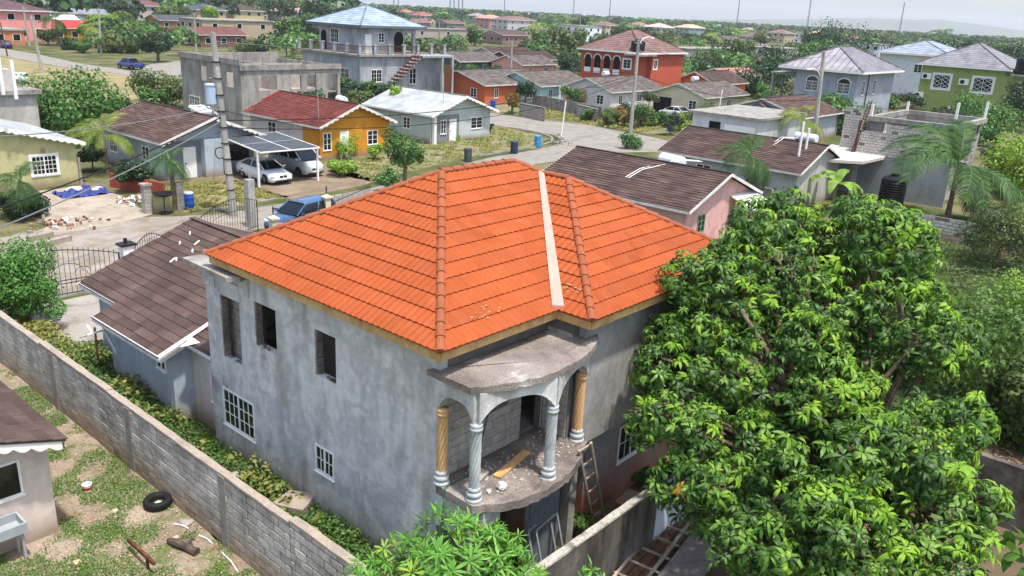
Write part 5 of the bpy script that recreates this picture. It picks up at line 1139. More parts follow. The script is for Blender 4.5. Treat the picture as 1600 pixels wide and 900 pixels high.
# --- hip roofed two storey houses
def hip_roof(parent, a0, a1, b0, b1, ze, zr, mat, n=12, seams=0, fasc=WHITE, lift=.04, ridge=None, capmat=None):
    h = min(a1 - a0, b1 - b0) / 2 * (ridge or 1)
    if (a1 - a0) >= (b1 - b0): r0, r1 = (a0 + h, (b0 + b1) / 2, zr), (a1 - h, (b0 + b1) / 2, zr); quads = [((a0, b0, ze), (a1, b0, ze), r0, r1), ((a1, b1, ze), (a0, b1, ze), r1, r0), ((a0, b1, ze), (a0, b0, ze), r0, r0), ((a1, b0, ze), (a1, b1, ze), r1, r1)]
    else: r0, r1 = ((a0 + a1) / 2, b0 + h, zr), ((a0 + a1) / 2, b1 - h, zr); quads = [((a0, b1, ze), (a0, b0, ze), r1, r0), ((a1, b0, ze), (a1, b1, ze), r0, r1), ((a0, b0, ze), (a1, b0, ze), r0, r0), ((a1, b1, ze), (a0, b1, ze), r1, r1)]
    m = MB()
    for q in quads: slope(m, *q, n, lift)
    r_ = part(m, 'roof', mat, parent)
    if seams:
        for q in quads:
            p0, p1, t0, t1 = [np.array(x, float) for x in q]; L_ = np.linalg.norm(p1 - p0); e = (p1 - p0) / L_; k = seams; u = k
            while u < L_ - .1:
                u0_, u1_ = np.dot(t0 - p0, e), np.dot(t1 - p0, e); f = min(1, u / max(u0_, 1e-6), (L_ - u) / max(L_ - u1_, 1e-6)); s0 = p0 + e * u; up = (t0 - p0) - e * u0_
                s_ = MB(); s_.bar(s0 + (0, 0, .03), s0 + up * f + (0, 0, .03), .06, .06); part(s_, 'roof_seam', mat, r_); u += k
    c_ = MB()
    for (p, q) in (((a0, b0, ze), r0), ((a1, b0, ze), r1 if (a1 - a0) >= (b1 - b0) else r0), ((a0, b1, ze), r0 if (a1 - a0) >= (b1 - b0) else r1), ((a1, b1, ze), r1)): c_.bar((p[0], p[1], p[2] + .05), (q[0], q[1], q[2] + .05), .22, .08)
    c_.bar((r0[0], r0[1], zr + .05), (r1[0] + .01, r1[1], zr + .05), .22, .08)
    part(c_, 'ridge_cap', capmat or mat, r_)
    f_ = MB()
    for p, q in (((a0, b0), (a1, b0)), ((a1, b0), (a1, b1)), ((a1, b1), (a0, b1)), ((a0, b1), (a0, b0))): f_.bar((*p, ze - .12), (*q, ze - .12), .05, .24)
    part(f_, 'fascia_board', fasc, r_); s_ = MB(); s_.poly([(a0 + .05, b0 + .05, ze - .1), (a0 + .05, b1 - .05, ze - .1), (a1 - .05, b1 - .05, ze - .1), (a1 - .05, b0 + .05, ze - .1)]); part(s_, 'soffit', fasc, r_)
    return r_
def arch_fill(m, axis, p, u0, u1, z0, zs, mat_only=False):
    c = (u0 + u1) / 2; r = (u1 - u0) / 2; pts = [(u0, z0), (u1, z0), (u1, zs)] + [(c + r * cos(q), zs + r * sin(q)) for q in np.linspace(.15, pi - .15, 9)] + [(u0, zs)]
    m.add([(p, u, z) if axis == 'a' else (u, p, z) for u, z in pts], [tuple(range(len(pts)))])
# terracotta two storey
TERW = wallpaint('#b1543a', .08); TILEB = M_boards('mauve brown tiles', '#6f5650', '#7d635c', .4, .4)
t = thing('villa', 'terracotta two storey house with white rimmed arches and a black roof tank', 'house', 101, 64, 0)
mb = MB(); mb.box(95.6, 106.6, 59.0, 68.6, -.1, 6.85); mb.box(99, 108, 58.2, 62, -.1, 6.8); part(mb, 'wall', TERW, t)
hip_roof(t, 95.0, 108.2, 57.6, 69.2, 7.0, 10.0, TILEB, 12, fasc=WHITE)
for k in range(4):
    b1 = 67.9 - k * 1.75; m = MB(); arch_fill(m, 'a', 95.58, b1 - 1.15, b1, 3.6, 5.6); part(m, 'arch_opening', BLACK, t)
    m = MB(); c = b1 - .575; m.tube([(95.55, c + .68 * cos(q), 5.6 + .68 * sin(q)) for q in np.linspace(0, pi, 12)], .09, 5); part(m, 'arch_trim', WHITE, t)
    m = MB(); m.box(95.5, 95.57, b1 - 1.15, b1, 3.55, 4.3); part(m, 'balustrade', WHITE, t)
window(t, ('a', 95.6, -1), 59.6, 60.9, 4.6, 5.9, surround=.18); window(t, ('b', 58.2, -1), 99.6, 100.5, 4.6, 5.9, surround=.15)
mb = MB(); mb.box(94.2, 99.0, 57.4, 60.0, 6.5, 6.75); part(mb, 'canopy', CONC, t)
a, b = 96.0, 58.9; mb = MB(); mb.lathe([(1.0, 0), (1.02, .3), (1.0, .35), (1.02, .7), (1.0, .75), (1.02, 1.1), (1.0, 1.15), (1.02, 1.6), (.95, 1.75), (.4, 1.9), (.4, 2.05)], (a, b, 6.76), 20); single(mb, 'water_tank', M('black plastic', ['#101214', '#16181b'], rough=.45, grain=.05, bump=0), 'black ribbed water tank on the ledge of the terracotta house', 'tank', a, b, 6.76)
# grey blue two storey with standing seam roof
GB = M('unpainted grey blockwork', ['#8d9299', '#9a9fa6', '#a7abb1'], scale=.6, grain=.12, gscale=6, bump=.2, streak=('#6f7278', .5)); SEAM = M_boards('standing seam metal', '#8f8a8d', '#98939a', 9, 9, rough=.4)
t = thing('villa', 'unpainted grey two storey house with arched white windows and standing seam hip roof', 'house', 99, 30, 0)
mb = MB(); mb.box(93.2, 106.4, 26.0, 33.6, -.1, 6.9); part(mb, 'wall', GB, t); hip_roof(t, 92.3, 107.2, 25.1, 35.6, 7.0, 9.6, SEAM, 1, seams=.8, fasc=WHITE, lift=.01)
for b0 in (32.1, 28.2):
    w = window(t, ('a', 93.2, -1), b0 - 1.5, b0, 4.3, 5.5, nx=8, ny=3); m = MB(); c = b0 - .75; m.tube([(93.15, c + .82 * cos(q), 5.5 + .62 * sin(q)) for q in np.linspace(0, pi, 12)], .09, 5); part(m, 'arch_trim', WHITE, t); m = MB(); m.add([(93.17, c + .75 * cos(q), 5.5 + .55 * sin(q)) for q in np.linspace(0, pi, 12)], [tuple(range(12))]); part(m, 'fanlight', GLASS, t)
for a0 in (95.2, 99.0): window(t, ('b', 26.0, -1), a0, a0 + .9, 4.2, 5.9, nx=2, ny=4)
mb = MB(); mb.tube([(96.9, 25.9, 0), (96.9, 25.9, 6.6)], .06, 6); part(mb, 'downpipe', METAL_BLACK, t)
mb = MB(); mb.box(93.0, 96.5, 33.7, 36.8, 6.0, 6.2); mb.box(93.0, 96.5, 33.7, 36.8, 2.9, 3.1); part(mb, 'balcony_slab', CONC, t)
for a, b in ((93.2, 36.5), (96.2, 36.5)): mb = MB(); mb.box(a - .12, a + .12, b - .12, b + .12, 0, 6.0); part(mb, 'balcony_column', CONC, t)
# olive green two storey at the right
OL = wallpaint('#8f9a58', .1); TILEG = M_boards('grey tiles', '#77767a', '#828186', .42, .42)
t = thing('villa', 'olive green two storey house with white framed windows and air conditioners', 'house', 138, 24, 0)
mb = MB(); mb.box(132.6, 146, 18.6, 30.2, -.1, 7.1); mb.box(132.6, 146, 12, 18.59, -.1, 6.3); part(mb, 'wall', OL, t); hip_roof(t, 131.8, 147, 17.8, 31.0, 7.2, 10.6, TILEG, 13, fasc=WHITE)
mb = MB(); mb.box(131.7, 147, 11.5, 17.7, 6.3, 6.6); part(mb, 'flat_slab', CONC, t)
for b0, b1 in ((25.9, 28.2), (20.0, 22.6)): 
    window(t, ('a', 132.6, -1), b0, b1, 3.7, 5.7, surround=.3, nx=2, ny=1, frame=WHITE)
    for s in range(2):
        u0 = b0 + .1 + s * (b1 - b0) / 2; u1 = u0 + (b1 - b0) / 2 - .2
        for k in range(3):
            z0 = 3.8 + k * .6; m = MB(); m.bar((132.53, u0, z0), (132.53, u1, z0 + .6), .05); m.bar((132.53, u1, z0), (132.53, u0, z0 + .6), .05); part(m, 'window_grille', WHITE, t)
for b0, z0 in ((28.6, 4.9), (23.2, 4.5), (29.2, 2.0)):
    m = MB(); m.box(132.0, 132.58, b0, b0 + 1.3, z0, z0 + .9); u = part(m, 'air_conditioner', WHITE, t); m = MB(); m.lathe([(.32, 0), (.32, .02), (.05, .03)], (0, 0, 0), 14); m.v = [(131.99 - z, b0 + .8 + x, z0 + .45 + y) for x, y, z in m.v]; part(m, 'fan_grille', METAL_BLACK, u)
a, b = at(1590, 118, 6.6); mb = MB(); mb.lathe([(1.3, 0), (1.35, .4), (1.3, .45), (1.35, 1.0), (1.3, 1.05), (1.35, 2.0), (1.2, 2.3), (.4, 2.5)], (133.5, 16.4, 6.61), 20); single(mb, 'water_tank', MATS['black plastic'], 'black ribbed water tank on the flat ledge of the olive green house', 'tank', 133.5, 16.4, 6.61)
t = thing('house', 'white house with blue grey hip roof peeking out behind the olive green one', 'house', 165, 32, 0); mb = MB(); mb.box(160, 176, 34, 46, -.1, 7.6); part(mb, 'wall', wallpaint('#cfd3d4', .1), t); hip_roof(t, 159, 177, 33, 47, 7.8, 10.2, M_boards('blue grey tiles', '#848c96', '#8f97a1', .5, .5), 8); window(t, ('a', 160, -1), 38, 39.4, 4.5, 6)
# grey villa with terrace, stairs and blue steel roof
GV = M('grey stained plaster', ['#8b8e92', '#9da0a3', '#aeb1b3'], scale=.5, grain=.1, gscale=5, bump=.2, streak=('#5a5a5a', .7)); STEEL = M_boards('blue grey steel', '#8d9cab', '#98a6b3', 1.2, .42, rough=.45); BRICKR = M('brown stair tread', ['#5a3430', '#6b403a'], grain=.1)
t = thing('villa', 'tall grey villa with railed terrace, outside stair and blue grey hip roof', 'house', 59, 76, 0)
mb = MB(); mb.box(54.6, 68.0, 70.6, 82.0, -.1, 5.8); part(mb, 'lower_wall', GV, t)
mb = MB(); mb.box(54.2, 68.4, 70.2, 82.4, 5.8, 6.02); part(mb, 'terrace_slab', CONC, t)
mb = MB(); mb.box(56.2, 63.0, 72.2, 80.6, 6.02, 9.2); mb.box(63.0, 64.9, 72.2, 72.6, 8.5, 9.2); mb.box(64.5, 64.9, 72.2, 72.6, 6.02, 8.5); mb.box(56.2, 56.6, 80.6, 82.0, 8.5, 9.2); part(mb, 'upper_wall', GV, t)
hip_roof(t, 55.3, 66.0, 71.3, 82.2, 9.3, 11.6, STEEL, 11, fasc=M('grey fascia', ['#5d6672'], grain=.05))
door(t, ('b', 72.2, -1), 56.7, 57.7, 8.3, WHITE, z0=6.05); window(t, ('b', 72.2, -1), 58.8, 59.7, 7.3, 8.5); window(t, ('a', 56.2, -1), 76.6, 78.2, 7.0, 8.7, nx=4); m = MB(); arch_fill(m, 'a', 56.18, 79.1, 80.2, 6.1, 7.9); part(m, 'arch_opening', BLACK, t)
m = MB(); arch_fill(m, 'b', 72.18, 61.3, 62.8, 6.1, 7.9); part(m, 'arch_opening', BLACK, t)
window(t, ('a', 54.6, -1), 72.6, 74.2, 2.6, 4.3, nx=4); window(t, ('b', 70.6, -1), 56.3, 58.0, 2.8, 4.3, nx=4); window(t, ('b', 70.6, -1), 62.4, 63.6, 2.4, 4.4, nx=2)
for (p, q, n_) in (((54.35, 70.35), (54.35, 82.2), 5), ((54.35, 70.35), (68.2, 70.35), 6)):
    p, q = np.array(p), np.array(q)
    for k in range(n_ + 1):
        c = p + (q - p) * k / n_
        if k or n_ == 5: m = MB(); m.box(c[0] - .17, c[0] + .17, c[1] - .17, c[1] + .17, 6.02, 7.1); m.box(c[0] - .22, c[0] + .22, c[1] - .22, c[1] + .22, 7.1, 7.22); part(m, 'balustrade_post', GV, t)
        if k < n_:
            e = p + (q - p) * (k + 1) / n_; m = MB(); m.bar((*c, 7.0), (*e, 7.0), .06); m.bar((*c, 6.15), (*e, 6.15), .05)
            for s in range(1, 12): x = c + (e - c) * s / 12; m.bar((*x, 6.15), (*x, 7.0), .05, .02)
            part(m, 'railing', RUST, t)
for k in range(16):
    f = k / 16; m = MB(); a0 = 55.2 + 7.6 * f; m.box(a0, a0 + .55, 68.7, 70.1, 6.0 * f + .1, 6.0 * f + .3); part(m, 'stair_step', BRICKR, t)
m = MB(); m.bar((55.0, 68.6, .5), (62.9, 68.6, 6.7), .06); m.bar((55.0, 68.6, 1.0), (62.9, 68.6, 7.2), .06); part(m, 'stair_rail', RUST, t)
m = MB(); m.bar((55.2, 69.4, -.1), (62.8, 69.4, 5.85), 1.3, .22); part(m, 'stair_slab', GV, t)
m = MB(); m.box(62.9, 68.3, 68.6, 70.19, 5.75, 6.0); m.box(66.2, 66.5, 68.6, 68.9, 0, 5.75); m.box(68.0, 68.3, 68.6, 68.9, 0, 5.75); part(m, 'landing', GV, t)
m = MB(); arch_fill(m, 'b', 68.58, 66.55, 67.95, 0, 4.2); part(m, 'arched_gate', RUST, t)
# roofless two storey shell
SH = M('bare grey shell wall', ['#847e77', '#989189', '#a8a199'], scale=.5, grain=.15, gscale=5, bump=.3, streak=('#4a4641', .75))
t = thing('shell_building', 'roofless grey concrete shell with blocked window holes beside the tall utility pole', 'building', 38, 67, 0)
mb = MB(); wall_cells(mb, 'a', 33.5, 33.7, 61.8, 73, -.1, 6.25, [(63.1, 64.6, 3.6, 5.0), (68.0, 69.3, 3.8, 5.2)]); wall_cells(mb, 'b', 61.8, 62.0, 33.702, 45, -.1, 5.75, [(35.4, 37.4, 3.4, 4.8), (39.0, 40.2, 3.4, 4.8), (40.9, 42.0, 3.4, 4.8), (43.4, 44.7, .1, 4.8)]); wall_cells(mb, 'b', 72.8, 73, 33.702, 45, -.1, 6.2, []); wall_cells(mb, 'a', 44.8, 45, 62.002, 72.79, -.1, 5.6, []); part(mb, 'wall', SH, t)
mb = MB(); mb.box(33.8, 44.7, 62.1, 72.7, 2.9, 3.05); part(mb, 'floor_slab', CONC, t); mb = MB(); mb.box(33.4, 45.1, 61.65, 61.79, 5.3, 5.8); mb.box(33.35, 33.49, 61.7, 73.1, 5.75, 6.3); part(mb, 'ring_beam', CONC, t); mb = MB(); mb.box(39, 39.15, 62.1, 72.7, 3.06, 5.5); mb.box(34, 44, 67, 67.15, 3.06, 5.5); part(mb, 'partition', BLOCKM, t)
for a in (33.9, 36, 38.5, 41.0, 43.2): m = MB(); m.bar((a, 61.9, 5.7), (a, 61.9, 6.5), .03); part(m, 'starter_bar', RUST, t)
for b0 in (66.0, 69.6, 70.6): window(t, ('a', 33.5, -1), b0, b0 + 1.1, .8, 2.1, nx=4)
# --- unfinished block building on the right
lst = []
UB = 2.3
t = thing('unfinished_building', 'roofless unfinished block building behind the coconut palm and black tank', 'building', 56, 9, 0)
mb = MB(); mb.box(54.6, 54.8, 2.6 + UB, 11.2 + UB, -.1, 3.0); part(mb, 'rendered_wall', M('smooth grey cement', ['#85878a', '#96989b', '#a2a4a6'], scale=.5, grain=.08, gscale=5, bump=.15, streak=('#6b6b6b', .4)), t)
def blockwall(axis, p, u0, u1, z0, z1, fc, holes=(), name='block_wall', mat=BLOCKM):
    m = MB(); wall_cells(m, axis, min(p, p - fc * .18), max(p, p - fc * .18), u0, u1, z0, z1, list(holes)); w = part(m, name, MORTAR, t)
    joined_blocks(w, block_face(None, None, axis, p, u0, u1, z0, z1, list(holes), fc), axis, p + fc * .005, fc, mat, depth=.025, joint=.03, name='blocks')
PALEB = M('pale new block', ['#a39c93', '#b5aea5', '#c2bbb2'], scale=1.2, grain=.15, gscale=10, bump=.3)
blockwall('a', 54.6, 2.6 + UB, 9.4 + UB, 3.0, 4.7, -1, mat=PALEB); blockwall('a', 54.61, 2.6 + UB, 7.4 + UB, 4.7, 5.3, -1, mat=PALEB); blockwall('a', 56.2, 9.0 + UB, 11.2 + UB, 3.0, 6.1, -1, mat=PALEB); blockwall('b', 9.4 + UB, 54.8, 56.0, 3.0, 5.4, -1, mat=PALEB)
blockwall('a', 55.6, 3.3 + UB, 9.0 + UB, 3.0, 5.4, -1, holes=[(4.0 + UB, 5.8 + UB, 4.4, 5.3), (6.2 + UB, 8.0 + UB, 4.4, 5.3)]); blockwall('b', 3.3 + UB, 55.8, 64, 0, 5.4, -1)
mb = MB(); mb.box(55.3, 55.7, 3.0 + UB, 9.2 + UB, 5.4, 5.75); mb.box(55.7, 64.2, 3.0 + UB, 3.4 + UB, 5.4, 5.75); mb.box(63.8, 64.2, 3.4 + UB, 9.2 + UB, 5.4, 5.75); mb.box(55.7, 63.8, 8.8 + UB, 9.2 + UB, 5.4, 5.75); part(mb, 'ring_beam', CONC, t); mb = MB(); mb.box(55.8, 64, 8.85 + UB, 9.05 + UB, 3, 5.4); mb.box(63.85, 64.05, 3.4 + UB, 8.8 + UB, 3, 5.4); mb.box(60, 60.15, 3.6 + UB, 8.8 + UB, 3.0, 5.2); mb.box(55.9, 64, 3.6 + UB, 8.8 + UB, 4.3, 4.45); part(mb, 'inner_wall', CONC, t)
for k in range(9): m = MB(); m.box(56.0 + .85 * k, 56.2 + .85 * k, 3.2 + UB, 3.28 + UB, 4.6, 5.4); part(m, 'rough_pilaster', M('dark rough concrete', ['#4a4540', '#5c564f'], grain=.2), t)
for (a, b, z) in ((55.5, 9.0 + UB, 6.6), (55.5, 3.2 + UB, 7.3), (64, 3.2 + UB, 7.0), (64, 9.0 + UB, 6.4)): m = MB(); m.bar((a, b, 5.75), (a, b, z), .16); part(m, 'column_stub', WHITE, t)
m = MB()
for s, (da, db) in enumerate(((0, 0), (.2, 0), (0, .2), (.2, .2))): m.bar((54.3 + da, 9.4 + UB + db, 2.9), (54.7 + da, 8.9 + UB + db, 6.9), .03)
for z in np.linspace(3.1, 6.7, 19): m.box(54.3 + (z - 2.9) * .1, 54.5 + (z - 2.9) * .1, 9.4 + UB - (z - 2.9) * .125, 9.6 + UB - (z - 2.9) * .125, z, z + .025)
part(m, 'rebar_cage', RUST, t)
mb = MB(); mb.prism([(47.6, 13.6), (50.4, 9.6), (54.3, 9.4), (57, 10.2), (57, 14.4), (49, 14.6)], 2.85, 3.05); part(mb, 'porch_slab', M('pale concrete slab', ['#b3aca3', '#c2bcb3'], scale=1, grain=.12), t)
for (a, b) in ((48.4, 13.2), (50.8, 10.2)): m = MB(); m.box(a - .15, a + .15, b - .15, b + .15, 0, 2.85); part(m, 'porch_column', CONC, t)
a, b = 51.2, 7.5; mb = MB(); prof = [(.82, 0)]
for k in range(11): prof += [(.82, .05 + k * .17), (.86, .09 + k * .17), (.86, .15 + k * .17), (.82, .19 + k * .17)]
prof += [(.84, 1.98), (.8, 2.1), (.5, 2.28), (.28, 2.3), (.28, 2.42), (.2, 2.45)]
t = thing('water_tank', 'big black ribbed water tank in front of the grey cement wall by the coconut palm', 'tank', a, b); mb.lathe(prof, (a, b, 0), 28); part(mb, 'tank_body', MATS['black plastic'], t)
for (px, py, pt, lab) in (((1240, 292), 0, (1251, 190), 'white slender post at the right end of the wide brown roof'), ((1250, 289), 0, (1259, 200), 'second slender white post close behind the first by the wide brown roof')):
    a, b = at(*px, 1.3); h = height_at((a, b), *pt); mb = MB(); mb.tube([(a, b, 0), (a, b, h)], .09, 8); single(mb, 'white_post', WHITE, lab, 'post', a, b)
# block wall right behind the mango tree
t = thing('block_wall', 'weathered block garden wall behind the mango tree with the coconut palm over it', 'wall', 44, 0, 0)
blockwall('a', 44.0, -6.5, 5.0, 0, 1.4, -1, mat=WALLBLOCK)
t = thing('corner_wall', 'black stained stepped wall at the right edge beyond the mango tree', 'wall', 12.6, -8, 0); mb = MB(); mb.box(12.5, 12.7, -9.6, -5.9, -.1, 1.75); mb.box(12.5, 12.7, -14, -9.602, -.1, 1.6); part(mb, 'wall_face', DARKWALL, t)
# low block walls along the far road
for k, (p, q, lab) in enumerate((((812, 182), (850, 190), 'low grey block wall panel in front of the aqua bungalow'), ((901, 184), (932, 192), 'low block wall panel by the dusky pink porch and brown bush'))):
    a0, b0 = at(*p); a1, b1 = at(*q); t = thing('garden_wall', lab, 'wall', a0, b0); n = 6; m = MB(); m.bar((a0, b0, .75), (a1, b1, .75), .16, 1.5); w = part(m, 'wall_core', MORTAR, t); m = MB(); m.bar((a0, b0, 1.55), (a1, b1, 1.55), .3, .12); part(m, 'coping', CONC, t)
    d = np.array((a1 - a0, b1 - b0)); L_ = np.linalg.norm(d); d /= L_; m = MB()
    for r in range(7):
        for c in range(int(L_ / .4) + 1):
            u = c * .4 + (.2 if r % 2 else 0)
            if u + .38 > L_: continue
            x = np.array((a0, b0)) + d * (u + .2); m.obox((x[0], x[1], .11 + r * .2), (d[0] * .185, d[1] * .185, 0), (-d[1] * .1, d[0] * .1, 0), (0, 0, .088))
    part(m, 'blocks', BLOCKM, w, kind='stuff')
a0, b0 = at(838, 170); mb = MB(); mb.bar((72.2, 47.5, .8), (75.5, 61, .8), .16, 1.6); single(mb, 'garden_wall', CONC, 'long pale garden wall along the side of the aqua bungalow', 'wall', 73, 55)

# ================================================================== vehicles
HEADL = M('headlight glass', ['#c9d2d6'], rough=.1, grain=0, bump=0, spec=.7); REDL = M('red lamp', ['#7d1512'], rough=.2, grain=0, bump=0); PLATE = M('number plate', ['#d9d6c9'], grain=0, bump=0); DARKTRIM = M('dark plastic', ['#141517'], rough=.6, grain=0, bump=0)
def vehicle(name, label, cat, a, b, rot, paint_, L_=4.6, Wd=1.8, stations=None, house_=None, wheels=(1.4, -1.35), wr=.33, bed=False, roof_paint=None, group=None):
    t = thing(name, label, cat, a, b, 0, rot, local=True, group=group); m = MB(); rings = []
    for (x, zb, zt, w) in stations:
        h = zt - zb; rings.append([(x, -w * .86, zb), (x, -w * .97, zb + .12 * h), (x, -w, zb + .45 * h), (x, -w * .97, zb + .75 * h), (x, -w * .88, zt - .03), (x, -w * .6, zt), (x, w * .6, zt), (x, w * .88, zt - .03), (x, w * .97, zb + .75 * h), (x, w, zb + .45 * h), (x, w * .97, zb + .12 * h), (x, w * .86, zb)])
    n = 12; vs = [p for r in rings for p in r]; fs = []
    for i in range(len(rings) - 1):
        for k in range(n): fs.append((i * n + k, i * n + (k + 1) % n, (i + 1) * n + (k + 1) % n, (i + 1) * n + k))
    fs += [tuple(range(n))[::-1], tuple((len(rings) - 1) * n + k for k in range(n))]
    m.add(vs, fs); me = m.mesh('body', paint_, smooth=True); bo = part(me, 'body', None, t)
    # greenhouse: (x, half width) at the belt and at the roof
    xb0, xr0, xr1, xb1, zb_, zr_, wb, wr_ = house_
    g_ = MB(); base = [(xb0, -wb, zb_), (xb1, -wb * .94, zb_), (xb1, wb * .94, zb_), (xb0, wb, zb_)]; top = [(xr0, -wr_, zr_), (xr1, -wr_ * .96, zr_), (xr1, wr_ * .96, zr_), (xr0, wr_, zr_)]
    g_.add(base + top, [(0, 1, 5, 4), (1, 2, 6, 5), (2, 3, 7, 6), (3, 0, 4, 7), (4, 5, 6, 7)]); part(g_, 'windows', GLASS, t)
    r_ = MB(); xs = np.linspace(xr0 - .05, xr1 + .05, 6); rv = []; 
    for x in xs:
        bul = .05 * (1 - ((x - (xr0 + xr1) / 2) / ((xr1 - xr0) / 2 + .05)) ** 2)
        rv += [(x, -wr_ - .02, zr_ - .02), (x, -wr_ * .7, zr_ + .03 + bul), (x, wr_ * .7, zr_ + .03 + bul), (x, wr_ + .02, zr_ - .02)]
    rf = []
    for i in range(5):
        for k in range(3): rf.append((4 * i + k, 4 * i + k + 1, 4 * i + 5 + k, 4 * i + 4 + k))
    rf += [(0, 1, 2, 3), (20, 23, 22, 21)]
    r_.add(rv, rf); part(r_, 'roof', roof_paint or paint_, t, smooth=True)
    for s in (-1, 1):
        for (x0, x1) in ((xb0, xr0), (xb1, xr1)): p_ = MB(); p_.bar((x0, s * wb * .97, zb_), (x1, s * wr_, zr_), .07, .05); part(p_, 'pillar', paint_, t)
        for f in ((.5,) if xr1 - xr0 < 2.2 else (.33, .66)): xm = xb0 + (xb1 - xb0) * f * .95 + .1; p_ = MB(); p_.bar((xm, s * (wb + .005), zb_), (xr0 + (xr1 - xr0) * f, s * (wr_ + .005), zr_), .06, .03); part(p_, 'pillar', paint_, t)
    xf, xk = stations[-1][0], stations[0][0]
    for x in wheels:
        for s in (-1, 1):
            w = MB(); y = s * (Wd / 2 - .1); ring = [(.18, -.09), (wr - .02, -.1), (wr, -.07), (wr, .07), (wr - .02, .1), (.18, .09)]; K = 20; vs = []; fs = []
            for (r, q) in ring:
                for k in range(K): vs.append((x + r * cos(2 * pi * k / K), y + q, wr + r * sin(2 * pi * k / K)))
            for i in range(5):
                for k in range(K): fs.append((i * K + k, i * K + (k + 1) % K, (i + 1) * K + (k + 1) % K, (i + 1) * K + k))
            w.add(vs, fs); wo_ = part(w, 'wheel', RUBBER, t)
            rim = MB(); yo = y + s * .085; rim.add([(x + .2 * cos(2 * pi * k / 16), yo, wr + .2 * sin(2 * pi * k / 16)) for k in range(16)], [tuple(range(16))]); part(rim, 'hub', DARKTRIM, wo_)
            sp = MB()
            for k in range(5): an = 2 * pi * k / 5; sp.bar((x, yo + s * .012, wr), (x + .2 * cos(an), yo + s * .012, wr + .2 * sin(an)), .05, .02, up=(0, 1, 0))
            part(sp, 'rim', CHROME, wo_)
            ar = MB(); ar.add([(x + (wr + .05) * cos(q), s * (Wd / 2 - .006 + (.006 if False else 0)), max(.2, wr + (wr + .05) * sin(q))) for q in np.linspace(-.3, pi + .3, 14)], [tuple(range(14))]); part(ar, 'wheel_arch', DARKTRIM, t)
    wf = stations[-2][3]; zf = stations[-2][2]
    for s in (-1, 1):
        h = MB(); h.obox((xf - .13, s * wf * .72, zf - .13), (.1, -s * .08, 0), (0, .17, 0), (0, 0, .065)); part(h, 'headlight', HEADL, t)
        h = MB(); h.obox((xk + .1, s * stations[1][3] * .75, stations[1][2] - .18), (.1, s * .03, 0), (0, .15, 0), (0, 0, .08)); part(h, 'tail_light', REDL, t)
        h = MB(); h.obox((xb1 - .25, s * (Wd / 2 + .08), zb_ + .06), (.06, 0, 0), (0, .1, 0), (0, 0, .07)); part(h, 'mirror', paint_, t)
    h = MB(); h.box(xf - .12, xf + .012, -.28, -.02, .52, .66); h.box(xf - .12, xf + .012, .02, .28, .52, .66); part(h, 'grille', DARKTRIM, t); h = MB(); h.box(xf - .15, xf + .005, -.62, .62, .26, .36); part(h, 'bumper_intake', DARKTRIM, t); h = MB(); h.box(xf, xf + .02, -.24, .24, .38, .48); part(h, 'number_plate', PLATE, t)
    return t
SED = [(-2.3, .42, .80, .70), (-2.2, .3, 1.0, .84), (-1.6, .2, 1.06, .9), (-.5, .18, 1.0, .91), (.7, .18, .96, .91), (1.5, .18, .86, .89), (2.05, .2, .74, .84), (2.3, .3, .62, .68)]
SEDH = (-1.95, -1.0, .25, 1.15, .97, 1.40, .80, .60)
WP = paint('white car paint', '#e2e5e8'); SP = paint('silver car paint', '#c4c6c5', metal=.15); BP = paint('light blue car paint', '#3a587c'); DB = paint('dark blue car paint', '#1b2f6e')
c = at(413, 276); vehicle('parked_car', 'white sedan with dark windows parked under the left half of the carport', 'car', 21.7, 39.9, radians(-90), WP, stations=SED, house_=SEDH)
VAN = [(-2.3, .4, 1.1, .82), (-2.25, .28, 1.25, .88), (-1.6, .2, 1.28, .9), (.5, .2, 1.24, .9), (1.3, .2, 1.2, .89), (1.85, .2, 1.02, .87), (2.2, .22, .85, .82), (2.32, .32, .7, .7)]
vehicle('parked_van', 'silver passenger van parked beside the white sedan under the carport', 'van', 25.0, 40.9, radians(-90), SP, stations=VAN, house_=(-2.2, -1.95, .75, 1.75, 1.2, 1.92, .86, .72), wheels=(1.5, -1.4), wr=.34)
WAG = [(-2.2, .42, .85, .72), (-2.1, .3, 1.02, .84), (-1.5, .2, 1.05, .88), (-.5, .18, 1.0, .89), (.7, .18, .97, .89), (1.4, .18, .9, .87), (1.9, .2, .78, .82), (2.15, .3, .64, .68)]
vehicle('parked_car', 'light blue station wagon in the road behind the black spear fence', 'car', 16.2, 27.7, radians(180 + 12), BP, stations=WAG, house_=(-2.05, -1.75, .3, 1.15, .98, 1.46, .80, .62))
TRK = [(-2.6, .5, 1.0, .82), (-2.5, .4, 1.1, .88), (-1.0, .35, 1.12, .9), (-.9, .35, 1.1, .9), (.8, .35, 1.1, .9), (1.5, .35, 1.05, .89), (2.2, .38, .95, .84), (2.4, .45, .8, .74)]
a, b = at(204, 108); t = vehicle('pickup_truck', 'dark blue pickup truck driving on the pale road at the upper left', 'pickup', a, b, radians(100), DB, stations=TRK, house_=(-.9, -.7, .6, 1.3, 1.08, 1.7, .8, .66), wheels=(1.5, -1.6), wr=.38)
m = MB(); m.box(-2.45, -1.0, -.72, .72, 1.125, 1.14); part(m, 'cargo_bed', DARKTRIM, t); m = MB(); m.bar((-1.0, -.7, 1.5), (-1.0, .7, 1.5), .06); m.bar((-1.0, -.7, 1.1), (-1.0, -.7, 1.5), .06); m.bar((-1.0, .7, 1.1), (-1.0, .7, 1.5), .06); part(m, 'roll_bar', DARKTRIM, t)
a, b = at(1063, 182); vehicle('parked_car', 'silver car parked before the grilled porch of the cream bungalow', 'car', 84.0, 44.6, radians(75), SP, stations=SED, house_=SEDH)
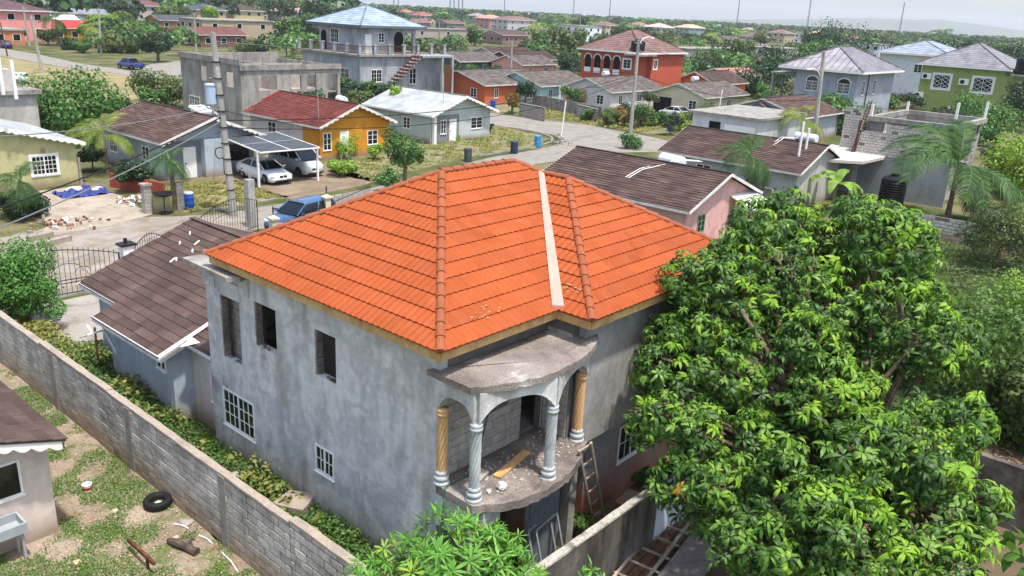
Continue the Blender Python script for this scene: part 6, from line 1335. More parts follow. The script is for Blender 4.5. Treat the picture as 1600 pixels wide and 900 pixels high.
a, b = at(9, 75); vehicle('car', 'tiny dark blue car on the road at the far upper left', 'car', a, b, radians(80), DB, stations=WAG, house_=(-2.05, -1.75, .3, 1.15, .98, 1.46, .80, .62))
# carport
t = thing('carport', 'white framed carport with translucent grey panels over the white sedan', 'carport', 22.3, 40)
CP = {'p': (20.0, 37.6), 'q': (24.4, 37.2), 'r': (24.9, 43.2), 's': (20.4, 42.6)}; zc = {'p': 2.35, 'q': 2.35, 'r': 2.6, 's': 2.6}
for k in 'pqrs':
    m = MB(); m.box(CP[k][0] - .06, CP[k][0] + .06, CP[k][1] - .06 + (.3 if k in 'pq' else -.3), CP[k][1] + .06 + (.3 if k in 'pq' else -.3), 0, zc[k] - .04); part(m, 'post', WHITE, t)
def cpt(u, v, dz=0):
    p, q, r, s = [np.array((*CP[k], zc[k])) for k in 'pqrs']; x = (p * (1 - u) + q * u) * (1 - v) + (s * (1 - u) + r * u) * v; return (x[0], x[1], x[2] + dz)
m = MB()
for v in (0, .5, 1): m.bar(cpt(0, v), cpt(1, v), .07, .08)
for u in (0, .5, 1): m.bar(cpt(u, 0, .004), cpt(u, 1, .004), .07, .08)
fr = part(m, 'roof_frame', WHITE, t)
CPAN = M('grey polycarbonate', ['#3c3f43', '#4b4e52'], scale=1.5, rough=.55, grain=.08, bump=0, spec=.2)
for i in range(2):
    for j in range(2):
        m = MB(); m.slab3([cpt(i * .5 + .015, j * .5 + .01, .05), cpt(i * .5 + .485, j * .5 + .01, .05), cpt(i * .5 + .485, j * .5 + .49, .05), cpt(i * .5 + .015, j * .5 + .49, .05)], .02); part(m, 'roof_panel', CPAN, fr)

# ================================================================== poles and cables
INSUL = M('porcelain', ['#6b4a3a'], rough=.3, grain=0, bump=0); TRANS = M('pale blue enamel', ['#9fb2c6', '#aab9c9'], rough=.4, grain=.05, bump=0)
POLES = {}
def pole(key, label, base, top, r=.13, arm=1.6, armrot=0, transformer=False, lamp=None, group='utility poles in the streets', dark=False):
    a, b = at(*base); h = height_at((a, b), *top)
    d_ = np.array(at(top[0], top[1], h)) - np.array((a, b)); d_ = np.clip(d_, -.9, .9)
    t = thing('utility_pole', label, 'pole', a, b, group=group); tp = (a + d_[0], b + d_[1], h); mt = RUST if dark else POLE
    m = MB(); m.tube([(a, b, -.1), ((a + tp[0]) / 2, (b + tp[1]) / 2, h / 2), tp], [r * 1.5, r * 1.25, r], 8); part(m, 'shaft', mt, t)
    if arm:
        ca, sa = cos(armrot), sin(armrot); m = MB(); m.bar((tp[0] - ca * arm / 2, tp[1] - sa * arm / 2, h - .35), (tp[0] + ca * arm / 2, tp[1] + sa * arm / 2, h - .35), .1, .12); part(m, 'crossarm', mt, t)
        for u in (-.45, -.15, .15, .45): m = MB(); m.lathe([(.03, 0), (.06, .05), (.03, .1), (.06, .15), (.02, .2)], (tp[0] + ca * arm * u, tp[1] + sa * arm * u, h - .28), 8); part(m, 'insulator', INSUL, t)
    f = lambda z: (a + d_[0] * z / h, b + d_[1] * z / h)
    if transformer:
        z = h * .62; x = f(z); o = (x[0] - .32, x[1] + .36); m = MB(); m.lathe([(.28, 0), (.31, .05), (.31, 1.0), (.34, 1.02), (.34, 1.1), (.15, 1.15)], (*o, z), 16); tr = part(m, 'transformer', TRANS, t, smooth=False)
        m = MB(); m.lathe([(.05, 0), (.07, .1), (.04, .15), (.06, .25), (.02, .3)], (o[0], o[1], z + 1.15), 8); part(m, 'bushing', INSUL, tr)
        for zz in np.linspace(1.5, 8.5, 9): x = f(zz); m = MB(); m.lathe([(r * 1.55, 0), (r * 1.6, .03), (r * 1.55, .06)], (*x, zz), 10); part(m, 'band', METAL_BLACK, t)
        x = f(3.9); m = MB(); m.tube([(x[0] - .25 + .3 * cos(q), x[1] + .2 + .05 * sin(q), 3.6 + .3 * sin(q)) for q in np.linspace(0, 2 * pi, 18)], .03, 5); part(m, 'cable_coil', METAL_BLACK, t)
    if lamp:
        z, dx, dy = lamp; x = f(z); m = MB(); m.tube(arc_pts([(x[0], x[1], z), (x[0] + dx * .3, x[1] + dy * .3, z + .75), (x[0] + dx * .8, x[1] + dy * .8, z + 1.05), (x[0] + dx, x[1] + dy, z + 1.0)], 4), .045, 6); la = part(m, 'lamp_arm', WHITE, t); m = MB(); m.obox((x[0] + dx * 1.15, x[1] + dy * 1.15, z + .98), (dx * .18, dy * .18, 0), (-dy * .1, dx * .1, 0), (0, 0, .06)); part(m, 'lamp_head', WHITE, la)
    POLES[key] = (tp[0], tp[1], h, f); return t
pole('big', 'tall pale concrete pole with blue grey transformer and street lamp beside the barrel', (365, 337), (332, 50), .15, 0, transformer=True, lamp=(5.1, -.9, 1.0), group=None)
pole('mid', 'tall pale pole before the brown bushes in the middle of the street', (985, 208), (998, 62), .15, 1.2, 1.2, lamp=(8.9, 1.2, -.6), group=None)
pole('right', 'pale pole rising behind the yellow palm with street lamp', (1269, 240), (1288, 80), .17, 1.2, .4, lamp=(7.0, -1.0, .8), group=None)
pole('jct', 'pole with small cross arm at the far road near the aqua bungalow', (797, 145), (800, 64), .13, 0, group=None)
pole('l1', 'leaning pale pole in the dry field at the upper left', (65, 110), (48, 24), .17, .8, .5, group=None); pole('l2', 'pole with double cross arm left of the round tree at the upper left', (158, 83), (154, 13), .16, 2.4, .9, group=None); pole('l3', 'pole with cross arm just above the shell building', (307, 84), (303, 20), .16, 2.4, .9, group=None); pole('l4', 'thin dark pole by the pink house at the left edge', (12, 88), (0, 35), .09, 0, dark=True, group=None); pole('l5', 'pole in front of the pink two storey house', (46, 72), (36, 10), .15, 1.6, .6, group=None)
for k, (bx, by, tx, ty) in enumerate(((905, 72, 907, 30), (952, 66, 955, 40), (1052, 72, 1056, 42), (1065, 74, 1069, 45), (1358, 47 + 20, 1361, 42), (1165, 92, 1168, 44), (1140, 80, 1144, 55), (688, 62, 686, 30), (1015, 60, 1018, 34), (1215, 80, 1217, 50), (352, 60, 352, 18), (1258, 75, 1260, 45), (590, 40, 590, 22))):
    pole('f%d' % k, 'distant slim utility pole standing among the far houses and trees', (bx, by), (tx, ty), .11, 1.4, .9, group='distant utility poles')
CABLE = M('black cable', ['#1b1b1c'], rough=.6, grain=0, bump=0); CABLEG = M('grey cable', ['#6d6f70'], rough=.6, grain=0, bump=0)
def cable(p, q, sag, label, r=.018, mat=None, group=None):
    p, q = np.array(p, float), np.array(q, float); m = MB(); pts = [p + (q - p) * t_ - np.array((0, 0, sag * 4 * t_ * (1 - t_))) for t_ in np.linspace(0, 1, 17)]; m.tube(pts, r * 1.35, 5); single(m, 'cable', mat or CABLE, label, 'cable', p[0], p[1], 0, group=group)
bigf = POLES['big'][3]; midt = POLES['mid']; rt = POLES['right']; jt = POLES['jct']; l1 = POLES['l1']; l3 = POLES['l3']
pb = lambda z: (*bigf(z), z)
e1 = at(-60, 355, 4.2)
cable(pb(5.6), (*at(-40, 338, 3.4), 3.4), .25, 'black cable from the tall pole down past the palm to the left edge', .025)
cable(pb(5.4), (*at(-40, 372, 3.2), 3.2), .25, 'lower pale cable running from the tall pole to the left edge', .022, CABLEG)
cable(pb(6.2), (*at(-40, 215, 5.5), 5.5), .3, 'cable from the tall pole across the brown roof to the left edge', .02, CABLEG)
cable(pb(5.4), (*midt[3](6.2), 6.2), 1.2, 'long sagging black cable from the tall pole toward the street pole', .022)
cable(pb(5.0), (*midt[3](5.8), 5.8), 1.7, 'lowest sagging cable between tall pole and street pole', .02)
cable(pb(9.6), (*jt[3](jt[2] - .4), jt[2] - .4), .9, 'upper thin wire from the tall pole over the villa to the far road', .014, CABLEG)
cable((*midt[3](6.2), 6.2), (*rt[3](5.2), 5.2), 1.0, 'black cable between the street pole and the pole behind the yellow palm', .022)
cable((*midt[3](8.8), 8.8), (*rt[3](rt[2] - .5), rt[2] - .5), .8, 'upper wire between the street pole and the pole behind the yellow palm', .015)
cable((*rt[3](5.2), 5.2), (*at(1660, 165, 6), 6), .9, 'black cable from the pole behind the yellow palm to the right edge', .022)
cable((*midt[3](6.0), 6.0), (84, 46, 2.7), .5, 'service wire from the street pole to the cream bungalow', .015)
cable((*midt[3](6.0), 6.0), (80, 56, 2.8), .4, 'service wire from the street pole to the white and dusky pink bungalow', .015)
cable((*jt[3](5.5), 5.5), (*midt[3](6.4), 6.4), .8, 'cable between the far road pole and the street pole', .02)
cable(pb(5.2), (20.0, 43.0, 2.9), .2, 'short service wire from the tall pole to the blue grey bungalow', .016)
cable(pb(6.0), (29.6, 45.0, 2.9), .35, 'service wire from the tall pole to the mustard bungalow', .016)
# street furniture and small things over the road
for (px, py, lab, col) in ((731, 252, 'dark green wheeled bin on the grass by the road', '#3c4a4e'), (803, 240, 'dark blue drum standing on the grass near the kerb', '#22314e'), (770, 170, 'bright blue barrel by the drive of the aqua bungalow', '#1f4796'), (840, 230, 'light blue drum next to the heap of concrete blocks', '#3f86b4'), (1047, 205, 'blue barrel behind the long brown roof by the yellow bushes', '#1f4796')):
    a, b = at(px, py); mb = MB(); s_ = .75 if py > 200 else 1; mb.lathe([(.3, 0), (.33, .05), (.33, .45), (.35, .48), (.33, .51), (.33, 1.0), (.35, 1.03), (.3, 1.08)], (a, b, 0), 18); single(mb, 'drum', M('drum ' + col, [col], rough=.5, grain=.08, bump=0), lab, 'drum', a, b)
for (px, py, tx, ty, lab) in ((877, 212, 891, 158, 'white slanting post at the corner before the round brown bush'), (1118, 203, 1130, 140, 'white thin mast in front of the cream bungalow')):
    a, b = at(px, py); h = height_at((a, b), tx, ty); m = MB(); m.tube([(a, b, 0), (a + .25, b - .1, h)], .07, 6); single(m, 'white_post', WHITE, lab, 'post', a, b)

# ================================================================== vegetation
def at_dist(px, py, d):
    r = _ray(px, py); k = d / sqrt(r[0] ** 2 + r[1] ** 2); x, y = r[0] * k - OX, r[1] * k - OY
    return np.array((x * VA[0] + y * VA[1], x * UA[0] + y * UA[1], CAM_H + r[2] * k))
def rand_rot(rng, n, up=0.0, axis=None):
    """n rotation matrices; z axis biased to the given outward axes"""
    z = rng.normal(size=(n, 3))
    if axis is not None: z = axis + z * .45
    z[:, 2] += up; z /= np.linalg.norm(z, axis=1)[:, None]
    x = rng.normal(size=(n, 3)); x -= (x * z).sum(1)[:, None] * z; x /= np.linalg.norm(x, axis=1)[:, None]
    y = np.cross(z, x); return np.stack([x, y, z], 2)
def leaf_quads(P, Nrm, size, rng, aspect=.5, bend=True):
    """leaf-shaped rhombs of two triangles folded along the rib, one per point"""
    n = len(P); R = rand_rot(rng, n, .25, Nrm); s = size * rng.uniform(.6, 1.3, n)
    T = np.array([(-.5, 0, 0), (0, -aspect / 2, .06), (.5, 0, -.10), (0, aspect / 2, .06)])
    V = np.einsum('nij,kj->nki', R, T) * s[:, None, None] + P[:, None, :]
    return V.reshape(-1, 3), np.arange(4 * n).reshape(n, 4)
def lobes_points(lobes, n, rng, shell=.35, flat=1.0):
    rs = np.array([l[3] for l in lobes]); w = rs ** 2; w /= w.sum(); idx = rng.choice(len(lobes), n, p=w)
    d = rng.normal(size=(n, 3)); d /= np.linalg.norm(d, axis=1)[:, None]
    rr = 1 - shell * rng.random(n) ** 1.4; rr *= 1 + .10 * np.sin(d[:, 0] * 7 + idx) * np.cos(d[:, 1] * 6 + d[:, 2] * 5)
    sc = np.stack([rs[idx], rs[idx], rs[idx] * flat], 1)
    P = np.array([l[:3] for l in lobes])[idx] + d * rr[:, None] * sc; Nn = d.copy()
    return P, Nn, idx
def limbs(m, base, tips, r, rng, n=7):
    for tip in tips:
        b = np.array(base, float); t_ = np.array(tip, float); mid = (b + t_) / 2 + rng.normal(size=3) * .08 * np.linalg.norm(t_ - b) + (0, 0, .08 * np.linalg.norm(t_ - b)); m.tube([b, mid, t_], [r, r * .6, r * .2], n)

L_MANGO = M_leaf('mango leaves', ['#233b15', '#35551c', '#486d25', '#2a4618', '#5c822c', '#75983e', '#3e6021'], rough=.5, trans=.26, spec=.35)
L_MANGO_LIT = M_leaf('sunlit side mango leaves', ['#6a942c', '#84a836', '#588528', '#94ad42'], rough=.55, trans=.3, spec=.2)  # brighter leaf colour that paints the crown's sunlit side
L_OLD = M_leaf('yellowed leaves', ['#a8741f', '#8c5f22', '#b4902f'], rough=.5, trans=.2)
L_BRIGHT = M_leaf('bright long leaves', ['#4e8030', '#62953a', '#77a54a', '#588a34', '#86b058'], rough=.5, trans=.3, spec=.3)
L_GREEN = M_leaf('green leaves', ['#24401a', '#2f5220', '#416a28', '#527a30', '#37591f'], rough=.5, trans=.25)
L_DARK = M_leaf('dark leaves', ['#182b14', '#20381a', '#2c4a22', '#1b3017'], rough=.5, trans=.2)
L_OLIVE = M_leaf('olive leaves', ['#38491f', '#4a5c29', '#5c6c32', '#2f421b'], rough=.6, trans=.25)
L_LIME = M_leaf('lime leaves', ['#5b8224', '#74982f', '#8aa83a', '#4a7020'], rough=.5, trans=.3)
L_BROWN = M_leaf('brown foliage', ['#6d5a2c', '#85632f', '#7a6c35', '#5c4f27'], rough=.7, trans=.2)
L_FERN = M_leaf('feathery leaves', ['#335a20', '#44702b', '#568438', '#668f42'], rough=.55, trans=.25, spec=.25)
L_PALM = M_leaf('palm leaves', ['#213a17', '#2b481d', '#3c5828', '#4f6a33'], rough=.55, trans=.1, spec=.2)
L_PALMY = M_leaf('yellow palm leaves', ['#4c6a24', '#6f822e', '#8f8a34', '#40601f'], rough=.5, trans=.18, spec=.3)
L_WEED = M_leaf('weeds', ['#2e4a18', '#3d5e20', '#4f7029', '#5f7c30', '#36521c'], rough=.6, trans=.25)
L_DRYW = M_leaf('dry weeds', ['#6f7a34', '#86853f', '#97904f', '#5c7030'], rough=.7, trans=.25)

def rosette(nl, L_, W_, rng, droop=.6, lift=.35):
    """a whorl of long pointed leaves, each of two bent halves"""
    V = []; Q = []; tint = []
    t0 = rng.random()
    for k in range(nl):
        az = 2 * pi * k / nl * 1.0 + rng.uniform(-.35, .35) + (k % 2) * .5; el = rng.uniform(-.25, .95) * lift * 2 - .1; l = L_ * rng.uniform(.65, 1.1); dr = droop * rng.uniform(.6, 1.4)
        u = np.array((cos(az), sin(az), 0)); s_ = np.array((-sin(az), cos(az), 0)); p = np.array((0, 0, rng.uniform(-.05, .05) * L_)) + u * .02; pts = []; e = el
        for (f, w) in ((0, .12), (.33, .9), (.68, .8), (1.0, .04)):
            if f: p = p + (u * cos(e) + np.array((0, 0, 1)) * sin(e)) * l * (f - lf); e -= dr
            lf = f; pts.append((p.copy(), w * W_ / 2))
        i0 = len(V)
        tw = rng.uniform(-.35, .35)
        for (q, w) in pts: V.append(q - s_ * w + np.array((0, 0, w * tw))); V.append(q + s_ * w - np.array((0, 0, w * tw)))
        for i in range(3): Q.append((i0 + 2 * i, i0 + 2 * i + 1, i0 + 2 * i + 3, i0 + 2 * i + 2)); tint.append(t0 + rng.uniform(-.12, .12))
    return np.array(V), np.array(Q), np.mod(np.array(tint), 1)
def scatter_rosettes(protos, P, Nn, scales, rng):
    Vs, Fs, Ts = [], [], []; o = 0; R = rand_rot(rng, len(P), .75, Nn * .8)
    for i in range(len(P)):
        V, Q, T = protos[rng.integers(len(protos))]; Vs.append((V * scales[i]) @ R[i].T + P[i]); Fs.append(Q + o); Ts.append(np.mod(T + rng.uniform(0, 1), 1)); o += len(V)
    return np.concatenate(Vs), np.concatenate(Fs), np.concatenate(Ts)
def rosette_tree(name, label, cat, base, lobes, n, L_, W_, mats, rng, nparts, droop, lift=.35, trunk_r=.18, young=.0, old=0.0, shell=.3, nl=(10, 13), sunlit_dir=None, flat=1.0):
    t = thing(name, label, cat, *base, 0); off = np.array((base[0], base[1], 0.0))
    protos = [rosette(int(rng.integers(*nl)), L_, W_, rng, droop, lift) for _ in range(6)]
    meshes = {}
    def pm(i, mt):
        if (i, mt.name) not in meshes: V, Q, T = protos[i]; meshes[(i, mt.name)] = np_mesh('leaf_cluster', V, Q, [mt], T)
        return meshes[(i, mt.name)]
    P, Nn, idx = lobes_points(lobes, n, rng, shell, flat)
    # keep the points on the outside of the joined crown
    keep = np.ones(n, bool)
    for j, l in enumerate(lobes):
        d = np.linalg.norm((P - np.array(l[:3])) / np.array((1, 1, flat)), axis=1); keep &= ~((d < l[3] * .7) & (idx != j))
    keep &= P[:, 2] > .25
    P, Nn, idx = P[keep], Nn[keep], idx[keep]; n = len(P)
    sc = rng.uniform(.6, 1.3, n)
    ca = np.array(( -9.91, -10.14, CAM_H)); vd = P - ca; D = np.linalg.norm(vd, axis=1); facing = -(vd * Nn).sum(1) / D
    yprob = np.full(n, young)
    if sunlit_dir is not None: yprob = young * np.clip(.25 + 2.0 * (Nn @ np.array(sunlit_dir)), .03, 2.8)  # brighter leaves gather on the sun side; light put into leaf colour
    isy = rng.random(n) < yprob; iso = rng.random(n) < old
    order = np.argsort(-(sc / D * np.where(facing > .1, 1, .2)))
    near = order[:nparts]; far = order[nparts:]
    R = rand_rot(rng, n, .75, Nn * .8)
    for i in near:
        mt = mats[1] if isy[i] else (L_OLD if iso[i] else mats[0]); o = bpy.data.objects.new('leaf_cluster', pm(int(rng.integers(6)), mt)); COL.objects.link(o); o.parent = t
        M4 = Matrix([[*(R[i][0] * sc[i]), P[i][0] - off[0]], [*(R[i][1] * sc[i]), P[i][1] - off[1]], [*(R[i][2] * sc[i]), P[i][2]], [0, 0, 0, 1]]); o.matrix_local = M4
    if len(far):
        y = isy[far]; mi = []; Vs = []; Fs = []; Ts = []; o_ = 0
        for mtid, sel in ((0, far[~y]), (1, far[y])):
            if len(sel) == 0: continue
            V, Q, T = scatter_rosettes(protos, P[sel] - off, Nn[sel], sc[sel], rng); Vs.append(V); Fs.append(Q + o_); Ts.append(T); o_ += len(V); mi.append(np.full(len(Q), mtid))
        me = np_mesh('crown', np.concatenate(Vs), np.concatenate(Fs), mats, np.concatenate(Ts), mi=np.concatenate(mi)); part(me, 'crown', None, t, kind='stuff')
    m = MB(); ctr = np.mean([l[:3] for l in lobes], 0); fork = (base[0], base[1], max(.6, min(l[2] for l in lobes) * .55)); m.tube([(base[0], base[1], -.1), ((base[0] + fork[0]) / 2 + .05, base[1], fork[2] * .5), fork], [trunk_r * 1.3, trunk_r, trunk_r * .85], 9); part(m, 'trunk', BARK, t)
    m = MB(); limbs(m, fork, [(l[0], l[1], l[2] + l[3] * .2) for l in lobes], trunk_r * .6, rng)
    for l in lobes: limbs(m, l[:3], [np.array(l[:3]) + rng.normal(size=3) * l[3] * .33 for _ in range(4)], trunk_r * .22, rng, 5)
    part(m, 'limb', BARK, t); return t
rg = np.random.default_rng(21)
def lobe(px, py, d, rpx):
    p = at_dist(px, py, d); r = rpx / F_PX * sqrt(d * d + (CAM_H - p[2]) ** 2); return (*p, r)
mango_lobes = [lobe(1135, 470, 19.0, 105), lobe(1230, 420, 20.0, 125), lobe(1365, 455, 20.0, 115), lobe(1420, 520, 19.0, 95), lobe(1060, 600, 17.6, 78), lobe(1200, 575, 18.2, 120), lobe(1330, 370, 21.5, 80), lobe(1230, 340, 22.0, 60),
               lobe(1440, 690, 15.8, 88), lobe(1360, 770, 14.6, 105), lobe(1465, 800, 14.6, 92), lobe(1240, 800, 14.4, 95), lobe(1120, 770, 15.3, 88), lobe(1330, 860, 13.4, 110), lobe(1180, 700, 16.2, 70), lobe(1470, 880, 13.8, 80), lobe(1060, 560, 18.2, 70), lobe(1200, 870, 13.2, 75), lobe(1030, 650, 16.8, 52), lobe(1085, 690, 16.2, 60), lobe(1300, 640, 17.0, 85)]
sub_ = []
for l in mango_lobes:
    c = np.array(l[:3]); k = 0
    while k < 6:
        d = rg.normal(size=3); d /= np.linalg.norm(d)
        if d[2] < -.55: continue
        sub_.append((*(c + d * l[3] * .68), l[3] * rg.uniform(.30, .50))); k += 1
mango_lobes = [(*l[:3], l[3] * .76) for l in mango_lobes] + sub_
rosette_tree('mango_tree', 'big mango tree with drooping leaves in front of the grey house right end', 'tree', (7.6, -5.2), mango_lobes, 8600, .27, .06, [L_MANGO, L_MANGO_LIT], rg, 300, .75, nl=(11, 15), young=.30, old=.006, trunk_r=.2, shell=.42, sunlit_dir=(.35, -.75, .45))
sap = [lobe(700, 872, 12.6, 72), lobe(630, 895, 12.4, 50), lobe(775, 880, 12.6, 62), lobe(710, 850, 12.9, 40), lobe(825, 905, 12.3, 40), lobe(680, 930, 12.0, 80), lobe(588, 908, 12.2, 42)]
rosette_tree('young_tree', 'bright green young tree with narrow leaves before the front corner of the grey house', 'tree', (-.55, -.75), sap, 460, .25, .042, [L_BRIGHT, L_LIME], rg, 290, .22, lift=.6, young=.12, trunk_r=.06, shell=.55, nl=(12, 16))
p = at_dist(925, 915, 11.5); rosette_tree('sapling', 'tips of a small bright green sapling before the black stained wall', 'tree', (p[0], p[1]), [(*(p - (0, 0, .1)), .32)], 16, .25, .045, [L_BRIGHT, L_LIME], rg, 16, .25, lift=.6, trunk_r=.025, shell=.6, nl=(10, 14))
p = at_dist(1606, 862, 7.5); rosette_tree('sapling', 'few broad dark leaves reaching in at the right edge of the picture', 'tree', (p[0], p[1]), [(*p, .12)], 5, .22, .08, [L_MANGO, L_MANGO_LIT], rg, 5, .3, trunk_r=.015, shell=.6, nl=(4, 6))

# --- broadleaf trees: tapered trunk with limbs, crown of leaf clumps
def make_crown(rng, nlobes, R, Hc, nleaf, size, flat=.8, spread=1.0):
    lobes = [(0, 0, Hc, R * .62)]
    for k in range(nlobes):
        an = 2 * pi * k / nlobes + rng.uniform(-.5, .5); d = R * spread * rng.uniform(.35, .72); lobes.append((d * cos(an), d * sin(an), Hc + R * rng.uniform(-.38, .5) * flat, R * rng.uniform(.26, .5)))
    P, Nn, idx = lobes_points(lobes, nleaf, rng, .45, flat); lt = rng.random(len(lobes)); V, Q = leaf_quads(P, Nn, size, rng, .6)
    return V, Q, np.mod(lt[idx] * .6 + rng.random(nleaf) * .4, .999), lobes
def tree(name, label, a, b, R, Hh, mat, rng, nleaf=2200, size=.3, nlobes=9, flat=.8, trunk_r=.14, group=None, spread=1.0, cat='tree', low=.0):
    t = thing(name, label, cat, a, b, 0, group=group); Hc = Hh - R * flat * .9; Hc = max(Hc, R * .45 + low)
    V, Q, T, lobes = make_crown(rng, nlobes, R, Hc, nleaf, size, flat, spread); V[:, 2] = np.maximum(V[:, 2], .03); me = np_mesh('crown', V, Q, [mat], T); part(me, 'crown', None, t)
    m = MB(); fk = (0.05 * R, 0, max(.3, Hc - R * .5)); m.tube([(a, b, -.05), (a + fk[0] * .4, b, fk[2] * .5), (a + fk[0], b, fk[2])], [trunk_r * 1.3, trunk_r, trunk_r * .8], 8); limbs(m, (a + fk[0], b, fk[2]), [(a + l[0], b + l[1], l[2]) for l in lobes[:7]], trunk_r * .55, rng, 5); part(m, 'trunk', BARK, t); return t
def tree_px(name, label, base, top, halfw, mat, **kw):
    a, b = at(*base); D = dist(a, b); h = height_at((a, b), *top); R = halfw / F_PX * sqrt(D * D + 120); return tree(name, label, a, b, R, max(h, .3), mat, rg, **kw)
tree_px('shade_tree', 'big dark green tree with lime tips behind the feather palm at the left', (115, 222), (110, 96), 82, L_GREEN, nleaf=6000, size=.36, nlobes=14, flat=.95, trunk_r=.25)
tree_px('shade_tree', 'rounded green tree left of the unfinished shell with white blossoms behind', (255, 168), (250, 110), 48, L_OLIVE, nleaf=3000, size=.34, nlobes=9)
tree_px('small_tree', 'lime green small tree in front of the big dark green tree', (160, 212), (160, 165), 22, L_LIME, nleaf=900, size=.28)
tree_px('feathery_tree', 'feathery bright green shrub tree behind the block wall at the left edge', (34, 507), (22, 352), 46, L_FERN, nleaf=7500, size=.12, nlobes=24, flat=1.5, spread=1.35, trunk_r=.07)
tree_px('bush', 'feathery bright green shrub at the foot of the feathery tree by the wall', (44, 512), (44, 425), 44, L_FERN, nleaf=6000, size=.12, nlobes=16, flat=.9, spread=1.2, cat='bush')
tree_px('round_tree', 'dark round topped tree beside the far road at the upper left', (247, 97), (250, 44), 28, L_DARK, nleaf=2200, size=.5, nlobes=8, trunk_r=.3)
tree_px('garden_tree', 'yellowish green rounded shrub before the mustard house porch', (537, 246), (537, 204), 27, L_LIME, nleaf=1500, size=.16, nlobes=8)
tree_px('garden_tree', 'dark shrub at the left end of the mustard house wall', (515, 240), (515, 214), 14, L_GREEN, nleaf=700, size=.18)
tree_px('garden_tree', 'tall loose green tree between mustard and white roofed houses', (632, 292), (628, 198), 32, L_GREEN, nleaf=2400, size=.2, nlobes=11, flat=1.3, spread=1.1)
tree_px('garden_tree', 'thin leggy tree before the white metal roof', (617, 205), (613, 132), 12, L_LIME, nleaf=500, size=.22, flat=.9)
tree_px('garden_tree', 'leafy tree at the foot of the villa stair', (575, 170), (578, 124), 17, L_GREEN, nleaf=1200, size=.35)
tree_px('garden_tree', 'tree growing inside the arch of the concrete shell', (530, 165), (530, 112), 12, L_GREEN, nleaf=900, size=.35, flat=1.4)
tree_px('shade_tree', 'dark bushy tree left of the terracotta villa', (890, 128), (888, 78), 30, L_DARK, nleaf=2600, size=.5, nlobes=10)
tree_px('shade_tree', 'dark green tree under the right end of the terracotta villa', (1015, 140), (1015, 108), 26, L_DARK, nleaf=1800, size=.45)
tree_px('shade_tree', 'wide dark tree between the cream bungalow and the grey villa', (1180, 150), (1180, 84), 56, L_DARK, nleaf=4200, size=.5, nlobes=13)
tree_px('shade_tree', 'green tree in front of the grey villa beside the pale pole', (1315, 208), (1315, 142), 46, L_GREEN, nleaf=3600, size=.4, nlobes=12)
tree_px('shade_tree', 'broad dark tree crown rising behind the standing seam roof', (1310, 100), (1310, 58), 55, L_DARK, nleaf=2600, size=.8, nlobes=12)
tree_px('shade_tree', 'round green tree right of the vivid orange gable', (1110, 112), (1112, 88), 38, L_GREEN, nleaf=2000, size=.6)
tree_px('conical_shrub', 'clipped dark green rounded tree before the aqua bungalow', (820, 168), (820, 124), 19, L_DARK, nleaf=2000, size=.25, nlobes=8)
tree_px('shrub', 'reddish brown creeper mound on a stump beside the aqua porch', (800, 178), (802, 142), 11, L_BROWN, nleaf=800, size=.25, flat=1.4)
for k, (bx, by, tx, ty, hw, mt, lab) in enumerate(((949, 197, 949, 174, 14, L_OLIVE, 'round clipped olive brown bush at the street corner'), (975, 198, 975, 172, 16, L_BROWN, 'rusty brown bush behind the street pole'), (1000, 197, 1003, 166, 22, L_OLIVE, 'olive bush right of the street pole'), (965, 185, 965, 166, 20, L_BROWN, 'yellow brown hedge bush before the white bungalow'), (1012, 180, 1012, 138, 15, L_OLIVE, 'pale dry tree between the white and cream bungalows'), (1060, 205, 1060, 184, 22, L_LIME, 'lime green bush by the parked silver car'), (700, 168, 710, 150, 16, L_OLIVE, 'olive shrub before the coral bungalow'), (985, 232, 985, 206, 24, L_GREEN, 'dark green garden bush behind the ridge of the pink bungalow'), (1075, 190, 1075, 178, 18, L_OLIVE, 'olive hedge bush by the small palm at the cream bungalow'))):
    tree_px('bush', lab, (bx, by), (tx, ty), hw, mt, nleaf=1100, size=.22, nlobes=7, trunk_r=.06, cat='bush')
tree_px('scrub_tree', 'fine leaved grey green tree right of the coconut palm', (1555, 418), (1560, 308), 62, L_OLIVE, nleaf=7000, size=.16, nlobes=14, flat=.75, trunk_r=.16)
tree_px('scrub_tree', 'bright lime tree at the right edge above the scrub', (1585, 310), (1585, 185), 52, L_LIME, nleaf=5200, size=.26, nlobes=12, flat=1.2, trunk_r=.15)
tree_px('scrub_tree', 'dark green bushy tree below the olive green house', (1530, 215), (1535, 140), 52, L_GREEN, nleaf=4200, size=.35, nlobes=12)
tree_px('scrub_tree', 'leafy green tree before the flat slab of the olive green house', (1590, 205), (1585, 122), 36, L_DARK, nleaf=2600, size=.35)
tree_px('scrub_tree', 'light green bush at the right edge below the fine leaved tree', (1590, 520), (1590, 415), 40, L_LIME, nleaf=5500, size=.13, nlobes=12, flat=1.5)
tree_px('scrub_tree', 'dense yellow green thicket right of the mango tree', (1535, 660), (1535, 430), 85, L_WEED, nleaf=12000, size=.17, nlobes=26, flat=1.6, spread=1.25, trunk_r=.1)
tree_px('scrub_tree', 'second dense thicket at the right edge above the stained wall', (1590, 690), (1590, 520), 58, L_OLIVE, nleaf=8000, size=.17, nlobes=20, flat=1.5, spread=1.25, trunk_r=.1)
for k, (bx, by, tx, ty, hw, lab) in enumerate(((145, 268, 150, 225, 20, 'dark shrub beside the feather palm stem'), (215, 300, 215, 245, 28, 'dark green shrub under the feather palm beside the red wall'), (30, 340, 35, 300, 36, 'dark bushes under the fan palm at the left edge'))):
    tree_px('bush', lab, (bx, by), (tx, ty), hw, L_DARK, nleaf=1800, size=.22, nlobes=9, trunk_r=.06, cat='bush')
